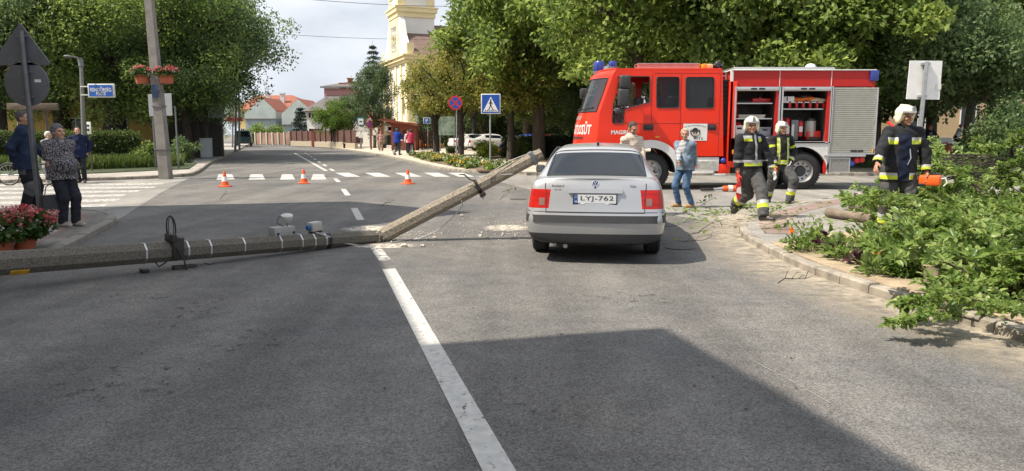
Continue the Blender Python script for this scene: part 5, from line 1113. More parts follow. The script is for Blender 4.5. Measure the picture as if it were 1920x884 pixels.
def split_parts(me, parent, table):      # one object per material region of the shell
    vs = [tuple(v.co) for v in me.vertices]; out = {}
    by = {}
    for p in me.polygons: by.setdefault(p.material_index, []).append(p)
    for mi, ps in by.items():
        name, m = table[mi]; groups = [ps]
        if name == 'lower_bumper': groups = [[p for p in ps if p.center.y > 2], [p for p in ps if p.center.y <= 2]]
        if name in ('tail_light', 'side_window'): groups = [[p for p in ps if p.center.x > 0], [p for p in ps if p.center.x <= 0]]
        for gps in groups:
            if not gps: continue
            idx = {}; V = []; Fs = []
            for p in gps:
                f = []
                for v in p.vertices:
                    if v not in idx: idx[v] = len(V); V.append(vs[v])
                    f.append(idx[v])
                Fs.append(f)
            m2 = bpy.data.meshes.new(name); m2.from_pydata(V, [], Fs); m2.materials.append(m); m2.polygons.foreach_set('use_smooth', [True] * len(Fs)); m2.set_sharp_from_angle(angle=R(50))
            o = bpy.data.objects.new(name, m2); C.objects.link(o); o.parent = parent; out.setdefault(mi, []).append(o)
    return out
def wheel(parent, x, y, r, w, rim=M_rim, spokes=7):
    s = 1 if x > 0 else -1; X = XF((x, y, r), ry=R(90))
    t = MB().lathe([(r * .62, -w / 2), (r * .92, -w / 2), (r, -w * .36), (r, w * .36), (r * .92, w / 2), (r * .62, w / 2), (r * .60, 0), (r * .62, -w / 2)], 36, X, close=False).build('wheel', M_rub, parent)
    q = MB().lathe([(r * .60, s * w * .5), (r * .64, s * w * .48), (r * .60, s * w * .40), (r * .52, s * w * .30), (.03, s * w * .28)], 32, X, close=False)
    for k in range(spokes): a = 2 * math.pi * k / spokes; q.box(r * .1, r * .6, -.025, .025, (w * .34 if s > 0 else -w * .46), (w * .46 if s > 0 else -w * .34), .006, X=X @ Matrix.Rotation(a, 4, 'Z'))
    q.lathe([(.0, s * w * .48), (r * .17, s * w * .46), (r * .2, s * w * .3)], 20, X, close=False); q.build('rim', rim, t); return t
def sedan_stations():
    # (y, p0 bottom centre, p1 bottom edge, p2 lower side, p3 strip, p4 lamp bottom/waist, p5 shoulder, p6 glass foot, p7 glass head, p8 roof side, p9 roof centre)
    return [
        (0.00, [(0, .23), (.74, .235, .05), (.80, .375, .03), (.81, .54, .0), (.785, .655, .055), (.755, .95, .12), (.70, 1.03, .16), (.55, 1.05, .15), (.38, 1.055, .14), (0, 1.06, .13)]),
        (0.16, [(0, .21), (.80, .22, .04), (.853, .375, .03), (.862, .54), (.842, .655), (.805, .95), (.75, 1.035, .04), (.62, 1.055, .04), (.42, 1.062, .04), (0, 1.068, .04)]),
        (0.42, [(0, .20), (.80, .215), (.868, .42), (.876, .555), (.868, .69), (.825, .955), (.765, 1.03, .02), (.645, 1.045, .02), (.44, 1.052, .02), (0, 1.056, .02)]),
        (0.55, [(0, .19), (.80, .205), (.87, .42), (.878, .555), (.87, .69), (.83, .958), (.772, 1.03), (.660, 1.046, .02), (.45, 1.050), (0, 1.055)]),
        (0.66, [(0, .19), (.80, .205), (.87, .42), (.878, .555), (.872, .69), (.832, .958), (.768, 1.045), (.656, 1.088), (.45, 1.096), (0, 1.102)]),
        (1.30, [(0, .19), (.80, .205), (.87, .42), (.878, .555), (.874, .69), (.84, .955), (.735, 1.11), (.600, 1.365, .02), (.45, 1.375), (0, 1.388)]),
        (1.46, [(0, .19), (.80, .205), (.87, .42), (.878, .555), (.874, .69), (.84, .952), (.735, 1.10), (.578, 1.395), (.44, 1.418), (0, 1.432)]),
        (2.02, [(0, .19), (.80, .205), (.87, .42), (.878, .555), (.875, .69), (.842, .945), (.775, 1.03), (.585, 1.40), (.45, 1.448), (0, 1.466)]),
        (2.14, [(0, .19), (.80, .205), (.87, .42), (.878, .555), (.875, .69), (.842, .943), (.775, 1.025), (.587, 1.40), (.45, 1.45), (0, 1.468)]),
        (2.75, [(0, .19), (.80, .205), (.87, .42), (.876, .555), (.874, .69), (.838, .935), (.775, 1.01), (.59, 1.36), (.45, 1.42), (0, 1.44)]),
        (2.92, [(0, .19), (.80, .205), (.87, .42), (.876, .555), (.872, .69), (.835, .93), (.77, 1.00), (.605, 1.31), (.46, 1.37), (0, 1.395)]),
        (3.55, [(0, .19), (.80, .205), (.868, .42), (.874, .555), (.868, .69), (.825, .90), (.755, .965), (.66, 1.0), (.48, 1.015), (0, 1.03)]),
        (3.75, [(0, .19), (.80, .205), (.866, .42), (.87, .555), (.862, .69), (.815, .88), (.74, .935), (.63, .955), (.45, .965), (0, .975)]),
        (4.30, [(0, .20), (.78, .22), (.84, .42), (.845, .555), (.83, .67), (.775, .80), (.69, .84), (.58, .86), (.42, .87), (0, .88)]),
        (4.52, [(0, .23), (.70, .24), (.765, .42), (.765, .54), (.74, .63), (.70, .71), (.62, .75), (.52, .765), (.4, .77), (0, .775)])]
def MATF(i, j):
    if j == 0: return WELL
    if j == 1 and (i <= 1 or i >= 13): return DIFF
    if i == 0 and j == 4: return TAIL
    if i == 1 and j == 4: return BODY
    if i in (3, 4) and j in (7, 8): return GLASS_R
    if i == 10 and j in (7, 8): return GLASS_F
    if j == 6 and i in (6, 8, 9): return GLASS_S
    if j == 6 and i == 7: return PILLAR
    return BODY
def CAPF(end, j, k):
    if end == 0:
        if j == 1: return DIFF
        if j == 4 and k in (0, 5): return TAIL
    elif j == 1: return DIFF
    return BODY
CARSHELL = car_mesh(sedan_stations(), None, None, 4.6, [(.74, 1.02), (-.74, 1.02), (.74, 3.72), (-.74, 3.72)], .315)
def base_car(label, paint, loc, rz, name='parked_car', cat='car', group=None, tail=M_tail):
    t = thing(name, label, cat, loc, rz, group)
    split_parts(CARSHELL, t, {BODY: ('body', paint), GLASS_R: ('rear_window', M_carglass), GLASS_S: ('side_window', M_carglass), GLASS_F: ('windscreen', M_carglass), TAIL: ('tail_light', tail), DIFF: ('lower_bumper', M_trim), WELL: ('underside', M_well), PILLAR: ('door_pillar', M_black), TRIM: ('trim', M_trim), LID: ('trunk_lid', paint)})
    for (x, y) in ((.745, 1.02), (-.745, 1.02), (.745, 3.72), (-.745, 3.72)): wheel(t, x, y, .315, .20)
    for s in (1, -1):
        q = MB(); q.box(.86 * s, (1.0 if s < 0 else .93) * s, 2.78, 2.90, .98, 1.10, .03); q.box(.80 * s, .88 * s, 2.80, 2.86, .98, 1.03, .01); mo = q.build('side_mirror', paint if name != 'silver_car' else M_trim, t); MB().box(.875 * s, (.985 if s < 0 else .92) * s, 2.772, 2.779, .995, 1.085).build('mirror_glass', mat('mirror glass', (.5, .55, .6), .08, .9, var=.02), mo, smooth=0)
    return t
car = base_car('silver saloon car with dark rear window, hit by the broken concrete pole', M_silver, (1.01, 9.06, 0), R(-7.5), 'silver_car')
# find the shell under a point seen from behind or above, so that fittings sit on it
from mathutils.bvhtree import BVHTree
_bvh = BVHTree.FromPolygons([tuple(v.co) for v in CARSHELL.vertices], [tuple(p.vertices) for p in CARSHELL.polygons])
def rear_y(x, z):
    h = _bvh.ray_cast(Vector((x, -2, z)), Vector((0, 1, 0))); return h[0].y if h[0] else 0.1
def on_rear(vs, fs, cx, cz, proud=.006, thick=0.0):
    """lettering or flat shapes in XY laid on the rear of the shell"""
    return [Vector((v[0] + cx, rear_y(v[0] + cx, v[1] + cz) - proud, v[1] + cz)) for v in vs], fs
def rear_line(pts, r, name, m, proud=.0, n=10):
    P = []
    for a, b in zip(pts[:-1], pts[1:]):
        for k in range(n): u = k / n; x, z = a[0] + (b[0] - a[0]) * u, a[1] + (b[1] - a[1]) * u; P.append((x, rear_y(x, z) - proud, z))
    x, z = pts[-1]; P.append((x, rear_y(x, z) - proud, z)); return MB().tube(P, r, 6).build(name, m, car)
M_gap = mat('panel gap', (.03, .03, .03), .9)
q = MB()
P = [(x, rear_y(x, .638), .638) for x in np.linspace(-.60, .60, 26)]; q.tube(P, .005, 5)
for s in (1, -1):
    P = [(s * (.60 + (.015 if z > .9 else 0)), rear_y(s * .60, z), z) for z in np.linspace(.638, .99, 12)]; q.tube(P, .005, 5)
q.build('lid_gap', M_gap, car)
# bumper: strip round the body, joint above it
def around(z, y0, y1, out, half):        # points round the tail at one height
    P = []
    for s in (-1, 1):
        side = []
        for y in np.linspace(y1, y0, 14):
            h = _bvh.ray_cast(Vector((s * 2, y, z)), Vector((-s, 0, 0)))
            if h[0]: side.append(h[0] + Vector((s * out, 0, 0)))
        mid = [Vector((x, rear_y(x, z) - out, z)) for x in np.linspace(s * .74, 0, 14)]
        P.append((side, mid))
    a = P[0][0] + P[0][1]; b = (P[1][0] + P[1][1])[::-1]; return a + b[1:]
q = MB(); ra = around(.605, .10, .62, .012, 0); rb = around(.515, .10, .62, .012, 0); rc = around(.605, .10, .62, -.02, 0); rd = around(.515, .10, .62, -.02, 0)
n_ = min(len(ra), len(rb), len(rc), len(rd)); vs = []; fs = []
for k in range(n_): vs += [rc[k], ra[k], rb[k], rd[k]]
for k in range(n_ - 1):
    for j in range(3): fs.append((k * 4 + j, k * 4 + j + 1, k * 4 + 4 + j + 1, k * 4 + 4 + j))
q.add(vs, fs).build('bumper_strip', M_trim, car, smooth=50)
q = MB(); q.tube(around(.645, .09, .30, .001, 0), .004, 5); q.build('bumper_joint', M_gap, car)
# handle bar above the plate and the plate
vs = [(-.325, -.030), (.325, -.030), (.335, 0), (.325, .026), (-.325, .026), (-.335, 0)]
q = MB(); o3, f3 = on_rear(vs, [], 0, .905, .035); i3, _ = on_rear(vs, [], 0, .905, -.02); q.add(o3 + i3, [(0, 1, 2, 3, 4, 5)] + [(k, (k + 1) % 6, 6 + (k + 1) % 6, 6 + k) for k in range(6)]).build('handle_bar', M_silver, car, smooth=30)
q = MB(); y = rear_y(0, .82) - .012; q.box(-.27, .27, y - .004, y + .012, .735, .868, .004).build('plate_frame', M_black, car)
pl = MB().box(-.255, .255, y - .007, y - .0045, .752, .858).build('number_plate', mat('plate white', (.66, .67, .68), .35, var=.03), car, smooth=0)
MB().box(-.254, -.212, y - .009, y - .0073, .753, .857).build('country_band', M_blue, pl, smooth=0)
vs, fs = fit_text('LYJ-762', .40, .070, .006, 1.05); MB().add(vs, fs, X=XF((.025, y - .0085, .806)) @ FACE).build('lettering', M_black, pl, smooth=0)
vs, fs = fit_text('H', None, .026, .02); MB().add(vs, fs, X=XF((-.233, y - .0100, .772)) @ FACE).build('country_letter', M_white, pl, smooth=0)
q = MB()
for k in range(12): a = k * math.pi / 6; q.box(-.0025, .0025, -.0005, .0005, -.0025, .0025, X=XF((-.233 + .013 * math.cos(a), y - .0100, .828 + .013 * math.sin(a))))
q.build('stars', mat('star yellow', (.6, .5, .05), .5), pl, smooth=0)
for x in (-.15, .15): MB().box(x - .025, x + .025, y - .010, y - .0045, .738, .75, .002).build('plate_clip', M_white, pl)
# round badge
X = XF((0, rear_y(0, .985) - .004, .985), rx=R(78)); q = MB(); q.torus((0, 0, 0), .041, .005, X @ Matrix.Rotation(R(90), 4, 'X'), 28, 6)
def stroke(a, b, w): a, b = Vector(a), Vector(b); d = (b - a).normalized(); nn = Vector((-d.y, d.x)) * w; q.prism([(*(a + nn), .0), (*(b + nn), .0), (*(b - nn), .0), (*(a - nn), .0)], (0, 0, .007), X=X)
for a, b in (((-.018, .034), (0, .002)), ((.018, .034), (0, .002)), ((-.036, .016), (-.015, -.034)), ((-.015, -.034), (0, -.006)), ((0, -.006), (.015, -.034)), ((.015, -.034), (.036, .016))): stroke(a, b, .0035)
q.build('badge', mat('chrome', (.75, .75, .76), .15, 1.0, var=.02), car); MB().lathe([(0, 0), (.04, 0), (.04, .003), (0, .003)], 24, X).build('badge_disc', M_trim, car)
for s, x, z, w, h in (('PASSAT', -.455, .955, .155, .026), ('2.5 V6', -.46, .912, .085, .018), ('TDi', .455, .955, .075, .026)):
    vs, fs = fit_text(s, w, h, .015); o3, f3 = on_rear(vs, fs, x, z, .003); MB().add(o3, f3).build('lettering', M_trim, car, smooth=0)
q = MB(); q.lathe([(0, 0), (.012, 0), (.012, .01), (0, .01)], 14, XF((0, rear_y(0, .938) - .002, .938), rx=R(90))); q.build('lock', M_gap, car)
# tail lamps: paler reversing lamp block, lamp ribs
for s in (1, -1):
    q = MB(); a = [(-.035, -.045), (.035, -.045), (.035, .045), (-.035, .045)]; o3, _ = on_rear(a, [], s * .655, .765, .004); i3, _ = on_rear(a, [], s * .655, .765, -.01); q.add(o3 + i3, [(0, 1, 2, 3)] + [(k, (k + 1) % 4, 4 + (k + 1) % 4, 4 + k) for k in range(4)]).build('reversing_lamp', mat('smoked lamp', (.22, .12, .10), .25, var=.1), car, smooth=0)
# roof aerial, washer on the window, exhaust, wheel dirt, side door lines
h = _bvh.ray_cast(Vector((0, 1.62, 3)), Vector((0, 0, -1)))[0]; MB().prism([(-.016, 1.54, h.z - .02), (.016, 1.54, h.z - .02), (.008, 1.66, h.z + .0), (-.008, 1.66, h.z)], (0, -.015, .055)).build('roof_aerial', M_black, car)
MB().tube([(-.50, .10, .235), (-.50, .32, .24)], .028, 12).build('exhaust_pipe', M_steel, car); MB().tube([(-.36, .08, .21), (-.36, .3, .23)], .028, 12).build('exhaust_pipe', M_steel, car)
q = MB()
for s in (1, -1):
    for y in (1.36, 2.08, 3.2):
        P = []
        for z in np.linspace(.32, .98, 14):
            hh = _bvh.ray_cast(Vector((s * 2, y, z)), Vector((-s, 0, 0)))
            if hh[0]: P.append(hh[0])
        q.tube(P, .005, 5)
q.build('door_gap', M_gap, car)
for s in (1, -1):
    for y in (1.62, 2.32): hh = _bvh.ray_cast(Vector((s * 2, y, .86)), Vector((-s, 0, 0)))[0]; MB().box(hh.x - .01, hh.x + .02 * s, y - .09, y + .09, .845, .875, .008).build('door_handle', M_silver, car)
for s in (1, -1):        # strip along the sides
    q = MB(); P = []
    for y in np.linspace(1.45, 3.28, 20): hh = _bvh.ray_cast(Vector((s * 2, y, .555)), Vector((-s, 0, 0)))[0]; P.append((hh.x + .004 * s, y, .555))
    q.tube(P, .026, 8).build('side_strip', M_trim, car)
# window frame rubber round the rear window, torn black edge on the struck side
P = []
def top_pt(x, y): h = _bvh.ray_cast(Vector((x, y, 3)), Vector((0, 0, -1))); return h[0]
loop = [(x, .575) for x in np.linspace(-.625, .625, 18)] + [(.625 - .055 * u, .575 + .715 * u) for u in np.linspace(0, 1, 14)][1:] + [(x, 1.29) for x in np.linspace(.57, -.57, 18)][1:] + [(-.57 - .055 * u, 1.29 - .715 * u) for u in np.linspace(0, 1, 14)][1:]
MB().tube([top_pt(x, y) + Vector((0, 0, .001)) for x, y in loop], .009, 6, caps=False).build('window_seal', M_black, car)
MB().tube([(-.86, 2.30, .93), (-.70, 2.5, 1.22), (-.615, 2.72, 1.36)], .018, 6).tube([(-.80, 1.46, .99), (-.66, 1.72, 1.30), (-.60, 2.0, 1.395), (-.60, 2.5, 1.39)], .014, 6).build('window_frame', M_black, car)
MB().prism([(-.80, 2.2, .99), (-.78, 2.78, .985), (-.60, 2.75, 1.34), (-.60, 2.2, 1.38)], (-.012, 0, .004)).build('broken_window_frame', M_black, car, smooth=0)
MB().tube([(-.83, 1.25, .95), (-.86, 1.62, 1.30)], .006, 6).build('bent_strip', M_black, car)
# --- parked cars far off
M_wcar = mat('white car paint', (.62, .62, .61), .35, .1, var=.02, coat=.5); M_bcar = mat('blue car paint', (.015, .04, .24), .35, .2, var=.02, coat=.5); M_rcar = mat('dark red car paint', (.20, .03, .025), .35, .2, var=.02, coat=.5); M_gcar = mat('dark green car paint', (.012, .06, .06), .4, .1, var=.05, coat=.4)
def pk(px, py, D, z=.1): c = AT(px, py, D); return (c.x, D, z)
base_car('silvery white parked car seen through the rusty trees, left one of the two', M_wcar, pk(845, 270, 68), R(-62), group='cars parked behind the far corner')
base_car('white parked car just left of the yellow green shrub', M_wcar, pk(874, 270, 65), R(-70), group='cars parked behind the far corner')
base_car('dark red parked car behind the hedge left of the blue car', M_rcar, pk(955, 258, 52), R(-78), group='cars parked behind the far corner')
base_car('blue parked car behind the dark hedge, seen from its rear corner', M_bcar, pk(1042, 258, 50), R(48), group='cars parked behind the far corner')
base_car('silver parked car half hidden between the red and the blue car', M_silver, pk(985, 252, 58), R(-60), group='cars parked behind the far corner')
# --- dark green van far up the road
b = G(457, 275, 0); t = thing('van', 'dark teal van parked far up the road on the left', 'van', (b.x, b.y, 0), R(17))
pr = [(-.85, .35), (.85, .35), (.9, .9), (.88, 1.15), (.74, 1.85), (.6, 1.93), (-.6, 1.93), (-.74, 1.85), (-.88, 1.15), (-.9, .9)]
MB().prism([(x, 0, z) for x, z in pr], (0, 4.2, 0)).build('body', M_gcar, t, smooth=30)
MB().prism([(-.70, -.005, 1.18), (.70, -.005, 1.18), (.62, -.005, 1.78), (-.62, -.005, 1.78)], (0, -.02, 0)).build('rear_window', M_carglass, t, smooth=0)
MB().box(-.88, .88, -.12, -.004, .36, .58, .03).build('bumper', M_trim, t)
for s in (1, -1): MB().box(s * .76, s * .86, -.03, -.004, .75, 1.1).build('tail_light', M_tail, t, smooth=0)
for x in (.78, -.78):
    for y in (.8, 3.3): wheel(t, x, y, .31, .2)
# ================================================================ FIRE ENGINE
YT = 21.2; XT = AT(1077, 300, YT).x
def T(px, py, y=0.0): p = AT(px, py, YT); return (p.x - XT, y, p.z)
def A5(x, y, d=0.0): return T(1060 + x / 2.853, 90 + y / 2.853, d)
def A6(x, y, d=0.0): return T(1340 + x / 2.762, 100 + y / 2.762, d)
M_fire = mat('fire engine red', (.78, .030, .006), .35, var=.06, scale=1.5, coat=.28, spec=.3); M_fire2 = mat('deep red panel', (.46, .016, .013), .4, var=.04, coat=.1, spec=.3)
M_cabglass = glassmat('cab glass', (.02, .025, .03), .26, .03); M_fglass = glassmat('windscreen glass', (.06, .07, .08), .45, .03, 1.0); M_fglass.node_tree.nodes['Principled BSDF'].inputs['Coat Weight'].default_value = .8
M_fw = mat('white enamel', (.66, .65, .62), .4, var=.08, scale=3); M_in = mat('locker lining', (.10, .10, .098), .6, .2, var=.3); M_dk = mat('dark chassis', (.02, .02, .02), .8, var=.2)
M_shut = mat('shutter aluminium', (.38, .375, .33), .45, .35, var=.06)
ft = thing('fire_engine', 'red fire engine with a crew cab and open equipment lockers', 'fire engine', (XT, YT, 0))
WD = 2.5
def side(loop5, y, A=A5): return [A(x, z, y) for (x, z) in loop5]
def PX(x, y): return ((x - 1060) * 2.853, (y - 90) * 2.853)
wc = (1220 - 1060) * 2.853, (323 - 90) * 2.853
arch = [(wc[0] + 152 * math.cos(a), wc[1] - 152 * math.sin(a)) for a in np.linspace(R(8), R(172), 16)]
outer = [(272, 120), (832, 120), (842, 134), (845, 580), (700, 580), (700, 640)] + arch + [(300, 690), (163, 690), (165, 520), (183, 345), (258, 134)]
def rr(x0, y0, x1, y1, c=6): return [(x0 + c, y0), (x1 - c, y0), (x1, y0 + c), (x1, y1 - c), (x1 - c, y1), (x0 + c, y1), (x0, y1 - c), (x0, y0 + c)]
win1 = [PX(1162, 144), PX(1217, 144), PX(1218, 147), PX(1218, 192), PX(1173, 203.5), PX(1171, 203), PX(1157, 168)]
win1b = [PX(1155, 175), PX(1169, 206), PX(1169, 229), PX(1167, 231.5), PX(1149, 231.5), PX(1148, 228), PX(1150, 196)]
win2 = rr(489, 157, 608, 321); win3 = rr(645, 158, 794, 322)
q = MB()
for y0_, th in ((0, .05), (WD - .05, .05)): q.plate([side(l, y0_) for l in (outer, win1, win1b, win2, win3)], (0, th, 0))
# roof, back wall, floor and front shell
zs = [A5(163, 690)[2], A5(163, 600)[2], A5(165, 520)[2], A5(178, 400)[2], A5(183, 345)[2], A5(222, 240)[2], A5(262, 134)[2], A5(272, 119)[2]]
xs = [A5(163, 690)[0], A5(163, 600)[0], A5(165, 520)[0], A5(178, 400)[0], A5(183, 345)[0], A5(222, 240)[0], A5(258, 134)[0], A5(272, 119)[0]]
bul = [.56, .56, .55, .53, .46, .48, .48, .40]
def frontpt(t, z):
    k = max(0, min(len(zs) - 2, sum(1 for v in zs if v <= z) - 1)); u = (z - zs[k]) / (zs[k + 1] - zs[k]); x = xs[k] + (xs[k + 1] - xs[k]) * u; b = bul[k] + (bul[k + 1] - bul[k]) * u
    return Vector((x - b * (1 - abs(2 * t - 1) ** 2.8), t * WD, z))
ts = [0, .02, .05, .09, .14, .2, .3, .4, .5, .6, .7, .8, .86, .91, .95, .98, 1]
def frontpatch(mb, z0, z1, t0, t1, proud, nz=6, holes=None):
    tt = [t0] + [t for t in ts if t0 < t < t1] + [t1]; vs = []; fs = []
    for i in range(nz + 1):
        z = z0 + (z1 - z0) * i / nz
        for t in tt: vs.append(frontpt(t, z) + Vector((-proud, 0, 0)))
    m = len(tt)
    for i in range(nz):
        for j in range(m - 1): fs.append((i * m + j, i * m + j + 1, (i + 1) * m + j + 1, (i + 1) * m + j))
    mb.add(vs, fs); return mb
zw0, zw1 = A5(183, 345)[2] + .02, A5(250, 160)[2]
fq = MB(); frontpatch(fq, zs[0], zw0, 0, 1, 0, 10); frontpatch(fq, zw0, zw1, 0, .035, 0, 6); frontpatch(fq, zw0, zw1, .965, 1, 0, 6); frontpatch(fq, zw1, zs[-1] - .001, 0, 1, 0, 4)
fq.build('front_panel', M_fire, ft, smooth=50)
ztop = A5(300, 119)[2]; zbm = A5(700, 640)[2]; xr = A5(843, 140)[0]
q.prism([frontpt(t, ztop - .001) for t in ts] + [(xr - .03, WD, ztop), (xr - .03, 0, ztop)], (0, 0, .05)); q.box(xr - .06, xr - .002, .052, WD - .052, A5(843, 580)[2], ztop - .003)
q.build('cab', M_fire, ft, smooth=30)
MB().box(A5(200, 0)[0], xr - .062, .06, WD - .06, A5(0, 455)[2] - .06, A5(0, 455)[2]).build('cab_floor', M_dk, ft, smooth=0)
MB().box(xr - .08, xr - .0605, .06, WD - .06, A5(0, 455)[2], ztop - .01).build('cab_rear_lining', M_in, ft, smooth=0)
frontpatch(MB(), zw0, zw1, .036, .964, .004, 8).build('windscreen', M_fglass, ft, smooth=60)
ws = MB(); ws.tube([frontpt(t, zw0) + Vector((-.008, 0, .01)) for t in np.linspace(.03, .97, 20)], .02, 6).tube([frontpt(t, zw1) + Vector((-.008, 0, 0)) for t in np.linspace(.03, .97, 20)], .016, 6)
for t in (.034, .966): ws.tube([frontpt(t, z) + Vector((-.008, 0, 0)) for z in np.linspace(zw0, zw1, 8)], .016, 6)
ws.build('windscreen_seal', M_black, ft)
ws = MB()
for t0 in (.2, .5, .8): ws.tube([frontpt(t0, zw0 + .0) + Vector((-.03, 0, -.02)), frontpt(t0 + .06, zw0 + .08) + Vector((-.04, 0, 0)), frontpt(t0 - .12, zw0 + .12) + Vector((-.04, 0, 0))], .012, 6)
ws.build('wiper', M_black, ft)
def pane(loop, m, name='side_window', y=.02, seal=True):
    for yy in (y, WD - y):
        o = MB().prism(side(loop, yy), (0, .006, 0)).build(name, m, ft, smooth=0)
        if seal and yy == y:
            L3 = [Vector(v) + Vector((0, -.022, 0)) for v in side(loop, yy)]; MB().tube(L3 + [L3[0], L3[1]], .014, 6, caps=False).build('window_seal', M_black, o)
pane(win1b, M_cabglass, 'quarter_window'); pane(win2, M_cabglass); pane(win3, glassmat('dark cab glass', (.02, .022, .022), .72, .03))
L3 = [Vector(v) + Vector((0, -.004, 0)) for v in side(win1, 0)]; MB().tube(L3 + [L3[0], L3[1]], .016, 6, caps=False).build('window_frame', M_black, ft)
# door seams, handles, grab line
q = MB()
for x, z0_, z1_ in ((470, 140, 455), (627, 140, 580), (838, 140, 580)): q.box(A5(x, 0)[0] - .006, A5(x, 0)[0] + .006, -.003, -.0005, A5(0, z1_)[2], A5(0, z0_)[2])
q.box(A5(300, 0)[0], A5(838, 0)[0], -.003, -.0006, A5(0, 406)[2], A5(0, 404)[2]); q.box(A5(480, 0)[0], A5(838, 0)[0], -.0032, -.0007, A5(0, 137)[2], A5(0, 135)[2]); q.build('door_seam', mat('seam dark red', (.20, .008, .006), .6), ft, smooth=0)
for x0, x1 in ((418, 471), (762, 806)): a, b = A5(x0, 410), A5(x1, 441); h_ = MB().box(a[0], b[0], -.022, .0, b[2], a[2], .02).build('door_handle', M_black, ft); MB().box(a[0] + .06, b[0] - .04, -.045, -.023, (a[2] + b[2]) / 2 - .02, (a[2] + b[2]) / 2 + .035, .01).build('grip', M_trim, h_)
# white wheel arch of the cab
def archband(mb, c, r0, r1, a0, a1, y0_, y1_, A, n=22):
    vs = []; fs = []
    for i in range(n + 1):
        a = a0 + (a1 - a0) * i / n
        for r in (r0, r1):
            p = A(c[0] + r * math.cos(a), c[1] - r * math.sin(a))
            vs += [(p[0], y0_, p[2]), (p[0], y1_, p[2])]
    for i in range(n):
        o = i * 4
        fs += [(o, o + 2, o + 6, o + 4), (o + 1, o + 5, o + 7, o + 3), (o, o + 4, o + 5, o + 1), (o + 2, o + 3, o + 7, o + 6)]
    fs += [(0, 1, 3, 2), (n * 4, n * 4 + 2, n * 4 + 3, n * 4 + 1)]; mb.add(vs, fs); return mb
archband(MB(), wc, 130, 172, R(-2), R(182), -.06, .30, A5).build('wheel_arch', M_fw, ft, smooth=35)
archband(MB(), wc, 128, 131, R(-2), R(182), -.055, .75, A5).build('wheel_well', M_dk, ft, smooth=35)
a, b = A5(478, 472), A5(500, 482); MB().box(a[0], b[0], -.085, -.062, b[2], a[2], .01).build('side_marker_lamp', mat('amber lens', (.75, .28, .02), .3), ft)
# steps
a, b = A5(695, 585), A5(822, 660); q = MB().box(a[0], b[0], .02, .5, b[2], a[2], .02); q.box(A5(690, 0)[0], A5(815, 0)[0], -.03, .5, A5(0, 674)[2], A5(0, 662)[2], .01); q.build('step_box', M_fw, ft)
a, b = A5(703, 607), A5(808, 650); MB().box(a[0], b[0], .012, .019, b[2], a[2]).build('step_recess', mat('worn enamel', (.42, .41, .37), .7, var=.25, scale=8), ft, smooth=0)
# gap, bellows and bulkhead
a, b = A5(846, 170), A5(876, 470); q = MB()
for k in range(26): z = b[2] + (a[2] - b[2]) * k / 26; q.box(a[0], b[0] - (.0 if k % 2 else .03), .10 + (.0 if k % 2 else .03), WD - .1, z, z + (a[2] - b[2]) / 26)
q.build('bellows', M_rub, ft, smooth=0)
a, b = A5(880, 178), A5(905, 640); MB().box(a[0], b[0], .02, WD - .02, b[2], a[2], .01).build('bulkhead', M_fire, ft)
a, b = A5(818, 622), A5(882, 672); q = MB().box(a[0], b[0], .03, .5, b[2], a[2], .015).build('red_box', M_fire, ft); MB().box(A5(812, 0)[0], A5(884, 0)[0], .0, .5, A5(0, 684)[2], A5(0, 674)[2], .008).build('box_tray', M_fw, ft)
p = A5(846, 603); MB().ell((p[0], .06, p[2]), .08).build('blue_cap', mat('cap blue', (.02, .06, .35), .4), ft)
for x, y in ((898, 558), ): p = A5(x, y); MB().box(p[0] - .03, p[0] + .03, .0, .02, p[2] - .06, p[2] + .06, .008).build('side_marker_lamp', MATS['amber lens'], ft)
# equipment body
X0, X1 = A6(104, 0)[0], A6(846, 0)[0]; zt = A6(0, 90)[2]; zb = A6(0, 470)[2]
q = MB(); q.box(X0, X1, .05, WD, A6(0, 172)[2], zt - .002).build('upper_panel', M_fire2, ft, smooth=0)
q = MB()
for x in (347, 617): q.box(A6(x, 0)[0] - .008, A6(x, 0)[0] + .008, .04, .0495, A6(0, 172)[2], zt)
q.build('panel_joint', M_fw, ft, smooth=0)
MB().box(X0 - .06, X1 + .01, .0, WD + .04, zt, A6(0, 84)[2], .01).build('roof_edge', M_fw, ft)
q = MB(); q.box(A6(92, 0)[0], X0 - .002, .02, .12, A6(0, 560)[2], zt - .003); q.box(A6(92, 0)[0], X0 - .002, WD - .12, WD, A6(0, 560)[2], zt - .003); q.build('corner_post', M_fw, ft, smooth=0)
q = MB()
for x0, x1, y1 in ((331, 351, 465), (601, 617, 625), (829, 846, 505)): MB().box(A6(x0, 0)[0], A6(x1, 0)[0], .04, .12, A6(0, y1)[2], A6(0, 172)[2] - .002).build('pillar', M_fire2, ft, smooth=0)
q = MB(); q.box(X0, X1, 1.25, WD - .002, A6(0, 560)[2], A6(0, 172)[2] - .003); q.box(X0, A6(600, 0)[0], .12, 1.25, A6(0, 478)[2], A6(0, 466)[2]); q.build('locker_shell', M_in, ft, smooth=0)
for x in (105, 338, 608): MB().box(A6(x, 0)[0], A6(x, 0)[0] + .03, .122, 1.249, A6(0, 465)[2], A6(0, 172)[2] - .004).build('locker_divider', M_in, ft, smooth=0)
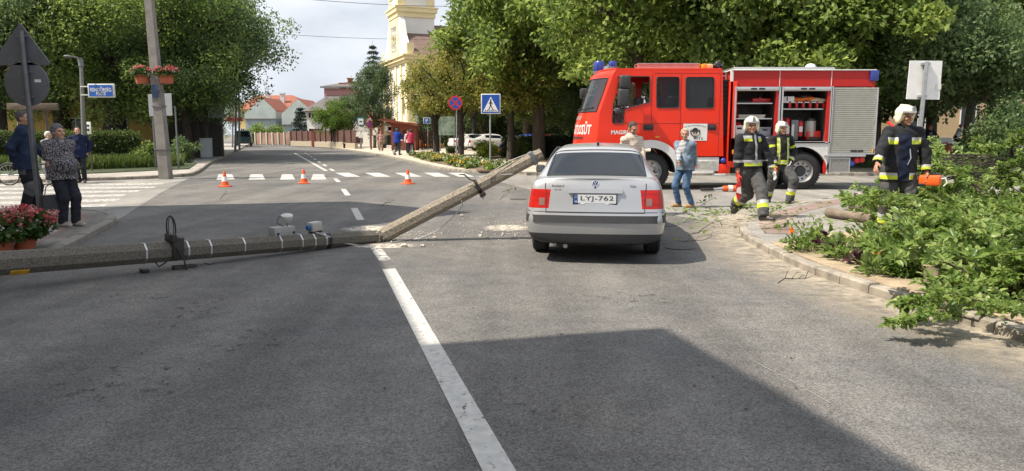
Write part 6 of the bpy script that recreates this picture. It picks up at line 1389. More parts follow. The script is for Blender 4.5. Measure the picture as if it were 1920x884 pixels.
# aluminium door frames and rolled up shutters
def lockframe(x0, y0, x1, y1):
    q = MB(); a, b = A6(x0, y0), A6(x1, y1); w = .045
    q.box(a[0], a[0] + w, .0, .10, b[2], a[2]).box(b[0] - w, b[0], .0, .10, b[2], a[2]).box(a[0] + w, b[0] - w, .0, .10, b[2], b[2] + .035); q.build('locker_frame', M_alu, ft, smooth=0); return a, b
for (x0, x1) in ((107, 332), (351, 602)):
    a, b = lockframe(x0, 173, x1, 466 if x0 > 300 else 440); z_ = A6(0, 196)[2]
    s_ = MB().box(a[0] + .047, b[0] - .047, .01, .16, z_, a[2] - .004, .02).build('rolled_shutter', M_alu, ft); m = (a[0] + b[0]) / 2
    MB().box(m - .20, m - .03, -.004, .0095, z_ + .035, z_ + .085, .008).box(m + .03, m + .20, -.004, .0095, z_ + .035, z_ + .085, .008).build('handle', M_black, s_)
a, b = lockframe(605, 178, 829, 524); q = MB(); n = 34; zz0, zz1 = b[2] + .037, a[2] - .003
for k in range(n):
    z = zz0 + (zz1 - zz0) * k / n; dz = (zz1 - zz0) / n; q.add([(a[0] + .047, .03, z), (b[0] - .047, .03, z), (b[0] - .047, .018, z + dz * .3), (a[0] + .047, .018, z + dz * .3), (b[0] - .047, .018, z + dz * .75), (a[0] + .047, .018, z + dz * .75), (b[0] - .047, .03, z + dz), (a[0] + .047, .03, z + dz)], [(0, 1, 2, 3), (3, 2, 4, 5), (5, 4, 6, 7)])
sh = q.build('shutter', M_shut, ft, smooth=0); m = (a[0] + b[0]) / 2
MB().box(m - .02, m + .16, .004, .016, zz0 + .03, zz0 + .085, .008).box(m + .18, m + .34, .004, .016, zz0 + .03, zz0 + .085, .008).build('handle', M_black, sh)
# lower skirt with the rear wheel arch
w6 = ((1504.7 - 1340) * 2.762, (322.8 - 100) * 2.762); ar = [(w6[0] + 130 * math.cos(t), w6[1] - 130 * math.sin(t)) for t in np.linspace(R(-6), R(186), 20)]
sk = [(300, 470), (598, 470), (596, 540), (577, 625)] + [(p[0], p[1]) for p in ar] + [(315, 628), (300, 620)]
MB().prism([A6(x, y, .02) for x, y in sk], (0, .08, 0)).build('skirt', M_fw, ft, smooth=0)
archband(MB(), w6, 128, 131, R(-6), R(186), .1, .9, A6).build('wheel_well', M_dk, ft, smooth=35)
MB().box(A6(300, 0)[0], A6(600, 0)[0], .0, .14, A6(0, 470)[2] + .001, A6(0, 457)[2], .01).build('skirt_edge', M_alu, ft)
MB().box(X0, A6(299, 0)[0], .02, .6, A6(0, 560)[2], A6(0, 441)[2]).build('lower_locker', M_in, ft, smooth=0)
MB().box(A6(597, 0)[0], A6(816, 0)[0], -.01, .4, A6(0, 537)[2], A6(0, 525)[2], .006).build('step_rail', M_alu, ft)
a, b = A6(597, 541), A6(699, 620); q = MB(); q.box(a[0], b[0], .02, .3, b[2], a[2]); g_ = q.build('lower_grille', mat('pierced steel', (.30, .29, .27), .6, .5, var=.5, scale=45), ft, smooth=0)
q = MB(); q.box(a[0], b[0], .008, .0195, a[2] - .03, a[2]).box(a[0], b[0], .008, .0195, b[2], b[2] + .03).box(a[0], a[0] + .03, .008, .0195, b[2] + .03, a[2] - .03).box(b[0] - .03, b[0], .008, .0195, b[2] + .03, a[2] - .03); q.build('grille_frame', M_alu, g_, smooth=0)
for x, y, m in ((740, 556, M_red), (766, 553, M_red), (712, 572, MATS['cap blue'])): p = A6(x, y); MB().lathe([(0, 0), (.085, 0), (.085, .07), (.06, .1), (0, .1)], 16, XF((p[0], .12, p[2]), rx=R(90))).build('hose_coupling', m, ft)
a, b = A6(809, 89), A6(849, 143); q = MB().box(a[0], b[0], -.012, .24, b[2], a[2], .012).build('rear_blue_lamp', mat('blue lens', (.02, .04, .25), .25, coat=.5), ft)
MB().box(X1 + .003, X1 + .05, .1, .3, A6(0, 290)[2], A6(0, 200)[2], .01).build('rear_lamp', M_tail, ft)
for x, y in ((822, 508),): p = A6(x, y); MB().box(p[0] - .03, p[0] + .03, .0, .03, p[2] - .06, p[2] + .06, .008).build('side_marker_lamp', MATS['amber lens'], ft)
# roof gear of the body
a, b = A6(112, 68), A6(642, 83); MB().box(a[0], b[0], .25, 1.5, b[2], a[2], .02).build('roof_locker', M_alu, ft)
q = MB()
for y in (.6, 1.9): q.box(A6(40, 0)[0], A6(108, 0)[0], y, y + .04, A6(0, 150)[2], A6(0, 142)[2]); q.box(A6(40, 0)[0], A6(108, 0)[0], y, y + .04, A6(0, 112)[2], A6(0, 106)[2])
for x in (55, 90): q.box(A6(x, 0)[0], A6(x, 0)[0] + .04, .56, .6, A6(0, 165)[2], A6(0, 95)[2])
q.build('roof_rail', M_alu, ft, smooth=0)
p = A6(555, 74); MB().ell((p[0], .8, p[2] + .05), (.16, .16, .13)).build('roof_vent', M_fw, ft)
# roof gear of the cab
for (x0, y0, x1, y1, yy) in ((242, 64, 290, 124, .45), (137, 94, 182, 146, 2.0)):
    a, b = A5(x0, y0), A5(x1, y1); r = (b[0] - a[0]) / 2; zb_ = ztop + .05
    if yy > 1: a = (a[0] + .1, 0, ztop + .42); r = .19; cx_ = .9
    else: cx_ = (a[0] + b[0]) / 2
    l_ = MB().lathe([(r * .95, zb_ + .07), (r, zb_ + .1), (r * .96, a[2] - .05), (r * .8, a[2]), (0, a[2])], 22, XF((cx_, yy, 0)), close=False).build('blue_beacon', MATS['blue lens'], ft); MB().lathe([(0, zb_), (r * 1.08, zb_), (r * 1.08, zb_ + .075), (0, zb_ + .075)], 22, XF((cx_, yy, 0))).build('base', M_greymetal, l_)
for yy in (.8, 1.2, 1.6): c = frontpt(yy / WD, ztop - .01); MB().tube([(c.x + .25, yy, ztop + .13), (c.x + .38, yy, ztop + .13)], [.09, .05], 14).build('spot_lamp', M_alu, ft)
MB().tube([(frontpt(.3, ztop - .01).x + .34, .62, ztop + .1), (frontpt(.3, ztop - .01).x + .34, 1.85, ztop + .1)], .02, 6).build('lamp_bar', M_alu, ft)
a, b = A5(410, 70), A5(752, 116); q = MB()
for yy in (.7, 1.25): q.box(a[0], b[0], yy, yy + .05, ztop + .052, a[2] - .02)
for k in range(12): x = a[0] + (b[0] - a[0]) * k / 11; q.box(x, x + .03, .75, 1.25, ztop + .1, ztop + .14)
q.build('ladder', mat('pinkish rail', (.50, .30, .25), .5, .3), ft, smooth=0)
MB().box(a[0], b[0], .68, 1.32, a[2] - .018, a[2], .006).build('ladder_cover', M_alu, ft)
a, b = A5(764, 77), A5(820, 116); MB().box(a[0], b[0] - .02, .5, .9, ztop + .06, a[2], .03).build('amber_lamp_box', mat('pale amber box', (.58, .42, .20), .5), ft); MB().box(a[0] - .02, a[0] + .09, .49, .91, ztop + .08, a[2] + .005, .01).build('amber_lens', MATS['amber lens'], ft)
q = MB(); rnd = random.Random(2)
for k in range(9): q.ell((b[0] + .05 + rnd.uniform(0, .3), .6 + rnd.uniform(0, .5), ztop + .08 + rnd.uniform(0, .2)), rnd.uniform(.05, .10), 8, 6)
q.build('searchlight', M_black, ft)
# mirrors
a, b = A5(281, 155), A5(338, 222); q = MB(); q.box(a[0], b[0], -.42, -.20, b[2], a[2] + .02, .06, seg=3); a, b = A5(274, 222), A5(330, 318); q.box(a[0], b[0], -.42, -.18, b[2], a[2] - .0, .06, seg=3)
a, b = A5(262, 322), A5(312, 357); q.box(a[0], b[0], -.32, -.12, b[2], a[2], .05, seg=3); q.build('mirror', M_trim, ft)
a = A5(283, 158); b = A5(290, 330); MB().tube([(a[0], -.001, a[2]), (a[0] + .05, -.2, a[2] + .02)], .02, 8).tube([(b[0], -.001, b[2] - .1), (b[0], -.2, b[2])], .02, 8).build('mirror_arm', M_black, ft)
c = frontpt(.97, A5(0, 230)[2]); MB().box(c.x - .45, c.x - .2, WD + .05, WD + .28, c.z - .1, c.z + .22, .05).tube([(c.x, WD - .02, c.z), (c.x - .3, WD + .15, c.z)], .02, 6).build('mirror', M_trim, ft)
# lettering
vs, fs = fit_text('TŰZOLTÓSÁG', 1.16, None, .02); h_ = max(v.y for v in vs); zc = A5(0, 428)[2]; sy = .185 / h_
o3 = [frontpt((.74 + v.x) / WD, zc + v.y * sy) + Vector((-.006, 0, 0)) for v in vs]; MB().add(o3, fs).build('front_lettering', M_white, ft, smooth=0)
vs, fs = fit_text('MAGIRUS', .62, .115, .03); p = A5(245, 452); MB().add(vs, fs, X=XF((p[0] + .31, -.004, p[2])) @ FACE).build('side_lettering', M_white, ft, smooth=0)
q = MB(); a, b = A5(72, 472), A5(150, 490)
for k in range(3): frontpatch(q, b[2] + k * .03, b[2] + k * .03 + .018, .15, .85, .008, 1)
q.build('grille', M_dk, ft, smooth=0)
frontpatch(MB(), A5(0, 390)[2] + .04, A5(0, 358)[2] - .02, .25, .75, .006, 2).build('front_badge', mat('dull chrome', (.4, .2, .17), .4, .3), ft, smooth=0)
frontpatch(MB(), zs[0], zs[1] - .02, .04, .96, .02, 2).build('bumper', M_fw, ft, smooth=50)
for t0 in (.06, .72): frontpatch(MB(), zs[1] + .02, zs[2] - .06, t0, t0 + .22, .012, 2).build('headlight', mat('lamp glass', (.5, .5, .48), .15, .3), ft, smooth=50)
# white plate with a helmeted head and lettering
a, b = A5(632, 406), A5(757, 497); pl = MB().box(a[0], b[0], -.007, -.0035, b[2], a[2]).build('door_plate', M_white, ft, smooth=0); cx_, cz_ = (a[0] + b[0]) / 2, (a[2] + b[2]) / 2; w, h = b[0] - a[0], a[2] - b[2]
vs, fs = fit_text('HA BAJ VAN, SEGÍTÜNK!', w * .92, h * .10, .015); MB().add([Vector((v.x, v.y - (v.x / w) ** 2 * .22, 0)) for v in vs], fs, X=XF((cx_, -.0085, cz_ + h * .39)) @ FACE).build('lettering', M_black, pl, smooth=0)
vs, fs = fit_text('112', w * .26, h * .14, .02); MB().add(vs, fs, X=XF((cx_ + w * .2, -.0085, cz_ - h * .37)) @ FACE).build('lettering', M_black, pl, smooth=0)
q = MB(); q.box(cx_ - w * .04, cx_ + w * .03, -.009, -.0075, cz_ - h * .42, cz_ - h * .34).box(cx_ - w * .07, cx_ + w * .06, -.009, -.0075, cz_ - h * .335, cz_ - h * .30); q.build('telephone_symbol', M_black, pl, smooth=0)
q = MB(); q.torus((cx_, -.0085, cz_ + h * .02), h * .27, h * .03, n=26, k=4, a0=R(150), a1=R(390)); q.build('wreath', M_black, pl, smooth=0)
q = MB(); q.lathe([(0, 0), (h * .15, 0), (h * .15, .002), (0, .002)], 20, XF((cx_, -.0075, cz_ - h * .06), rx=R(90))); fc = q.build('emblem_face', mat('skin print', (.55, .40, .30), .7), pl, smooth=0)
q = MB(); P = [(cx_ + h * .2 * math.cos(t), -.0105, cz_ + h * .06 + h * .2 * math.sin(t)) for t in np.linspace(0, math.pi, 14)]; q.prism(P, (0, -.002, 0)); q.box(cx_ - h * .26, cx_ + h * .26, -.0125, -.0105, cz_ + h * .02, cz_ + h * .059)
for s in (-1, 1): q.lathe([(0, 0), (h * .05, 0), (h * .05, .002), (0, .002)], 12, XF((cx_ + s * h * .07, -.0100, cz_ - h * .04), rx=R(90)))
q.build('emblem_helmet', M_black, pl, smooth=0)
# wheels, axles, chassis
def bigwheel(cx, cz, y, r, w, s):
    X = XF((cx, y, cz), rx=R(90)); t_ = MB().lathe([(r * .60, -w / 2), (r * .86, -w / 2), (r * .97, -w * .40), (r, -w * .3), (r, w * .3), (r * .97, w * .40), (r * .86, w / 2), (r * .60, w / 2)], 44, X, close=False)
    for k in range(44):
        for d in (-1, 1): t_.box(r * .985, r * 1.015, -.022, .022, d * w * .05, d * w * .46, X=X @ Matrix.Rotation(2 * math.pi * (k + (.5 if d > 0 else 0)) / 44, 4, 'Z'))
    o = t_.build('wheel', M_rub, ft); q = MB().lathe([(r * .63, s * w * .5), (r * .60, s * w * .5), (r * .57, s * w * .40), (r * .53, s * w * .22), (r * .50, s * w * .10), (r * .30, s * w * .06)], 36, X, close=False)
    d = q
    for k in range(10): a = 2 * math.pi * k / 10; d.lathe([(0, 0), (r * .055, 0), (r * .055, .006), (0, .006)], 10, X @ XF((r * .42 * math.cos(a), r * .42 * math.sin(a), s * w * .085 - (.006 if s < 0 else 0))), mi=1)
    q.build('rim', [M_rim, M_dk], o)
    MB().lathe([(r * .30, s * w * .05), (r * .29, s * w * .16), (r * .24, s * w * .26), (0, s * w * .27)], 26, X, close=False).build('hub', M_trim if s > 0 and cx > 3 else M_rim, o)
rW = .53
pc = T(1220, 323); pr_ = T(1504.7, 322.8)
for p in (pc, pr_):
    bigwheel(p[0], rW, .20, rW, .30, 1); bigwheel(p[0], rW, WD - .20, rW, .30, -1); MB().tube([(p[0], .3, rW), (p[0], WD - .3, rW)], .1, 10).build('axle', M_dk, ft)
MB().box(A5(190, 0)[0], X1 - .1, .75, .95, .62, .9).box(A5(190, 0)[0], X1 - .1, 1.55, 1.75, .62, .9).build('chassis', M_dk, ft, smooth=0)
MB().box(A5(610, 0)[0], A5(690, 0)[0], .35, 2.1, .5, .95, .05).build('tank', M_dk, ft); MB().box(A6(420, 0)[0] - 1.6, A6(420, 0)[0] - .9, .4, 2.1, .45, 1.0, .05).build('tank', M_dk, ft)
MB().box(A6(600, 0)[0], X1 - .05, .42, WD, A6(0, 540)[2] - .15, A6(0, 525)[2]).build('rear_underside', M_dk, ft, smooth=0)
MB().box(A6(575, 0)[0], A6(578, 0)[0], .1, .5, .28, A6(0, 600)[2]).build('mud_flap', M_rub, ft, smooth=0)
# shelves
def shelf(x0, x1, y): MB().box(A6(x0, 0)[0], A6(x1, 0)[0], .15, 1.24, A6(0, y)[2] - .02, A6(0, y)[2] + .01).build('shelf', M_alu, ft, smooth=0)
for y in (258, 338): shelf(112, 322, y)
shelf(358, 590, 288)
# cab seats, wheel
for x in (PX(1206, 0)[0], ): 
    p = A5(x, 0); q = MB().box(p[0] - .12, p[0] + .12, .35, .9, 1.75, 2.62, .08).box(p[0] - .45, p[0] + .1, .35, .9, 1.62, 1.78, .06); q.build('seat', M_trim, ft)
for x in (525, 640): p = A5(x, 0); MB().box(p[0] - .1, p[0] + .1, .4, 2.1, 1.6, 2.65, .06).build('seat', M_trim, ft)
p = A5(PX(1187, 0)[0], 0); MB().torus((0, 0, 0), .22, .018, XF((p[0] + .05, .62, 2.1), ry=R(-50)) @ Matrix.Rotation(R(90), 4, 'X'), 24, 6).build('steering_wheel', M_black, ft)
MB().box(A5(200, 0)[0], A5(270, 0)[0] + .05, .1, WD - .1, 1.75, zw0 - .02, .06).build('dashboard', M_trim, ft)
# --- equipment lying in the lockers: things of their own
def EQ(x, y, d): p = A6(x, y); return Vector((XT + p[0], YT + d, p[2]))
def extinguisher(label, x, ybot, ytop, d=.45, r=.085):
    b = EQ(x, ybot, d); h = EQ(x, ytop, d).z - b.z; t = thing('fire_extinguisher', label, 'fire extinguisher', b, group='fire extinguishers in the middle locker')
    MB().lathe([(r * .9, 0), (r, .02), (r, h * .74), (r * .8, h * .82), (r * .35, h * .87), (0, h * .87)], 18).build('cylinder', M_red, t); MB().lathe([(0, h * .87), (.03, h * .87), (.03, h * .93), (0, h * .93)], 10).tube([(0, 0, h * .93), (-.06, -.02, h), (-.11, -.02, h * .99)], .014, 6).tube([(0, -.02, h * .93), (r * .9, -.04, h * .85), (r * 1.1, -.04, h * .4)], .012, 6).build('valve', M_black, t)
    MB().box(-r * .55, r * .55, -r - .004, -r * .8, h * .25, h * .55).build('label', M_white, t, smooth=0)
extinguisher('red fire extinguisher right of the rear firefighter, with a white label', 400, 452, 316); extinguisher('red fire extinguisher half hidden behind the helmet of the rear firefighter', 367, 452, 308); extinguisher('red fire extinguisher left of the silver canister', 470, 432, 336); extinguisher('red fire extinguisher behind the dark panel between two others', 434, 430, 320, .8)
b = EQ(434, 452, .42); t = thing('metal_case', 'dark metal case standing between two fire extinguishers', 'case', b); MB().box(-.10, .10, -.1, .12, 0, EQ(0, 345, .4).z - b.z, .008).build('body', mat('case steel', (.16, .16, .16), .4, .7), t); MB().box(-.09, -.02, -.105, -.101, .05, .45).build('panel', M_alu, t, smooth=0)
b = EQ(524, 430, .45); t = thing('canister', 'silver canister with a dark lid beside the red bag in the middle locker', 'canister', b); h = EQ(0, 352, .45).z - b.z; MB().lathe([(.15, -.02), (.16, .0), (.16, h), (.155, h + .01), (0, h + .01)], 24).build('body', mat('canister steel', (.42, .40, .36), .45, .4), t); MB().lathe([(.155, h + .012), (.14, h + .08), (.05, h + .11), (0, h + .11)], 22).build('lid', M_black, t)
b = EQ(536, 455, .40); t = thing('tool_bag', 'low red bag in front of the silver canister', 'bag', b); MB().box(-.2, .2, -.1, .3, .02, EQ(0, 402, .4).z - b.z, .03).build('body', M_red, t); MB().box(-.17, .17, -.106, -.101, .03, .11).build('pocket', M_black, t, smooth=0)
b = EQ(400, 249, .35); t = thing('white_box', 'white box on the shelf beside the folded orange jackets', 'box', b); MB().box(-.16, .16, -.1, .2, -.01, EQ(0, 222, .3).z - b.z, .008).build('body', M_white, t); MB().box(-.06, -.03, -.104, -.101, .03, .13).build('mark', M_black, t, smooth=0)
b = EQ(505, 249, .38); t = thing('orange_jackets', 'pile of folded orange and cream jackets on the upper shelf', 'jacket pile', b); q = MB()
for k, (x, zz, rx_, m_) in enumerate(((-.26, .05, .26, 0), (.0, .08, .3, 0), (.22, .045, .3, 1), (.4, .03, .22, 1), (-.1, .15, .2, 2))): q.ell((x, .05, zz), (rx_, .22, .075), 16, 8, mi=m_)
q.build('folded_jackets', [mat('hi vis orange', (.72, .16, .03), .8), mat('cream cloth', (.6, .5, .34), .9), M_black], t)
q = MB()
t = thing('strap_rack', 'rack of red straps hanging under the upper shelf of the middle locker', 'straps', EQ(480, 286, .22))
for k, x in enumerate((404, 440, 475, 511, 547, 583)): p = EQ(x, 286, .2) - EQ(480, 286, .22); MB().box(p.x - .035, p.x + .035, 0, .12, .015, .20, .01).build('strap', M_red, t)
q = MB(); p0, p1 = EQ(365, 250, .2) - EQ(480, 286, .22), EQ(590, 250, .2) - EQ(480, 286, .22); q.box(p0.x, p1.x, 0, .14, p0.z - .03, p0.z - .004).build('bar', M_alu, t, smooth=0)
MB().box(p0.x, p1.x, .16, .6, .012, .21).build('dark_tray', M_dk, t, smooth=0)
def crate(label, x0, y0, x1, y1, m, d=.25, dep=.5): b = EQ((x0 + x1) / 2, y1, d); w = EQ(x1, 0, d).x - EQ(x0, 0, d).x; h = EQ(0, y0, d).z - b.z; t = thing('crate', label, 'crate', b); MB().box(-w / 2, w / 2, 0, dep, 0, h - .04, .01).build('body', m, t); MB().box(-w / 2 - .015, w / 2 + .015, -.015, dep + .015, h - .038, h, .008).build('rim', m, t); MB().box(-.07, .07, -.004, -.0005, h * .6, h * .78).build('grip', M_dk, t, smooth=0); return t
crate('pale grey crate with red items left of the front firefighter', 112, 374, 170, 426, M_white); crate('grey plastic crate between the two firefighters', 243, 383, 306, 430, mat('crate grey', (.26, .29, .33), .6)); crate('flat pale crate on the middle shelf of the left locker', 136, 318, 272, 336, mat('crate beige', (.5, .47, .4), .6), .2, .6); crate('small dark red box at the left end of the middle shelf', 112, 290, 130, 336, mat('box dark red', (.3, .03, .03), .6), .3, .3)
b = EQ(150, 372, .45); t = thing('red_gloves', 'red items piled in the pale grey crate', 'gloves', b); q = MB()
for k in range(6): q.ell((random.uniform(-.14, .14), random.uniform(-.1, .1), random.uniform(0, .05)), (.09, .07, .045), 10, 6)
q.build('gloves', M_red, t)
b = EQ(265, 254, .3); t = thing('red_case', 'long flat red case on the top shelf of the left locker', 'case', b); q = MB().box(-.28, .24, 0, .4, 0, .12, .02); q.build('body', M_red, t); MB().box(-.10, -.04, -.006, .1, .0, .15, .01).build('clasp', M_red, t); MB().box(-.75, -.3, .02, .5, 0, .06, .02).build('sleeve', M_dk, t)
b = EQ(118, 215, .2); t = thing('orange_cloth', 'orange cloth hanging at the front edge of the left locker', 'cloth', b); MB().prism([(-.03, 0, .12), (.02, 0, .12), (.03, 0, -.1), (-.02, 0, -.22)], (0, .05, 0)).build('cloth', MATS['hi vis orange'], t)
# orange hydraulic tool on the road
b = G(1366, 360); b.z = 0; t = thing('rescue_tool', 'orange and black hydraulic rescue tool lying on the road in front of the fire engine', 'rescue tool', b)
MB().tube([(-.16, 0, .09), (.22, 0, .09)], [.075, .09], 16).build('motor', M_orange, t); MB().tube([(-.02, 0, .09), (.1, 0, .09)], .094, 16).build('white_band', M_white, t); MB().tube([(.22, 0, .09), (.34, .02, .09)], [.08, .05], 12).build('rear_cap', M_black, t); MB().tube([(-.16, 0, .09), (-.34, -.02, .08), (-.42, -.02, .07)], [.05, .035, .04], 10).build('neck', M_steel, t)
MB().box(-.78, -.42, -.07, .05, .03, .10, .02).build('blades', M_black, t); MB().tube([(-.1, 0, .17), (-.06, 0, .23), (.14, 0, .23), (.2, 0, .17)], .014, 8).build('handle', M_black, t)
b = G(1425, 364); q = MB(); q.tube([(math.cos(a) * .22, math.sin(a) * .12, .02 + .01 * k_ / 10) for k_, a in enumerate(np.linspace(0, 9, 30))], .016, 6); t = thing('hose_coil', 'dark red hose coil on the road behind the front firefighter', 'hose', b); q.build('hose', mat('hose red', (.25, .05, .03), .7), t)
# ================================================================ PEOPLE
def smin(a, b, k):
    h = np.clip(.5 + .5 * (b - a) / k, 0, 1); return b * (1 - h) + a * h - k * h * (1 - h)
def prim_eval(p, X, Y, Z):
    if p[0] == 'c':
        _, a, b, ra, rb, opt = p; a = np.asarray(a, float); b = np.asarray(b, float); ba = b - a; L2 = max(1e-9, (ba * ba).sum()); fl_ = opt.get('flat', 1.0)
        px, py, pz = X - a[0], Y - a[1], Z - a[2]
        t = np.clip((px * ba[0] + py * ba[1] + pz * ba[2]) / L2, 0, 1)
        dx, dy, dz = px - t * ba[0], (py - t * ba[1]) / fl_, pz - t * ba[2]
        d = (np.sqrt(dx * dx + dy * dy + dz * dz) - (ra + (rb - ra) * t)) * (1 if fl_ == 1 else .8)
        if 'cut' in opt: n = ba / math.sqrt(L2); d = np.maximum(d, ((X - b[0]) * n[0] + (Y - b[1]) * n[1] + (Z - b[2]) * n[2]) - opt['cut'])
        return d
    _, c, r, M_ = p; q = np.stack([X - c[0], Y - c[1], Z - c[2]], -1)
    if M_ is not None: q = q @ M_
    k0 = np.sqrt(((q / r) ** 2).sum(-1)); k1 = np.sqrt(((q / (np.asarray(r) ** 2)) ** 2).sum(-1)) + 1e-9; return k0 * (k0 - 1) / k1
def prim_box(p, m):
    if p[0] == 'c': r = max(p[3], p[4]) + m; a, b = np.minimum(p[1], p[2]), np.maximum(p[1], p[2]); return a - r, b + r
    r = max(p[2]) + m; c = np.asarray(p[1], float); return c - r, c + r
def wrinkle(X, Y, Z, f, seed):
    return (np.sin(X * f + 2.1 * np.sin(Z * f * .7 + seed) + seed) * np.sin(Z * f * 1.15 + 1.7 * np.sin(Y * f * .8 + seed * 2)) * .6 + np.sin((X + Y) * f * 1.9 + seed * 3 + 2 * np.sin(Z * f * 1.3)) * .4)
def sdf_mesh(prims, h, k=.03, cut=None, wr=0.0, wf=24.0, seed=0.0, sub=()):
    lo = np.min([prim_box(p, 2 * h + k)[0] for p in prims], 0); hi = np.max([prim_box(p, 2 * h + k)[1] for p in prims], 0)
    n = np.ceil((hi - lo) / h).astype(int) + 1; ax = [lo[i] + h * np.arange(n[i]) for i in range(3)]; D = np.full(tuple(n), .2, np.float32)
    def region(p, m):
        a, b = prim_box(p, m); i0 = np.clip(np.floor((a - lo) / h).astype(int), 0, n - 1); i1 = np.clip(np.ceil((b - lo) / h).astype(int) + 1, 1, n); return tuple(slice(i0[i], i1[i]) for i in range(3))
    for p in prims:
        s = region(p, k + 2 * h + .03); X, Y, Z = np.meshgrid(ax[0][s[0]], ax[1][s[1]], ax[2][s[2]], indexing='ij'); D[s] = smin(D[s], prim_eval(p, X, Y, Z), k)
    X, Y, Z = np.meshgrid(*ax, indexing='ij')
    if wr: D += wr * wrinkle(X, Y, Z, wf, seed)
    for p in sub: D = np.maximum(D, -prim_eval(p, X, Y, Z))
    if cut is not None: D = np.maximum(D, cut(X, Y, Z))
    D[0], D[-1], D[:, 0], D[:, -1], D[:, :, 0], D[:, :, -1] = (.2,) * 6
    s = D < 0; c8 = [(i, j, l) for i in (0, 1) for j in (0, 1) for l in (0, 1)]; m = np.array(D.shape) - 1
    sl = lambda a, o: a[o[0]:o[0] + m[0], o[1]:o[1] + m[1], o[2]:o[2] + m[2]]
    cnt = sum(sl(s, o).astype(np.int8) for o in c8); act = (cnt > 0) & (cnt < 8); I = np.argwhere(act); idx = np.full(act.shape, -1, np.int64); idx[act] = np.arange(len(I))
    acc = np.zeros((len(I), 3)); num = np.zeros(len(I)); vals = {o: sl(D, o)[act] for o in c8}
    for a in c8:
        for d in range(3):
            if a[d] == 0:
                b = list(a); b[d] = 1; va, vb = vals[a], vals[tuple(b)]; cr_ = (va < 0) != (vb < 0); t = np.where(cr_, va / np.where(cr_, va - vb, 1), 0); pos = np.tile(np.array(a, float), (len(I), 1)); pos[:, d] += t; acc += pos * cr_[:, None]; num += cr_
    V = lo + h * (I + acc / np.maximum(num, 1)[:, None]); Fs = []
    for d in range(3):
        u, v = (d + 1) % 3, (d + 2) % 3; a0 = [slice(None)] * 3; a1 = [slice(None)] * 3; a0[d] = slice(0, -1); a1[d] = slice(1, None); sa, sb = s[tuple(a0)], s[tuple(a1)]; E = np.argwhere(sa != sb); E = E[(E[:, u] > 0) & (E[:, v] > 0) & (E[:, u] < m[u]) & (E[:, v] < m[v])]
        def cell(du, dv): q = E.copy(); q[:, u] += du; q[:, v] += dv; return idx[q[:, 0], q[:, 1], q[:, 2]]
        Q = np.stack([cell(-1, -1), cell(0, -1), cell(0, 0), cell(-1, 0)], 1); flip = ~sa[E[:, 0], E[:, 1], E[:, 2]]; Q[flip] = Q[flip][:, ::-1]; Fs.append(Q)
    Fq = np.concatenate(Fs); Fq = Fq[(Fq >= 0).all(1)]; return V, Fq
def sdf_part(name, prims, h, mats, parent, colour=None, **kw):
    V, Fq = sdf_mesh(prims, h, **kw); mi = colour(V[Fq].mean(1)) if colour else None; return npmesh(name, V, Fq, mats, parent, True, mi)
def ik(a, t, l1, l2, hint):
    a, t, hint = Vector(a), Vector(t), Vector(hint); d = t - a; L_ = min(d.length, (l1 + l2) * .999); d.normalize(); t = a + d * L_
    x = (l1 * l1 - l2 * l2 + L_ * L_) / (2 * L_); y = math.sqrt(max(0, l1 * l1 - x * x)); hn = (hint - d * hint.dot(d)).normalized(); return a + d * x + hn * y, t
SKIN = mat('skin', (.46, .25, .165), .55, var=.08, scale=8); SKIN2 = mat('tanned skin', (.40, .20, .125), .55, var=.08, scale=8); EYE = mat('eye dark', (.03, .02, .018), .3); LIP = mat('lips', (.34, .13, .10), .5)
def cloth(name, col, var=.15, scale=9, col2=None, bump=.25, rough=.9): return mat(name, col, rough, var=var, scale=scale, bump=bump, bscale=90, col2=col2, spec=.2)
def A3(v): return np.array(tuple(v), float)
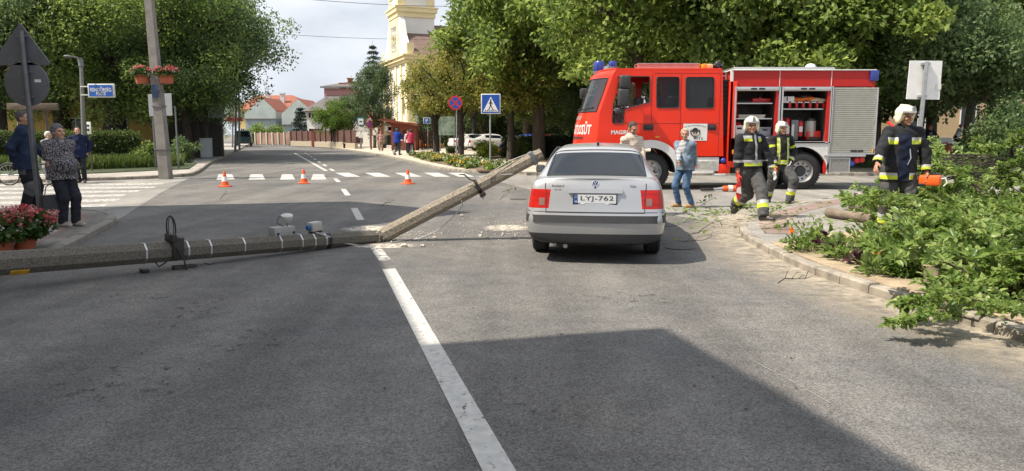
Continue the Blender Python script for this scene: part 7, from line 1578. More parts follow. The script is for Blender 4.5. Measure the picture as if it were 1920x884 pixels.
def person(label, loc, rz, H=1.75, feet=((.10, 0, 0, 0), (-.10, 0, 0, 0)), hands=None, elbow=((1, .6, 0), (-1, .6, 0)), lean=(0, 0), yaw=0, pitch=0, h=.0105, skin=SKIN, trousers=None, shoes=None, top=None, hair=None, hairstyle='short', hip=0.0, girth=1.0, group=None, world=True, moust=None, sit=None, gloves=(None, None), tro_r=1.0, top_colour=None, tro_colour=None, hemz=.80, sleeve=1.0, top_r=1.0, arm_r=1.0, belly=0, beard=None, pelvis=0.0, fingers=True, curl=.5, skirt=0, cat='person', heel=(0, 0)):
    """feet: (x, y, z, toe yaw) of each ankle's ground point, hands: wrist points; both from the feet of the figure in world axes. Person's left first."""
    t = thing('person', label, cat, loc, rz, group); s = H / 1.75; c_, s_ = math.cos(-rz), math.sin(-rz)
    def loc_(v): return Vector((v[0] * c_ - v[1] * s_, v[0] * s_ + v[1] * c_, v[2])) if world else Vector(v[:3])
    def yw(a): return a - rz if world else a
    for i in (0, 1):      # sink the hips until both feet can be reached
        f = loc_(feet[i]); dx = math.hypot(f.x - (1, -1)[i] * .092 * s, f.y); zz = f.z + .085 * s + heel[i] * .12; hip = max(hip, .92 - (zz + math.sqrt(max(.01, (.852 * s) ** 2 - dx * dx))) / s)
    pel = Vector((0, 0, (.94 - hip) * s)); ln = loc_((lean[0], lean[1], 0)); po = Vector((0, pelvis, 0))
    chest = Vector((ln.x * .8, ln.y * .8, (1.27 - hip) * s)); neck = Vector((ln.x, ln.y, (1.47 - hip) * s)); hd = neck + Vector((ln.x * .15, -.025 + ln.y * .15, .155 * s))
    HM = Matrix.Translation(hd) @ Matrix.Rotation(yaw, 4, 'Z') @ Matrix.Rotation(pitch, 4, 'X') @ Matrix.Scale(s ** .5, 4); HR = np.array(HM.to_3x3().normalized())
    hs = s ** .5
    def hp(x, y, z): return A3(HM @ Vector((x, y, z)))
    J = {'neck': neck, 'chest': chest, 'pel': pel, 'head': hd}
    if hands is None: hands = ((.27, -.05, .80 * s), (-.27, -.05, .80 * s)); hw = [Vector(v) for v in hands]
    else: hw = [loc_(v) for v in hands]
    arms = []; legs = []
    for i, sg in enumerate((1, -1)):
        sh = Vector((sg * .185 * s * (.5 + .5 * girth) + ln.x, ln.y, (1.41 - hip) * s)); el, wrp = ik(sh, hw[i], .29 * s, .255 * s, Vector(elbow[i])); arms.append((sh, el, wrp))
        f = feet[i]; fp = loc_(f); hpj = Vector((sg * .092 * s, 0, (.92 - hip) * s)); ank = Vector((fp.x, fp.y, fp.z + .085 * s + heel[i] * .12)); ty = yw(f[3]); fw = Vector((math.sin(ty), -math.cos(ty), 0)); kn, ank2 = ik(hpj, ank, .435 * s, .425 * s, fw + Vector((0, -.3, 0))); legs.append((hpj, kn, ank2, fw, ank))
    J['arms'] = arms; J['legs'] = legs
    # one body: torso, limbs, head with a face, hands with fingers
    P = [('c', (0, 0, pel.z), A3(chest), .125 * s * girth, .135 * s * girth, {'flat': .72}), ('c', A3(chest), A3(neck), .13 * s * girth, .05 * s, {'flat': .75}), ('c', A3(neck - Vector((0, 0, .04))), hp(0, .012, -.05), .056 * s, .052 * s, {})]
    for sh, el, wrp in arms: P += [('c', A3(chest + Vector((0, 0, .12 * s))), A3(sh), .05 * s, .052 * s, {}), ('c', A3(sh), A3(el), .050 * s, .040 * s, {}), ('c', A3(el), A3(wrp), .041 * s, .027 * s, {})]
    for hpj, kn, ank, fw, ak in legs: P += [('c', A3(hpj), A3(kn), .082 * s, .055 * s, {}), ('c', A3(kn), A3(ank), .052 * s, .036 * s, {}), ('c', A3(ank), A3(ak + fw * .13 * s - Vector((0, 0, .05 * s))), .036 * s, .028 * s, {})]
    Pf = [('e', hp(0, .012, .022), (.077 * hs, .098 * hs, .103 * hs), HR), ('e', hp(0, -.024, -.058), (.058 * hs, .068 * hs, .062 * hs), HR), ('e', hp(0, -.074, -.100), (.026 * hs, .022 * hs, .020 * hs), HR), ('c', hp(0, -.088, .012), hp(0, -.108, -.030), .011 * hs, .016 * hs, {}), ('c', hp(-.04, -.082, .030), hp(.04, -.082, .030), .013 * hs, .013 * hs, {}), ('e', hp(.079, .015, -.01), (.011, .024, .034), HR), ('e', hp(-.079, .015, -.01), (.011, .024, .034), HR), ('e', hp(.042, -.068, -.03), (.026, .022, .022), HR), ('e', hp(-.042, -.068, -.03), (.026, .022, .022), HR)]
    Ph = []; hnd = []
    for i, (sh, el, wrp) in enumerate(arms):
        f = (wrp - el).normalized(); sg = (1, -1)[i]; sv = Vector((0, -1, 0)); sv = (sv - f * sv.dot(f)); sv = sv.normalized() if sv.length > .05 else Vector((0, 0, 1)); nn = sv.cross(f) * sg; nn = nn if nn.x * sg < 0 or abs(nn.x) < .2 else -nn
        pc = wrp + f * .052 * s; hnd.append((wrp, pc, f, sv, nn)); Ph += [('e', A3(pc), (.019 * s, .041 * s, .050 * s), np.array(Matrix((nn, sv, f)).transposed()))]
        if fingers:
            for j, (o, ln_) in enumerate(((.031, .062), (.011, .072), (-.010, .066), (-.030, .050))):
                b = wrp + (f * .092 + sv * o) * s; d1 = (f + nn * curl * .6).normalized(); d2 = (f * (1 - curl * .6) + nn * curl * 1.5).normalized(); m = b + d1 * ln_ * .55 * s; Ph += [('c', A3(b), A3(m), .0115, .0105, {}), ('c', A3(m), A3(m + d2 * ln_ * .55 * s), .0105, .0095, {})]
            b = wrp + (f * .035 + sv * .034) * s; m = b + (f * .6 + sv * .6 + nn * .3).normalized() * .036 * s; Ph += [('c', A3(b), A3(m), .014, .012, {}), ('c', A3(m), A3(m + (f * .9 + sv * .1 + nn * .4).normalized() * .032 * s), .012, .010, {})]
    J['hnd'] = hnd
    e1, e2, mo = hp(.032, -.088, .010), hp(-.032, -.088, .010), hp(0, -.098, -.064); ctr = HR[:, 1]
    def fcol(c):
        m = np.zeros(len(c), int); inv = (c - A3(hd)) @ HR / hs; fr = inv[:, 1] < -.045
        for q in ((.032, .010), (-.032, .010)): m[fr & (((inv[:, 0] - q[0]) / .017) ** 2 + ((inv[:, 2] - q[1]) / .0085) ** 2 < 1)] = 1
        m[fr & ((inv[:, 0] / .026) ** 2 + ((inv[:, 2] + .066) / .009) ** 2 < 1)] = 2
        if moust is not None: m[fr & ((inv[:, 0] / .036) ** 2 + ((inv[:, 2] + .048) / .013) ** 2 < 1)] = 3
        if beard is not None: m[(inv[:, 1] < .0) & (inv[:, 2] < -.045) & (inv[:, 2] > -.14) & ~((np.abs(inv[:, 0]) < .02) & (np.abs(inv[:, 2] + .066) < .008))] = 3
        if gloves[0] or gloves[1]:
            for i, (wrp, pc, f, sv, nn) in enumerate(hnd):
                if gloves[i]: m[((c - A3(wrp)) @ A3(f) > -.02) & (np.linalg.norm(c - A3(pc), axis=1) < .16)] = 4 + i
        return m
    V1, F1 = sdf_mesh(P + Pf + Ph, h, k=.014); body = npmesh('body', V1, F1, [skin, EYE, LIP, moust or beard or skin, gloves[0] or skin, gloves[1] or skin], t, True, fcol(V1[F1].mean(1)))
    if trousers:
        q = [('c', (.05 * s, 0, pel.z + .02 * s), (-.05 * s, 0, pel.z + .02 * s), .135 * s * girth, .135 * s * girth, {'flat': .8})]
        for hpj, kn, ank, fw, ak in legs: q += [('c', A3(hpj), A3(kn), .107 * s * tro_r, .080 * s * tro_r, {}), ('c', A3(kn), A3(ank - (ank - kn).normalized() * .01), .078 * s * tro_r, .068 * s * tro_r, {'cut': .03 * s})]
        if skirt: q.append(('c', (0, 0, pel.z), (0, 0, skirt), .15 * s, .2 * s, {'cut': 0}))
        sdf_part('trousers', q, h, trousers if isinstance(trousers, list) else [trousers], t, (lambda c: tro_colour(c, J, s)) if tro_colour else None, k=.025, wr=.008 * tro_r, wf=24, seed=H * 7 + len(label))
    if shoes:
        for i, (hpj, kn, ank, fw, ak) in enumerate(legs):
            pt = heel[i]; b = ak - Vector((0, 0, .085 * s)); q = [('c', A3((0, .035 * s, .045 * s)), A3((0, -.15 * s, .034 * s)), .046 * s, .042 * s, {}), ('c', A3((0, -.02 * s, .06 * s)), A3((0, .02 * s, .12 * s)), .045 * s, .048 * s, {'cut': .02})]
            V2, F2 = sdf_mesh(q, min(h, .012), k=.02, cut=lambda X, Y, Z: -Z + .002); Mx = Matrix.Translation(b) @ Matrix.Rotation(math.atan2(fw.x, -fw.y), 4, 'Z') @ Matrix.Translation(Vector((0, -.13 * s, 0))) @ Matrix.Rotation(pt * R(-1) * 35, 4, 'X') @ Matrix.Translation(Vector((0, .13 * s, 0)))
            o = npmesh('shoe', V2, F2, shoes, t, True); o.matrix_local = Mx @ Matrix.Translation(Vector((0, 0, -.0)))
    if top:
        g = girth * top_r; q = [('c', (0, 0, hemz * s - .02), A3(chest), .203 * s * g, .165 * s * g, {'flat': .80}), ('c', A3(chest), A3(chest + Vector((0, 0, .1 * s))), .165 * s * g, .15 * s * g, {'flat': .72}), ('c', A3(neck - Vector((0, 0, .10 * s))), A3(neck + Vector((0, .005, .012))), .10 * s, .068 * s, {'cut': .012})]
        if belly: q.append(('e', (ln.x * .5, -.06 * s - belly * .5, (1.06 - hip) * s), (.17 * s * g, .10 * s + belly, .17 * s), None))
        for sh, el, wrp in arms:
            q += [('c', A3(chest + Vector((0, 0, .11 * s))), A3(sh), .085 * s, .066 * s * arm_r, {})]
            if sleeve > .99: q += [('c', A3(sh), A3(el), .066 * s * arm_r, .057 * s * arm_r, {}), ('c', A3(el), A3(wrp - (wrp - el) * .03), .058 * s * arm_r, .047 * s * arm_r, {'cut': 0})]
            else: q += [('c', A3(sh), A3(sh.lerp(el, min(1, sleeve * 2))), .072 * s * arm_r, .066 * s * arm_r, {'cut': 0})]
        sdf_part('jacket' if sleeve > .99 else 'shirt', q, h, top if isinstance(top, list) else [top], t, (lambda c: top_colour(c, J, s)) if top_colour else None, k=.03, cut=lambda X, Y, Z: hemz * s - Z, wr=.0095 * top_r, wf=19, seed=H * 3 + len(label) * 1.3)
    if hair:
        q = [('e', (0, .018, .030), (.086, .108, .104), None)]
        if hairstyle == 'bob': q += [('e', (0, .04, -.02), (.092, .085, .11), None)]
        if hairstyle == 'thick': q = [('e', (0, .022, .036), (.094, .114, .112), None)]
        fr = {'short': (.058, .75), 'thick': (.05, .8), 'bald': (.085, .9), 'bob': (.055, .4), 'back': (.06, .6)}[hairstyle]
        def hc(X, Y, Z): return np.interp(Y, [-.09, -.06, -.015, .05], [.108, .098, .02, -.07] if hairstyle == 'short' else [.072, .062, -.02, -.09]) - Z if hairstyle != 'bald' else np.maximum(-(Z + .06), (Z - .10 + np.abs(Y - .03) * .2)) + 0 * X - np.where(Y < -.0, -.2, 0) * 1.0
        o = sdf_part('hair', q, min(h, .011), [hair], t, k=.02, cut=hc, wr=.011, wf=48, seed=H); o.matrix_local = HM
    t['s'] = s
    return t, J, HM
# ---- firefighters
K_blk = cloth('firefighter black', (.022, .023, .026), .3); K_yel = mat('reflective yellow', (.50, .57, .03), .45, var=.05); K_sil = mat('reflective silver', (.42, .42, .41), .4, .2, var=.06); K_gry = cloth('firefighter grey', (.075, .075, .075), .2)
BOOT = mat('black boot', (.02, .019, .018), .5, var=.3, scale=12); HELM = mat('helmet cream', (.74, .70, .50), .3, var=.03, coat=.4); VIS = mat('helmet visor silver', (.5, .5, .5), .2, .6, var=.03); GLO = mat('red glove', (.6, .05, .03), .7); GLW = cloth('pale glove', (.5, .5, .49)); GLOR = mat('orange glove', (.65, .2, .05), .7)
def seg_t(c, a, b): a, b = A3(a), A3(b); ba = b - a; t = ((c - a) @ ba) / (ba @ ba); d = np.linalg.norm(c - a - np.clip(t, 0, 1)[:, None] * ba, axis=1); return t, d
def fj_colour(style):
    def f(c, J, s):
        m = np.zeros(len(c), int); x, y, z = c[:, 0], c[:, 1], c[:, 2]; arm = np.zeros(len(c), bool)
        for sh, el, wrp in J['arms']:
            t, d = seg_t(c, el, wrp); on = (d < .10 * s) & (t > .1); a_ = (np.abs(x) > .17 * s) | (z < 1.0 * s); on &= a_; arm |= on & (t > .3); m[on & (t > .66) & (t < .78)] = 2; m[on & (t >= .78) & (t < .92)] = 1
        tor = ~arm; hem = z.min(); zz = z - hem
        if style == 1: m[tor & (zz > .035) & (zz < .085)] = 1; m[tor & (zz >= .085) & (zz < .135)] = 2; ch = tor & (y < -.02) & (x < -.045 * s) & (x > -.19 * s); m[ch & (z > 1.24 * s) & (z < 1.285 * s)] = 1; m[ch & (z >= 1.285 * s) & (z < 1.33 * s)] = 2; m[tor & (y < -.02) & (x > .09) & (x < .15) & (z > 1.235 * s) & (z < 1.28 * s)] = 1; m[tor & (y < -.02) & (x > .09) & (x < .15) & (z >= 1.28 * s) & (z < 1.32 * s)] = 2; m[tor & (y < -.02) & (np.abs(x - .015) < .022) & (z > .86 * s) & (z < 1.40 * s)] = 2
        if style == 2:
            m[tor & (zz > .02) & (zz < .055)] = 1; m[tor & (zz > .075) & (zz < .115)] = 1; m[tor & (zz > .055) & (zz < .075)] = 2
            for xc in (-.115, .115): m[tor & (y < 0) & (np.abs(x - xc) < .033) & (zz > .115) & (z < 1.36 * s)] = 1; m[tor & (y < 0) & (np.abs(x - xc) < .008) & (zz > .115) & (z < 1.36 * s)] = 2
            for sh, el, wrp in J['arms']: t, d = seg_t(c, sh, el); m[(d < .09) & (t > .45) & (t < .62) & (np.abs(x) > .2)] = 1
        if style == 3:
            m[tor & (zz > .03) & (zz < .085) & (np.abs(x) > .05)] = 1; m[tor & (zz >= .085) & (zz < .12) & (np.abs(x) > .05)] = 2; ch = tor & (y < 0) & (np.abs(x) > .085 * s) & (np.abs(x) < .22 * s); m[ch & (z > 1.26 * s) & (z < 1.315 * s)] = 1; m[ch & (z >= 1.315 * s) & (z < 1.35 * s)] = 2; m[tor & (y < 0) & (x > -.075) & (x < .085) & (z < 1.40 * s)] = 3
        return m
    return f
def ft_colour(c, J, s):
    m = np.zeros(len(c), int)
    for hpj, kn, ank, fw, ak in J['legs']: t, d = seg_t(c, kn, ank); on = d < .14; m[on & (t > .42) & (t < .56)] = 2; m[on & (t >= .56) & (t < .72)] = 1
    return m
def helmet(t, HM, visor=True):
    q = [('e', (0, .012, .045), (.125, .150, .118), None), ('c', (0, -.09, .12), (0, .10, .135), .030, .03, {}), ('e', (.098, .02, -.03), (.032, .06, .075), None), ('e', (-.098, .02, -.03), (.032, .06, .075), None), ('e', (0, .115, -.03), (.09, .045, .06), None)]
    def hc(X, Y, Z): return -(Z - (.050 - np.clip((Y + .06) / .05, 0, 1) * .15))
    def col(c): return np.where((c[:, 1] < -.05) & (c[:, 2] < .085) & (np.abs(c[:, 0]) < .115), 1, np.where((np.abs(c[:, 0]) < .02) & (c[:, 1] < -.05) & (c[:, 2] > .085) & (c[:, 2] < .16), 1, 0))
    o = sdf_part('helmet', q, .0095, [HELM, VIS], t, col, k=.012, cut=hc); o.matrix_local = HM
    MB().prism([(-.030, -.138, .088), (.030, -.138, .088), (.018, -.126, .140), (0, -.120, .152), (-.018, -.126, .140)], (0, -.008, .002)).build('crest_plate', mat('crest silver', (.25, .25, .26), .3, .6), o, smooth=0)
    MB().tube([(.083, -.01, -.06), (.07, -.05, -.125), (0, -.07, -.145), (-.07, -.05, -.125), (-.083, -.01, -.06)], .009, 6).build('chin_strap', M_black, o)
def shirtneck(t, J): pass
g1, g2 = G(1440, 415, .1), G(1378, 403, .1); lc = Vector((0, (g1.y + g2.y) / 2, .1)); lc.x = AT(1404, 300, lc.y).x
def rel(p, l): return (p.x - l.x, p.y - l.y, p.z - l.z)
ff, J, HM = person('firefighter with one red glove striding across the corner in front of the left locker', lc, R(18), 1.92, feet=((g1.x - lc.x - .08, g1.y - lc.y, 0, R(50)), (g2.x - lc.x, g2.y - lc.y, .0, R(25))), hands=(rel(AT(1450, 322, lc.y - .1), lc), rel(AT(1383, 345, lc.y - .12), lc)), hip=.035, lean=(.0, -.03), yaw=R(-22), pitch=R(4), trousers=[K_gry, K_yel, K_sil], shoes=BOOT, top=[K_blk, K_yel, K_sil, K_gry], top_colour=fj_colour(1), tro_colour=ft_colour, gloves=(GLW, GLO), tro_r=1.22, top_r=1.12, arm_r=1.28, hemz=.82, heel=(0, 1), skin=SKIN2); helmet(ff, HM)
c = AT(1385, 356, lc.y - .16); t = thing('cone_flag', 'red and white rolled cloth hanging from the red glove of the striding firefighter', 'cloth', c); MB().prism([(-.045, 0, .10), (.03, 0, .12), (.05, 0, -.12), (.0, 0, -.20), (-.04, 0, -.08)], (0, .03, 0)).build('cloth', M_red, t, smooth=0); MB().prism([(-.03, -.002, .03), (.036, -.002, .05), (.046, -.002, -.08), (-.035, -.002, -.05)], (0, -.006, 0)).build('white_band', M_white, t, smooth=0)
g1, g2 = G(1480, 384, .0), G(1438, 379, .0); lc = Vector((0, (g1.y + g2.y) / 2 - .1, 0)); lc.x = AT(1462, 300, lc.y).x
ff, J, HM = person('firefighter with yellow stripes down his jacket beside the rear wheel of the fire engine', lc, R(8), 1.93, feet=((g1.x - lc.x, g1.y - lc.y, 0, R(40)), (g2.x - lc.x, g2.y - lc.y, 0, R(-5))), hands=(rel(AT(1482, 303, lc.y - .08), lc), rel(AT(1452, 312, lc.y - .25), lc)), lean=(.0, -.02), yaw=R(8), pitch=R(3), trousers=[K_gry, K_yel, K_sil], shoes=BOOT, top=[K_blk, K_yel, K_sil, K_gry], top_colour=fj_colour(2), tro_colour=ft_colour, gloves=(GLW, GLOR), tro_r=1.2, top_r=1.1, arm_r=1.22, hemz=.80); helmet(ff, HM)
lc = Vector((AT(1692, 300, 10.8).x, 10.9, .1)); hl, hr = AT(1737, 322, 10.75), AT(1641, 316, 10.55)
K_navy = cloth('navy shirt', (.012, .016, .035), .3)
ff, J, HM = person('firefighter in an open black jacket holding an orange chainsaw behind the cut branches', lc, R(-6), 1.87, feet=((.16, -.02, 0, R(15)), (-.12, .10, 0, R(-25))), hands=(rel(hl, lc), rel(hr, lc)), lean=(.02, -.04), yaw=R(22), pitch=R(6), trousers=[K_gry, K_yel, K_sil], shoes=BOOT, top=[K_blk, K_yel, K_sil, K_navy], top_colour=fj_colour(3), tro_colour=ft_colour, tro_r=1.2, top_r=1.15, arm_r=1.25, hemz=.76, h=.0095, skin=SKIN2, gloves=(None, None)); helmet(ff, HM)
o = sdf_part('collar', [('c', (-.085, .02, 1.56), (.085, .02, 1.56), .05, .05, {}), ('c', (-.10, -.05, 1.52), (-.04, -.11, 1.40), .03, .02, {}), ('c', (.10, -.05, 1.52), (.05, -.11, 1.40), .03, .02, {})], .0095, [K_blk], ff, k=.03)
MB().tube([(-.10, -.06, 1.56), (-.13, .02, 1.62), (-.16, .06, 1.66)], .022, 8).build('red_strap', M_red, ff); MB().tube([(.06, -.17, 1.38), (.09, -.19, 1.15), (.05, -.19, 1.05), (.03, -.17, 1.12)], .008, 6).build('cord', MATS['crate grey'], ff)
# chainsaw in his hand
b = hl + Vector((.03, -.02, -.13)); t = thing('chainsaw', 'orange chainsaw hanging from the hand of the firefighter in the open jacket', 'chainsaw', b, R(-42)); MB().box(-.13, .16, -.08, .08, -.07, .08, .03).build('body', M_orange, t); MB().box(-.14, -.02, -.085, .085, -.085, -.03, .02).build('guard', M_black, t); MB().tube([(-.10, 0, .06), (-.08, 0, .135), (.02, 0, .145), (.09, 0, .07)], .013, 8).build('handle', M_black, t); MB().box(-.50, -.13, -.006, .006, -.05, .01, .004).build('bar', mat('bar steel', (.35, .35, .34), .4, .7), t); MB().tube([(.16, 0, .03), (.22, -.02, .05), (.24, -.02, -.02), (.20, -.01, -.07)], .011, 8).build('rear_handle', M_white, t)
# ---- man in a denim jacket
K_den = cloth('denim jacket', (.15, .20, .255), .25, 7, bump=.4); K_jean = cloth('blue jeans', (.07, .125, .215), .35, 5); K_shoe = mat('tan shoes', (.36, .22, .09), .6, var=.1); K_grh = mat('grey hair', (.38, .37, .35), .9, var=.25, scale=30); K_grh2 = mat('light grey hair', (.36, .32, .25), .9, var=.25, scale=30)
M_strp = mat('striped shirt', (.5, .5, .5), .9, var=.05); tnt = M_strp.node_tree; wv = tnt.nodes.new('ShaderNodeTexWave'); wv.bands_direction = 'Z'; wv.inputs['Scale'].default_value = 11; wv.inputs['Distortion'].default_value = .6; tcn = tnt.nodes.new('ShaderNodeTexCoord'); tnt.links.new(tcn.outputs['Object'], wv.inputs[0]); rpn = tnt.nodes.new('ShaderNodeValToRGB'); rpn.color_ramp.elements[0].position = .45; rpn.color_ramp.elements[1].position = .55; rpn.color_ramp.elements[0].color = (.02, .025, .05, 1); rpn.color_ramp.elements[1].color = (.6, .6, .6, 1); tnt.links.new(wv.outputs[0], rpn.inputs[0]); tnt.links.new(rpn.outputs[0], tnt.nodes['Principled BSDF'].inputs['Base Color'])
g1, g2 = G(1299, 390), G(1266, 388.5); lc = Vector((AT(1286, 300, 16.1).x, 16.15, 0))
def denim_col(c, J, s): x, y, z = c[:, 0], c[:, 1], c[:, 2]; return np.where((y < -.02) & (x > -.10) & (x < .03 + (z - 1.2) * .12) & (z > .9 * s) & (z < 1.5 * s), 1, 0)
pp_, J, HM = person('grey haired man in denim jacket and jeans walking before the fire engine', lc, R(-38), 1.72, feet=((g1.x - lc.x - .03, g1.y - lc.y, 0, R(-70)), (g2.x - lc.x + .07, g2.y - lc.y, 0, R(-70))), hands=(rel(AT(1302, 312, 16.3), lc), rel(AT(1274, 313, 15.75), lc)), elbow=((1, .8, 0), (-.3, 1, 0)), lean=(-.02, -.02), yaw=R(24), pitch=R(5), trousers=K_jean, shoes=K_shoe, top=[K_den, M_strp], top_colour=denim_col, hair=K_grh2, moust=K_grh, tro_r=.95, top_r=1.04, arm_r=1.05, hemz=.83, belly=.03, hip=.02, skin=SKIN2)
# ---- man in a checked shirt behind the car
K_chk = mat('checked shirt', (.5, .42, .34), .9, var=.1); tnt = K_chk.node_tree; ck = tnt.nodes.new('ShaderNodeTexBrick'); ck.offset = 0; ck.inputs['Scale'].default_value = 1; ck.inputs['Brick Width'].default_value = .035; ck.inputs['Row Height'].default_value = .035; ck.inputs['Mortar Size'].default_value = .0035; ck.inputs['Color1'].default_value = (.62, .54, .45, 1); ck.inputs['Color2'].default_value = (.57, .50, .41, 1); ck.inputs['Mortar'].default_value = (.27, .17, .12, 1); tcn = tnt.nodes.new('ShaderNodeTexCoord'); mpn = tnt.nodes.new('ShaderNodeMapping'); mpn.inputs['Rotation'].default_value = (R(90), 0, 0); tnt.links.new(tcn.outputs['Object'], mpn.inputs[0]); tnt.links.new(mpn.outputs[0], ck.inputs[0]); tnt.links.new(ck.outputs[0], tnt.nodes['Principled BSDF'].inputs['Base Color'])
lc = Vector((AT(1183, 300, 14.7).x, 14.7, 0)); K_drk = cloth('dark trousers', (.025, .027, .035), .3)
person('man in a pale checked shirt looking down beside the front of the silver car', lc, R(35), 1.82, hands=((.22, -.28, .95), (-.24, -.05, .86)), yaw=R(-5), pitch=R(24), trousers=K_drk, shoes=BOOT, top=K_chk, hair=mat('dark hair', (.05, .035, .025), .8, var=.3, scale=30), hairstyle='short', girth=1.1, top_r=1.08, arm_r=1.05, hemz=.85, belly=.05, beard=mat('stubble', (.22, .13, .09), .8), lean=(0, -.04), skin=SKIN2)
# ---- left group
K_pat = mat('patterned blouse', (.02, .02, .025), .85, var=.1); tnt = K_pat.node_tree; nz_ = tnt.nodes.new('ShaderNodeTexNoise'); nz_.inputs['Scale'].default_value = 26; nz_.inputs['Distortion'].default_value = 3.5; nz_.inputs['Detail'].default_value = 1; tcn = tnt.nodes.new('ShaderNodeTexCoord'); tnt.links.new(tcn.outputs['Object'], nz_.inputs[0]); rpn = tnt.nodes.new('ShaderNodeValToRGB'); rpn.color_ramp.elements[0].position = .54; rpn.color_ramp.elements[1].position = .60; rpn.color_ramp.elements[0].color = (.016, .016, .022, 1); rpn.color_ramp.elements[1].color = (.42, .38, .38, 1); tnt.links.new(nz_.outputs[0], rpn.inputs[0]); tnt.links.new(rpn.outputs[0], tnt.nodes['Principled BSDF'].inputs['Base Color'])
M_sandal = mat('pale sandals', (.34, .31, .27), .7, var=.25, scale=20)
g1, g2 = G(143, 424, .095), G(118, 426, .095); lc = Vector((AT(126, 300, 12.25).x, (g1.y + g2.y) / 2, .095))
wo_, J, HM = person('grey haired woman in a dark patterned blouse with a black handbag', lc, R(62), 1.64, feet=((g1.x - lc.x, g1.y - lc.y, 0, R(75)), (g2.x - lc.x, g2.y - lc.y, 0, R(75))), hands=(rel(AT(100, 338, lc.y + .15), lc), rel(AT(99, 342, lc.y - .15), lc)), elbow=((1, .4, 0), (-1, .5, 0)), lean=(-.02, 0), yaw=R(8), pitch=R(-3), trousers=K_drk, shoes=M_sandal, top=K_pat, hair=mat('dark grey hair', (.12, .12, .12), .9, var=.35, scale=30), hairstyle='thick', girth=1.2, top_r=1.06, arm_r=1.2, hemz=.82, sleeve=.45, belly=.10, tro_r=1.08, h=.0105)
c = AT(93, 347, lc.y - .2); t = thing('handbag', 'black handbag hanging from the hand of the woman in the patterned blouse', 'handbag', (c.x, c.y, c.z), R(60)); M_bag = mat('black leather', (.015, .015, .017), .5, var=.2)
MB().prism([(-.13, -.05, -.16), (.13, -.05, -.16), (.17, -.07, -.42), (-.17, -.07, -.42)], (0, .12, 0)).build('bag', M_bag, t, smooth=0); MB().tube([(-.09, 0, -.16), (-.06, 0, -.03), (0, 0, .01), (.06, 0, -.03), (.09, 0, -.16)], .008, 6).build('handle', M_bag, t)
K_bj = cloth('blue work jacket', (.022, .034, .066), .3, 5, bump=.5); K_wt = cloth('dark work trousers', (.018, .018, .022), .25); K_wg = cloth('grey patch', (.10, .10, .10))
lc = Vector((AT(46, 300, 13.4).x, 13.4, .095))
def wt_col(c, J, s):
    m = np.zeros(len(c), int); kn = J['legs'][1][1]; d = np.linalg.norm(c - A3(kn) - np.array([0, -.02, .0]), axis=1); m[(d < .15) & (c[:, 0] < kn.x + .02)] = 1; hp_ = J['legs'][1][0]; m[(np.abs(c[:, 2] - .80 * s) < .09) & (c[:, 0] < -.11) & (c[:, 1] > -.05) & (c[:, 1] < .10)] = 1; return m
person('man in a blue work jacket behind the leaning sign post', lc, R(112), 1.90, feet=((.06, .12, 0, R(110)), (-.02, -.12, 0, R(100))), hands=((.18, .34, 1.08), (-.07, -.17, 1.02)), elbow=((1, 1, 0), (-.9, .9, .1)), lean=(.02, 0), yaw=R(-12), pitch=R(0), trousers=[K_wt, K_wg], tro_colour=wt_col, shoes=BOOT, top=K_bj, hair=mat('short grey hair', (.09, .085, .08), .9, var=.3, scale=30), girth=1.06, top_r=1.06, arm_r=1.2, tro_r=1.1, hemz=.80)
K_dress = cloth('pale dress', (.36, .38, .37), .12); K_nv = cloth('navy jacket', (.012, .018, .05), .3)
lc = Vector((AT(93, 300, 23.4).x, 23.4, 0)); person('woman with pale hair in a long pale top holding a bicycle', lc, R(75), 1.64, hands=((.40, .14, 1.22), (.42, -.12, 1.16)), yaw=R(-20), trousers=K_dress, shoes=M_sandal, top=K_dress, hair=mat('pale hair', (.50, .49, .46), .9, var=.2, scale=30), hairstyle='thick', girth=1.1, hemz=.55, top_r=1.15, sleeve=.45, h=.014, skirt=.45)
lc = Vector((AT(149, 300, 24.3).x, 24.3, 0)); person('man in a navy jacket and dark glasses standing at the far kerb before the hedge', lc, R(25), 1.80, feet=((.12, 0, 0, R(30)), (-.08, .05, 0, R(0))), hands=((.24, .10, .98), (-.16, .16, 1.0)), elbow=((1, .5, 0), (-1, .5, 0)), yaw=R(10), pitch=R(-8), trousers=K_drk, shoes=BOOT, top=K_nv, hair=MATS['dark hair'], girth=1.1, top_r=1.12, arm_r=1.1, h=.013, belly=.03)
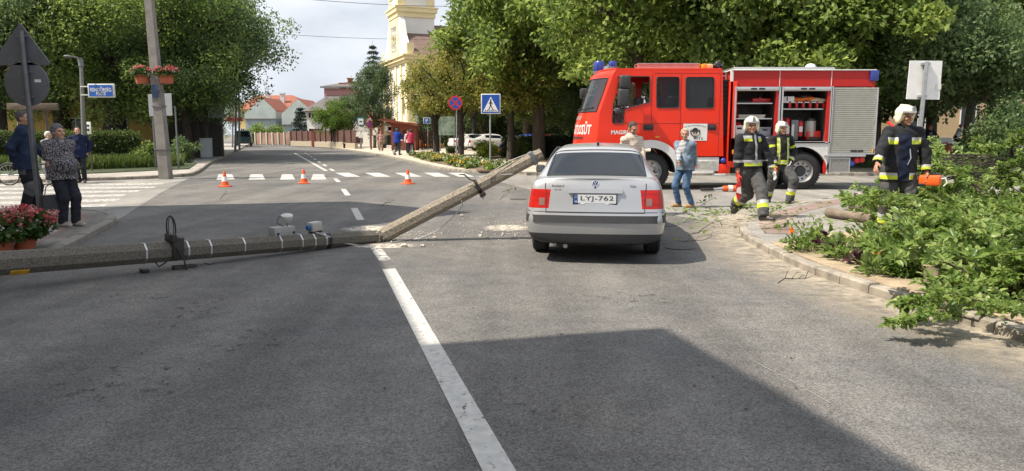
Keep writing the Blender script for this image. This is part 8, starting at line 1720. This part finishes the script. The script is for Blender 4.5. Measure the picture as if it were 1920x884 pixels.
# bicycles
def bicycle(label, loc, rz, colour=M_black, sc=1.0, basket=False, steer=0):      # local +X forward
    t = thing('bicycle', label, 'bicycle', loc, rz, sc=sc); rw = .34
    for x in (-.52, .55):
        w = MB().torus((x, 0, rw), rw - .018, .018, n=32, k=6).build('wheel', M_rub, t); q = MB().torus((x, 0, rw), rw - .045, .009, n=28, k=5).tube([(x, -.03, rw), (x, .03, rw)], .025, 8)
        for k in range(14): a = k * math.pi / 7; q.tube([(x, 0, rw), (x + (rw - .045) * math.cos(a), 0, rw + (rw - .045) * math.sin(a))], .003, 4)
        q.build('spokes', M_alu, w, smooth=0)
    f = MB()
    for a, b in (((-.52, 0, rw), (-.08, 0, .30)), ((-.08, 0, .30), (-.22, 0, .84)), ((-.52, 0, rw), (-.2, 0, .76)), ((-.08, 0, .30), (.36, 0, .70)), ((.36, 0, .70), (.40, 0, .90)), ((.36, 0, .72), (.55, 0, rw)), ((-.17, 0, .62), (.37, 0, .78))): f.tube([a, b], .017, 8)
    f.build('frame', colour, t); MB().ell((-.26, 0, .89), (.14, .08, .035)).tube([(-.22, 0, .80), (-.24, 0, .88)], .014, 6).build('saddle', M_black, t)
    MB().tube([(.28, -.28, 1.0), (.40, -.2, 1.02), (.40, .2, 1.02), (.28, .28, 1.0)], .013, 6).tube([(.40, 0, .88), (.40, 0, 1.02)], .014, 6).build('handlebar', M_alu, t)
    MB().lathe([(0, -.01), (.09, -.01), (.09, .01), (0, .01)], 18, XF((-.08, .03, .30), rx=R(90))).tube([(-.08, .05, .30), (.05, .08, .20)], .012, 6).tube([(-.08, -.05, .30), (-.21, -.08, .40)], .012, 6).build('crank', M_greymetal, t)
    m = MB()
    for x in (-.52, .55):
        m.tube([(x + (rw + .02) * math.cos(a), 0, rw + (rw + .02) * math.sin(a)) for a in np.linspace(R(20), R(165), 12)], .012, 5)
    m.build('mudguard', colour, t)
    if basket: MB().box(.44, .70, -.16, .16, .78, 1.0, .02).build('basket', M_kdark, t)
    return t
bl = AT(81, 325, 23.0); bicycle('bicycle with silver spokes held by the woman in the pale top', (bl.x - .52, 23.0, 0), R(4), M_greymetal)
# ---- people at the kiosk
lc = G(714.5, 284, .1); person('woman in a red striped top walking on the far pavement with a dark bag', lc, R(25), 1.66, hands=((.24, -.06, .82), (-.22, -.12, .9)), trousers=cloth('beige trousers', (.30, .22, .16)), shoes=M_sandal, top=mat('pink striped top', (.45, .12, .11), .9, var=.4, scale=14, col2=(.6, .45, .4), stretch=(.2, .2, 1)), hair=mat('reddish hair', (.20, .07, .03), .9), hairstyle='thick', h=.018, sleeve=.5, fingers=False, girth=1.1)
t = thing('carrier_bag', 'dark bag carried by the woman in the red striped top', 'bag', (lc.x + .33, lc.y, .1)); MB().box(-.13, .13, -.06, .06, .25, .62, .03).build('bag', M_bag, t); MB().tube([(-.07, 0, .62), (0, 0, .78), (.07, 0, .62)], .012, 6).build('handle', M_bag, t)
K_roy = cloth('royal blue jacket', (.02, .05, .30)); K_pnk = cloth('bright pink jacket', (.48, .055, .11)); K_wh = cloth('white blouse', (.62, .60, .57))
for (px, py, lab, tp_, hr_, H_, bx, trs) in ((745, 291, 'person in a royal blue jacket astride a bicycle seen from behind', K_roy, MATS['short grey hair'], 1.82, -.25, cloth('grey trousers', (.08, .085, .1))), (771, 289.5, 'person in a bright pink jacket with dark hair astride a bicycle', K_pnk, MATS['dark hair'], 1.76, .0, K_drk)):
    lc = G(px, py, .1); rz_ = R(165) if bx else R(200); person(lab, lc, rz_, H_, feet=((.20, -.05, 0, 0), (-.20, .08, 0, 0)), hands=((.24, -.48, 1.06), (-.24, -.48, 1.06)), world=False, lean=(0, 0), yaw=0, pitch=R(8), trousers=trs, shoes=BOOT, top=tp_, hair=hr_, hairstyle='thick', h=.018, fingers=False, girth=1.12, top_r=1.22, arm_r=1.3)
    bicycle('black bicycle under the person in the royal blue jacket' if bx else 'black bicycle under the person in the bright pink jacket', lc + Vector((math.sin(rz_) * .1, -math.cos(rz_) * .1, 0)), rz_ - R(90), M_black, 1.0)
lc = G(759.5, 288, .1) + Vector((.05, 1.4, 0)); person('woman in a white blouse facing the two cyclists', lc, R(10), 1.70, trousers=K_drk, shoes=BOOT, top=K_wh, hair=MATS['reddish hair'], hairstyle='thick', h=.018, fingers=False)
lc = G(543, 271.5, .1); person('distant person in pale clothes on the far pavement by the brown fence', lc, R(0), 1.70, trousers=cloth('pale trousers', (.4, .42, .45)), shoes=BOOT, top=cloth('pale shirt', (.5, .52, .55)), hair=K_grh, h=.025, fingers=False)
# ---- park people
lc = Vector((AT(1739, 300, 33.5).x, 33.5, .25)); K_gt = cloth('grey cropped trousers', (.10, .095, .11))
person('woman in a dark open jacket and grey cropped trousers standing on the lawn', lc, R(-5), 1.72, feet=((.10, 0, 0, R(20)), (-.10, 0, 0, R(-15))), hands=((.20, -.02, 1.02), (-.12, -.24, 1.05)), elbow=((1, .3, 0), (-1, .4, 0)), yaw=R(8), trousers=K_gt, shoes=mat('pale boots', (.35, .28, .22), .7), top=[K_nv, cloth('patterned top', (.25, .22, .18), .4)], top_colour=lambda c, J, s: np.where((c[:, 1] < 0) & (np.abs(c[:, 0]) < .07) & (c[:, 2] < 1.42 * s), 1, 0), hair=MATS['reddish hair'], hairstyle='thick', h=.014, girth=1.08, top_r=1.1, arm_r=1.1, hemz=.86)
lc = Vector((AT(1793, 260, 47).x, 47, .25)); person('cyclist in a white shirt riding behind the linden trunk', lc + Vector((-.05, 0, .22)), R(85), 1.74, feet=((.12, .08, .08, R(85)), (.02, -.08, .28, R(85))), hands=((.52, .22, .98), (.52, -.22, .98)), lean=(.22, 0), trousers=K_drk, shoes=BOOT, top=cloth('white shirt', (.66, .67, .68)), hair=MATS['dark hair'], h=.018, fingers=False, hip=.06)
bicycle('bicycle of the cyclist in the white shirt', lc + Vector((.18, 0, 0)), R(-4), M_black)
# ---- driver in the cab
p = T(1207, 186, .62); lc = Vector((XT + p[0] - .04, YT + .62, 1.30)); person('driver in dark blue clothes sitting in the cab of the fire engine', lc, R(-80), 1.76, feet=((-.48, -.1, .15, R(-90)), (-.48, .12, .15, R(-90))), hands=((-.42, -.14, .86), (-.40, .14, .86)), hip=.47, trousers=K_drk, shoes=BOOT, top=cloth('blue uniform', (.02, .05, .12)), hair=MATS['dark hair'], h=.016, fingers=False, hemz=.40)
# ================================================================ CUT BRANCHES, LOGS AND PLANTS OF THE NEAR CORNER
L_cut = leafmat('cut branch leaves', [(.045, .09, .02), (.10, .175, .036), (.22, .31, .075), (.42, .49, .21)], .42, rough=.36, nscale=2.5)
def ovate(P, D_, N_, size, rng):      # pointed leaves folded along the midrib, drooping at the tip
    n = len(P); l = size * rng.uniform(.6, 1.5, n); D_ = D_ / np.linalg.norm(D_, axis=1)[:, None]; N_ = N_ - D_ * (N_ * D_).sum(1)[:, None]; N_ /= np.linalg.norm(N_, axis=1)[:, None] + 1e-9; S_ = np.cross(D_, N_); dr = rng.uniform(.05, .30, n); fo = rng.uniform(.05, .22, n)
    def pt(u, w, z): return P + D_ * (u * l)[:, None] + S_ * (w * l)[:, None] + N_ * ((z * l) - dr * l * u * u)[:, None]
    z = np.zeros(n); vs = [pt(0, 0, z), pt(.30, .26, fo), pt(.68, .22, fo), pt(1.0, 0, z), pt(.68, -.22, fo), pt(.30, -.26, fo), pt(.30, 0, z), pt(.68, 0, z)]
    V = np.stack(vs, 1).reshape(-1, 3); T_ = np.array([(0, 1, 6), (1, 2, 7), (1, 7, 6), (2, 3, 7), (0, 6, 5), (6, 7, 4), (6, 4, 5), (7, 3, 4)]); return V, (np.arange(n)[:, None, None] * 8 + T_[None]).reshape(-1, 3)
def branch_proto(label, seed, L_, nl, lsize, arch=.13, side_n=9, name='cut_branch', group='leafy branches cut from the fallen tree', thick=.016):
    rng = np.random.default_rng(seed); rnd = random.Random(seed); t = thing(name, label, 'branch', group=group); mb = MB(); main = [Vector((L_ * u, .10 * L_ * math.sin(u * 3 + seed), arch * L_ * math.sin(u * 2.6) * (.6 if u > .7 else 1))) for u in np.linspace(0, 1, 9)]
    mb.tube(main, [thick * (1 - .8 * i / 8) + .002 for i in range(9)], 6); tw = [main]
    for k in range(side_n):
        i = rnd.randint(1, 7); a = main[i]; sg = rnd.choice((-1, 1)); ln = L_ * rnd.uniform(.22, .48) * (1 - i / 12); e = a + Vector((ln * rnd.uniform(.4, .9), sg * ln * rnd.uniform(.4, 1), ln * rnd.uniform(-.15, .55))); m = a.lerp(e, .5) + Vector((0, 0, .06 * ln)); mb.tube([a, m, e], [thick * .45, thick * .3, .002], 5); tw.append([a, m, e])
    mb.build('stem', M_bark, t); P, D_, N_ = [], [], []
    for k in range(nl):
        w = tw[rnd.randrange(len(tw))] if rnd.random() > .25 else main; u = rnd.uniform(.18, 1) * (len(w) - 1); i = min(int(u), len(w) - 2); p = w[i].lerp(w[i + 1], u - i); d = (w[i + 1] - w[i]).normalized(); o = Vector((rnd.gauss(0, .5), rnd.gauss(0, .7), rnd.gauss(.05, .35))); q = p + o * .03; P.append(q); D_.append(d * .7 + o); N_.append((rnd.gauss(0, .45), rnd.gauss(0, .45), 1))
    V, Fq = ovate(np.array(P, float), np.array([tuple(x) for x in D_]), np.array(N_, float), lsize, rng); npmesh('leaves', V, Fq, L_cut, t); return t
lab = 'leafy green branch lying in the heap of cut branches on the right corner'
B1 = branch_proto(lab, 301, 1.5, 560, .088); B2 = branch_proto(lab, 302, 1.25, 500, .082, .16); B3 = branch_proto(lab, 303, 1.8, 680, .094, .11, 14)
rnd = random.Random(9); first = {}
def placeb(src, px, py, z, rz, sc, tilt=0.0, roll=0.0, label=None, zg=.11):
    g = G(px, py, zg + z) if True else 0; o = src if src.name not in first else dup(src)
    first[src.name] = 1
    o.location = (g.x, g.y, zg + z); o.rotation_euler = (roll, tilt, rz); o.scale = (sc,) * 3
    if label: o['label'] = label
    return o
# far heap behind the firefighter, then the near heap
for i in range(106):
    far = i < 48; o = (B1, B2, B3)[i % 3]; o2 = o if o.name not in first else dup(o); first[o.name] = 1
    if far:
        D = rnd.uniform(12.6, 15.6); px = rnd.uniform(1640, 2000); hm = .08 + .95 * min(1, max(0, (px - 1765) / 110)); p = AT(px, 330, D); o2.location = (p.x, D, .14 + rnd.uniform(0, hm)); o2.rotation_euler = (rnd.gauss(0, .4), rnd.uniform(-.3, .3), rnd.uniform(0, 6.28)); s_ = rnd.uniform(.7, .95)
    else:
        py = rnd.uniform(425, 580); px = rnd.uniform(1795 + (py - 425) * .75, 2130); g = G(px, py, .1); o2.location = (g.x, g.y, .15 + rnd.uniform(0, .22)); o2.rotation_euler = (rnd.gauss(0, .35), rnd.uniform(-.24, .06), R(180) + rnd.gauss(-.2, .7)); s_ = rnd.uniform(.55, .85)
    if i > 91: D = rnd.uniform(8.9, 10.2); p = AT(rnd.uniform(1725, 1850), 330, D); o2.location = (p.x, D, .15 + rnd.uniform(.05, .42)); s_ = rnd.uniform(.45, .62)
    o2.scale = (s_,) * 3
placeb(B1, 1840, 604, .03, R(180), .52, .07, .1, 'leafy branch sprawling over the kerb, nearest the road'); placeb(B2, 1830, 560, .05, R(195), .7, .04, -.2, 'leafy branch tip hanging over the kerb stones, left of the nearest one'); placeb(B3, 1960, 606, .06, R(170), .55, -.1, .2, 'leafy branch over the kerb at the right picture edge')
placeb(B2, 1830, 418, .22, R(165), .85, -.22, .2, 'pale leafy branch rising against the dark trousers of the chainsaw firefighter'); placeb(B1, 1730, 390, .05, R(185), .5, -.1, .3, 'low leafy branch at the boots of the chainsaw firefighter'); placeb(B2, 1690, 374, .05, R(170), .55, 0, 0, 'leafy branch on the paving left of the chainsaw firefighter')
# bare twig bundle in the heap
q = MB()
for k in range(46): a = rnd.gauss(.1, .25); p = Vector((rnd.uniform(-.6, .6), rnd.uniform(-.4, .4), rnd.uniform(.0, .45))); d = Vector((math.cos(a), math.sin(a) * .4, rnd.uniform(-.15, .2))) * rnd.uniform(.4, .9); q.tube([p - d * .5, p + Vector((0, 0, .04)), p + d * .5], [.012, .010, .005], 5)
c = AT(1815, 300, 13.6); tag(q.build('twig_bundle', M_barkdark), 'bundle of bare brown twigs on top of the far branch heap', 'twigs').location = (c.x, 13.6, .75)
# logs
M_log = mat('log bark', (.17, .135, .10), .95, var=.35, scale=6, bump=.9, bscale=25, stretch=(.4, 1, 1)); M_end = mat('sawn wood', (.20, .165, .12), .85, var=.15, scale=15)
def log(label, p, q, r):
    p, q = Vector(p), Vector(q); t = thing('log', label, 'log', p, group='sawn logs'); d = q - p; rr = random.Random(int(p.x * 100)); pts = [d * u + Vector((rr.gauss(0, .008), rr.gauss(0, .008), rr.gauss(0, .006))) for u in np.linspace(0, 1, 7)]; MB().tube(pts, [r * rr.uniform(.93, 1.07) for _ in range(7)], 14).build('bark', M_log, t); dn = d.normalized()
    for e, s in ((pts[0], -1), (pts[-1], 1)): MB().tube([e + dn * s * .001, e + dn * s * .004], r * .92, 14).build('sawn_end', M_end, t)
def gl(px, py, z): g = G(px, py, z); return (g.x, g.y, z)
log('long grey log pointing left out of the branch heap', gl(1552, 399, .19), gl(1648, 412, .19), .085); log('short log lying behind the long grey one', gl(1594, 387, .19), gl(1660, 392, .19), .08); log('short thick log inside the flower bed below the long one', gl(1615, 455, .22), gl(1655, 445, .2), .08); log('grey log half under the leaves right of the ball shaped box shrub', gl(1745, 515, .19), gl(1830, 500, .2), .075); log('small log beside the purple plants in the flower bed', gl(1650, 478, .19), gl(1682, 480, .19), .07)
# stump and plants of the bed
L_box = leafmat('box leaves', [(.03, .07, .010), (.06, .12, .016), (.10, .17, .025)], .25, nscale=4)
bush('box_shrub', 'ball shaped green box shrub in the near flower bed', 1697, 518, .26, 2600, L_box, .05, 401, .11, .95); bush('box_shrub', 'second round box shrub near the right edge among the branches', 1862, 535, .26, 2400, L_box, .05, 402, .11, .95)
bush('box_shrub', 'small round box shrub right of the second one by the right edge', 1905, 560, .2, 1600, L_box, .05, 403, .11, .95)
def plant(label, px, py, r, h, ml, n, size, seed, flower=None, cat='plant'):
    g = G(px, py, .11); rng = np.random.default_rng(seed); t = thing('bed_plant', label, cat, g, group='small plants of the near flower bed'); d = rng.normal(size=(n, 3)); d[:, 2] = np.abs(d[:, 2]) + .25; d /= np.linalg.norm(d, axis=1)[:, None]; P = d * np.array([r, r, h]) * rng.uniform(.2, 1, (n, 1)); nn = rng.normal(size=(n, 3)); nn[:, 2] += 1.5
    V, Fq = ovate(P, d + rng.normal(0, .35, (n, 3)), nn, size, rng); npmesh('leaves', V, Fq, ml, t); sm = MB()
    for k in range(10): sm.tube([(0, 0, 0), tuple(P[k] * .6), tuple(P[k])], .004, 4)
    sm.build('stems', L_cut, t)
    if flower:
        Q = []
        for k in range(flower[1]): a = rng.uniform(0, 6.28); c = np.array([math.cos(a) * r * .5, math.sin(a) * r * .5, h * rng.uniform(.9, 1.15)]); g2 = rng.normal(size=(26, 3)); g2 /= np.linalg.norm(g2, axis=1)[:, None]; Q.append(c + g2 * np.array([.028, .028, .016]))
        V, Fq = leaves(np.concatenate(Q), .035, rng, aspect=.8, up=.6); npmesh('blossoms', V, Fq, flower[0], t)
    return t
plant('marigold plant with one orange flower at the left tip of the flower bed', 1500, 470, .24, .22, L_mid, 150, .07, 411, (F_org, 1)); plant('bushy green plant right of the marigold at the bed tip', 1530, 464, .26, .26, L_lime, 170, .08, 412); plant('dark purple leaved plant between two green ones in the flower bed', 1555, 473, .20, .20, F_pur, 90, .08, 413); plant('green plant right of the purple one in the flower bed', 1575, 485, .26, .24, L_mid, 170, .08, 414); plant('green plant with an orange flower just left of the ball shaped shrub', 1640, 516, .22, .22, L_mid, 150, .07, 415, (F_org, 1)); plant('green plant behind the ball shaped shrub', 1660, 490, .26, .30, L_lime, 170, .08, 416); plant('small purple plant near the middle of the flower bed', 1612, 496, .14, .14, F_pur, 90, .08, 417); plant('taller green plant at the back of the flower bed below the long log', 1622, 470, .3, .34, L_lime, 200, .09, 418); plant('plant with yellow flowers under the cut branches', 1815, 520, .24, .28, L_mid, 150, .07, 419, (F_yel, 5)); plant('purple plant under the branches at the right edge', 1885, 560, .2, .18, F_pur, 120, .09, 420); plant('white flowered plant in front of the ball shaped shrub', 1665, 505, .16, .2, L_mid, 90, .06, 421, (F_white, 3))
# loose leaves on the ground
rng = np.random.default_rng(77); P = []
for k in range(520):
    px, py = rng.uniform(1250, 1900), 0
    py = 388 + abs(rng.normal(0, 22)) if px < 1480 else rng.uniform(385, 470) if px < 1640 else 400 + (px - 1600) * .65 + rng.normal(0, 25); g = G(px, py, .0); onp_ = px > 1400; P.append((g.x, g.y, .125 if onp_ else .012))
P = np.array(P); n = len(P); V, Fq = ovate(P, np.concatenate([rng.normal(size=(n, 2)), rng.normal(0, .12, (n, 1))], 1), np.concatenate([rng.normal(0, .25, (n, 2)), np.ones((n, 1))], 1), .085, rng); tag(npmesh('fallen_leaves', V, Fq, L_cut), 'loose green leaves scattered over the corner paving and road', 'leaves', kind='stuff')
# ---- clean up: nothing left without a parent that is not a thing
bpy.context.view_layer.update()
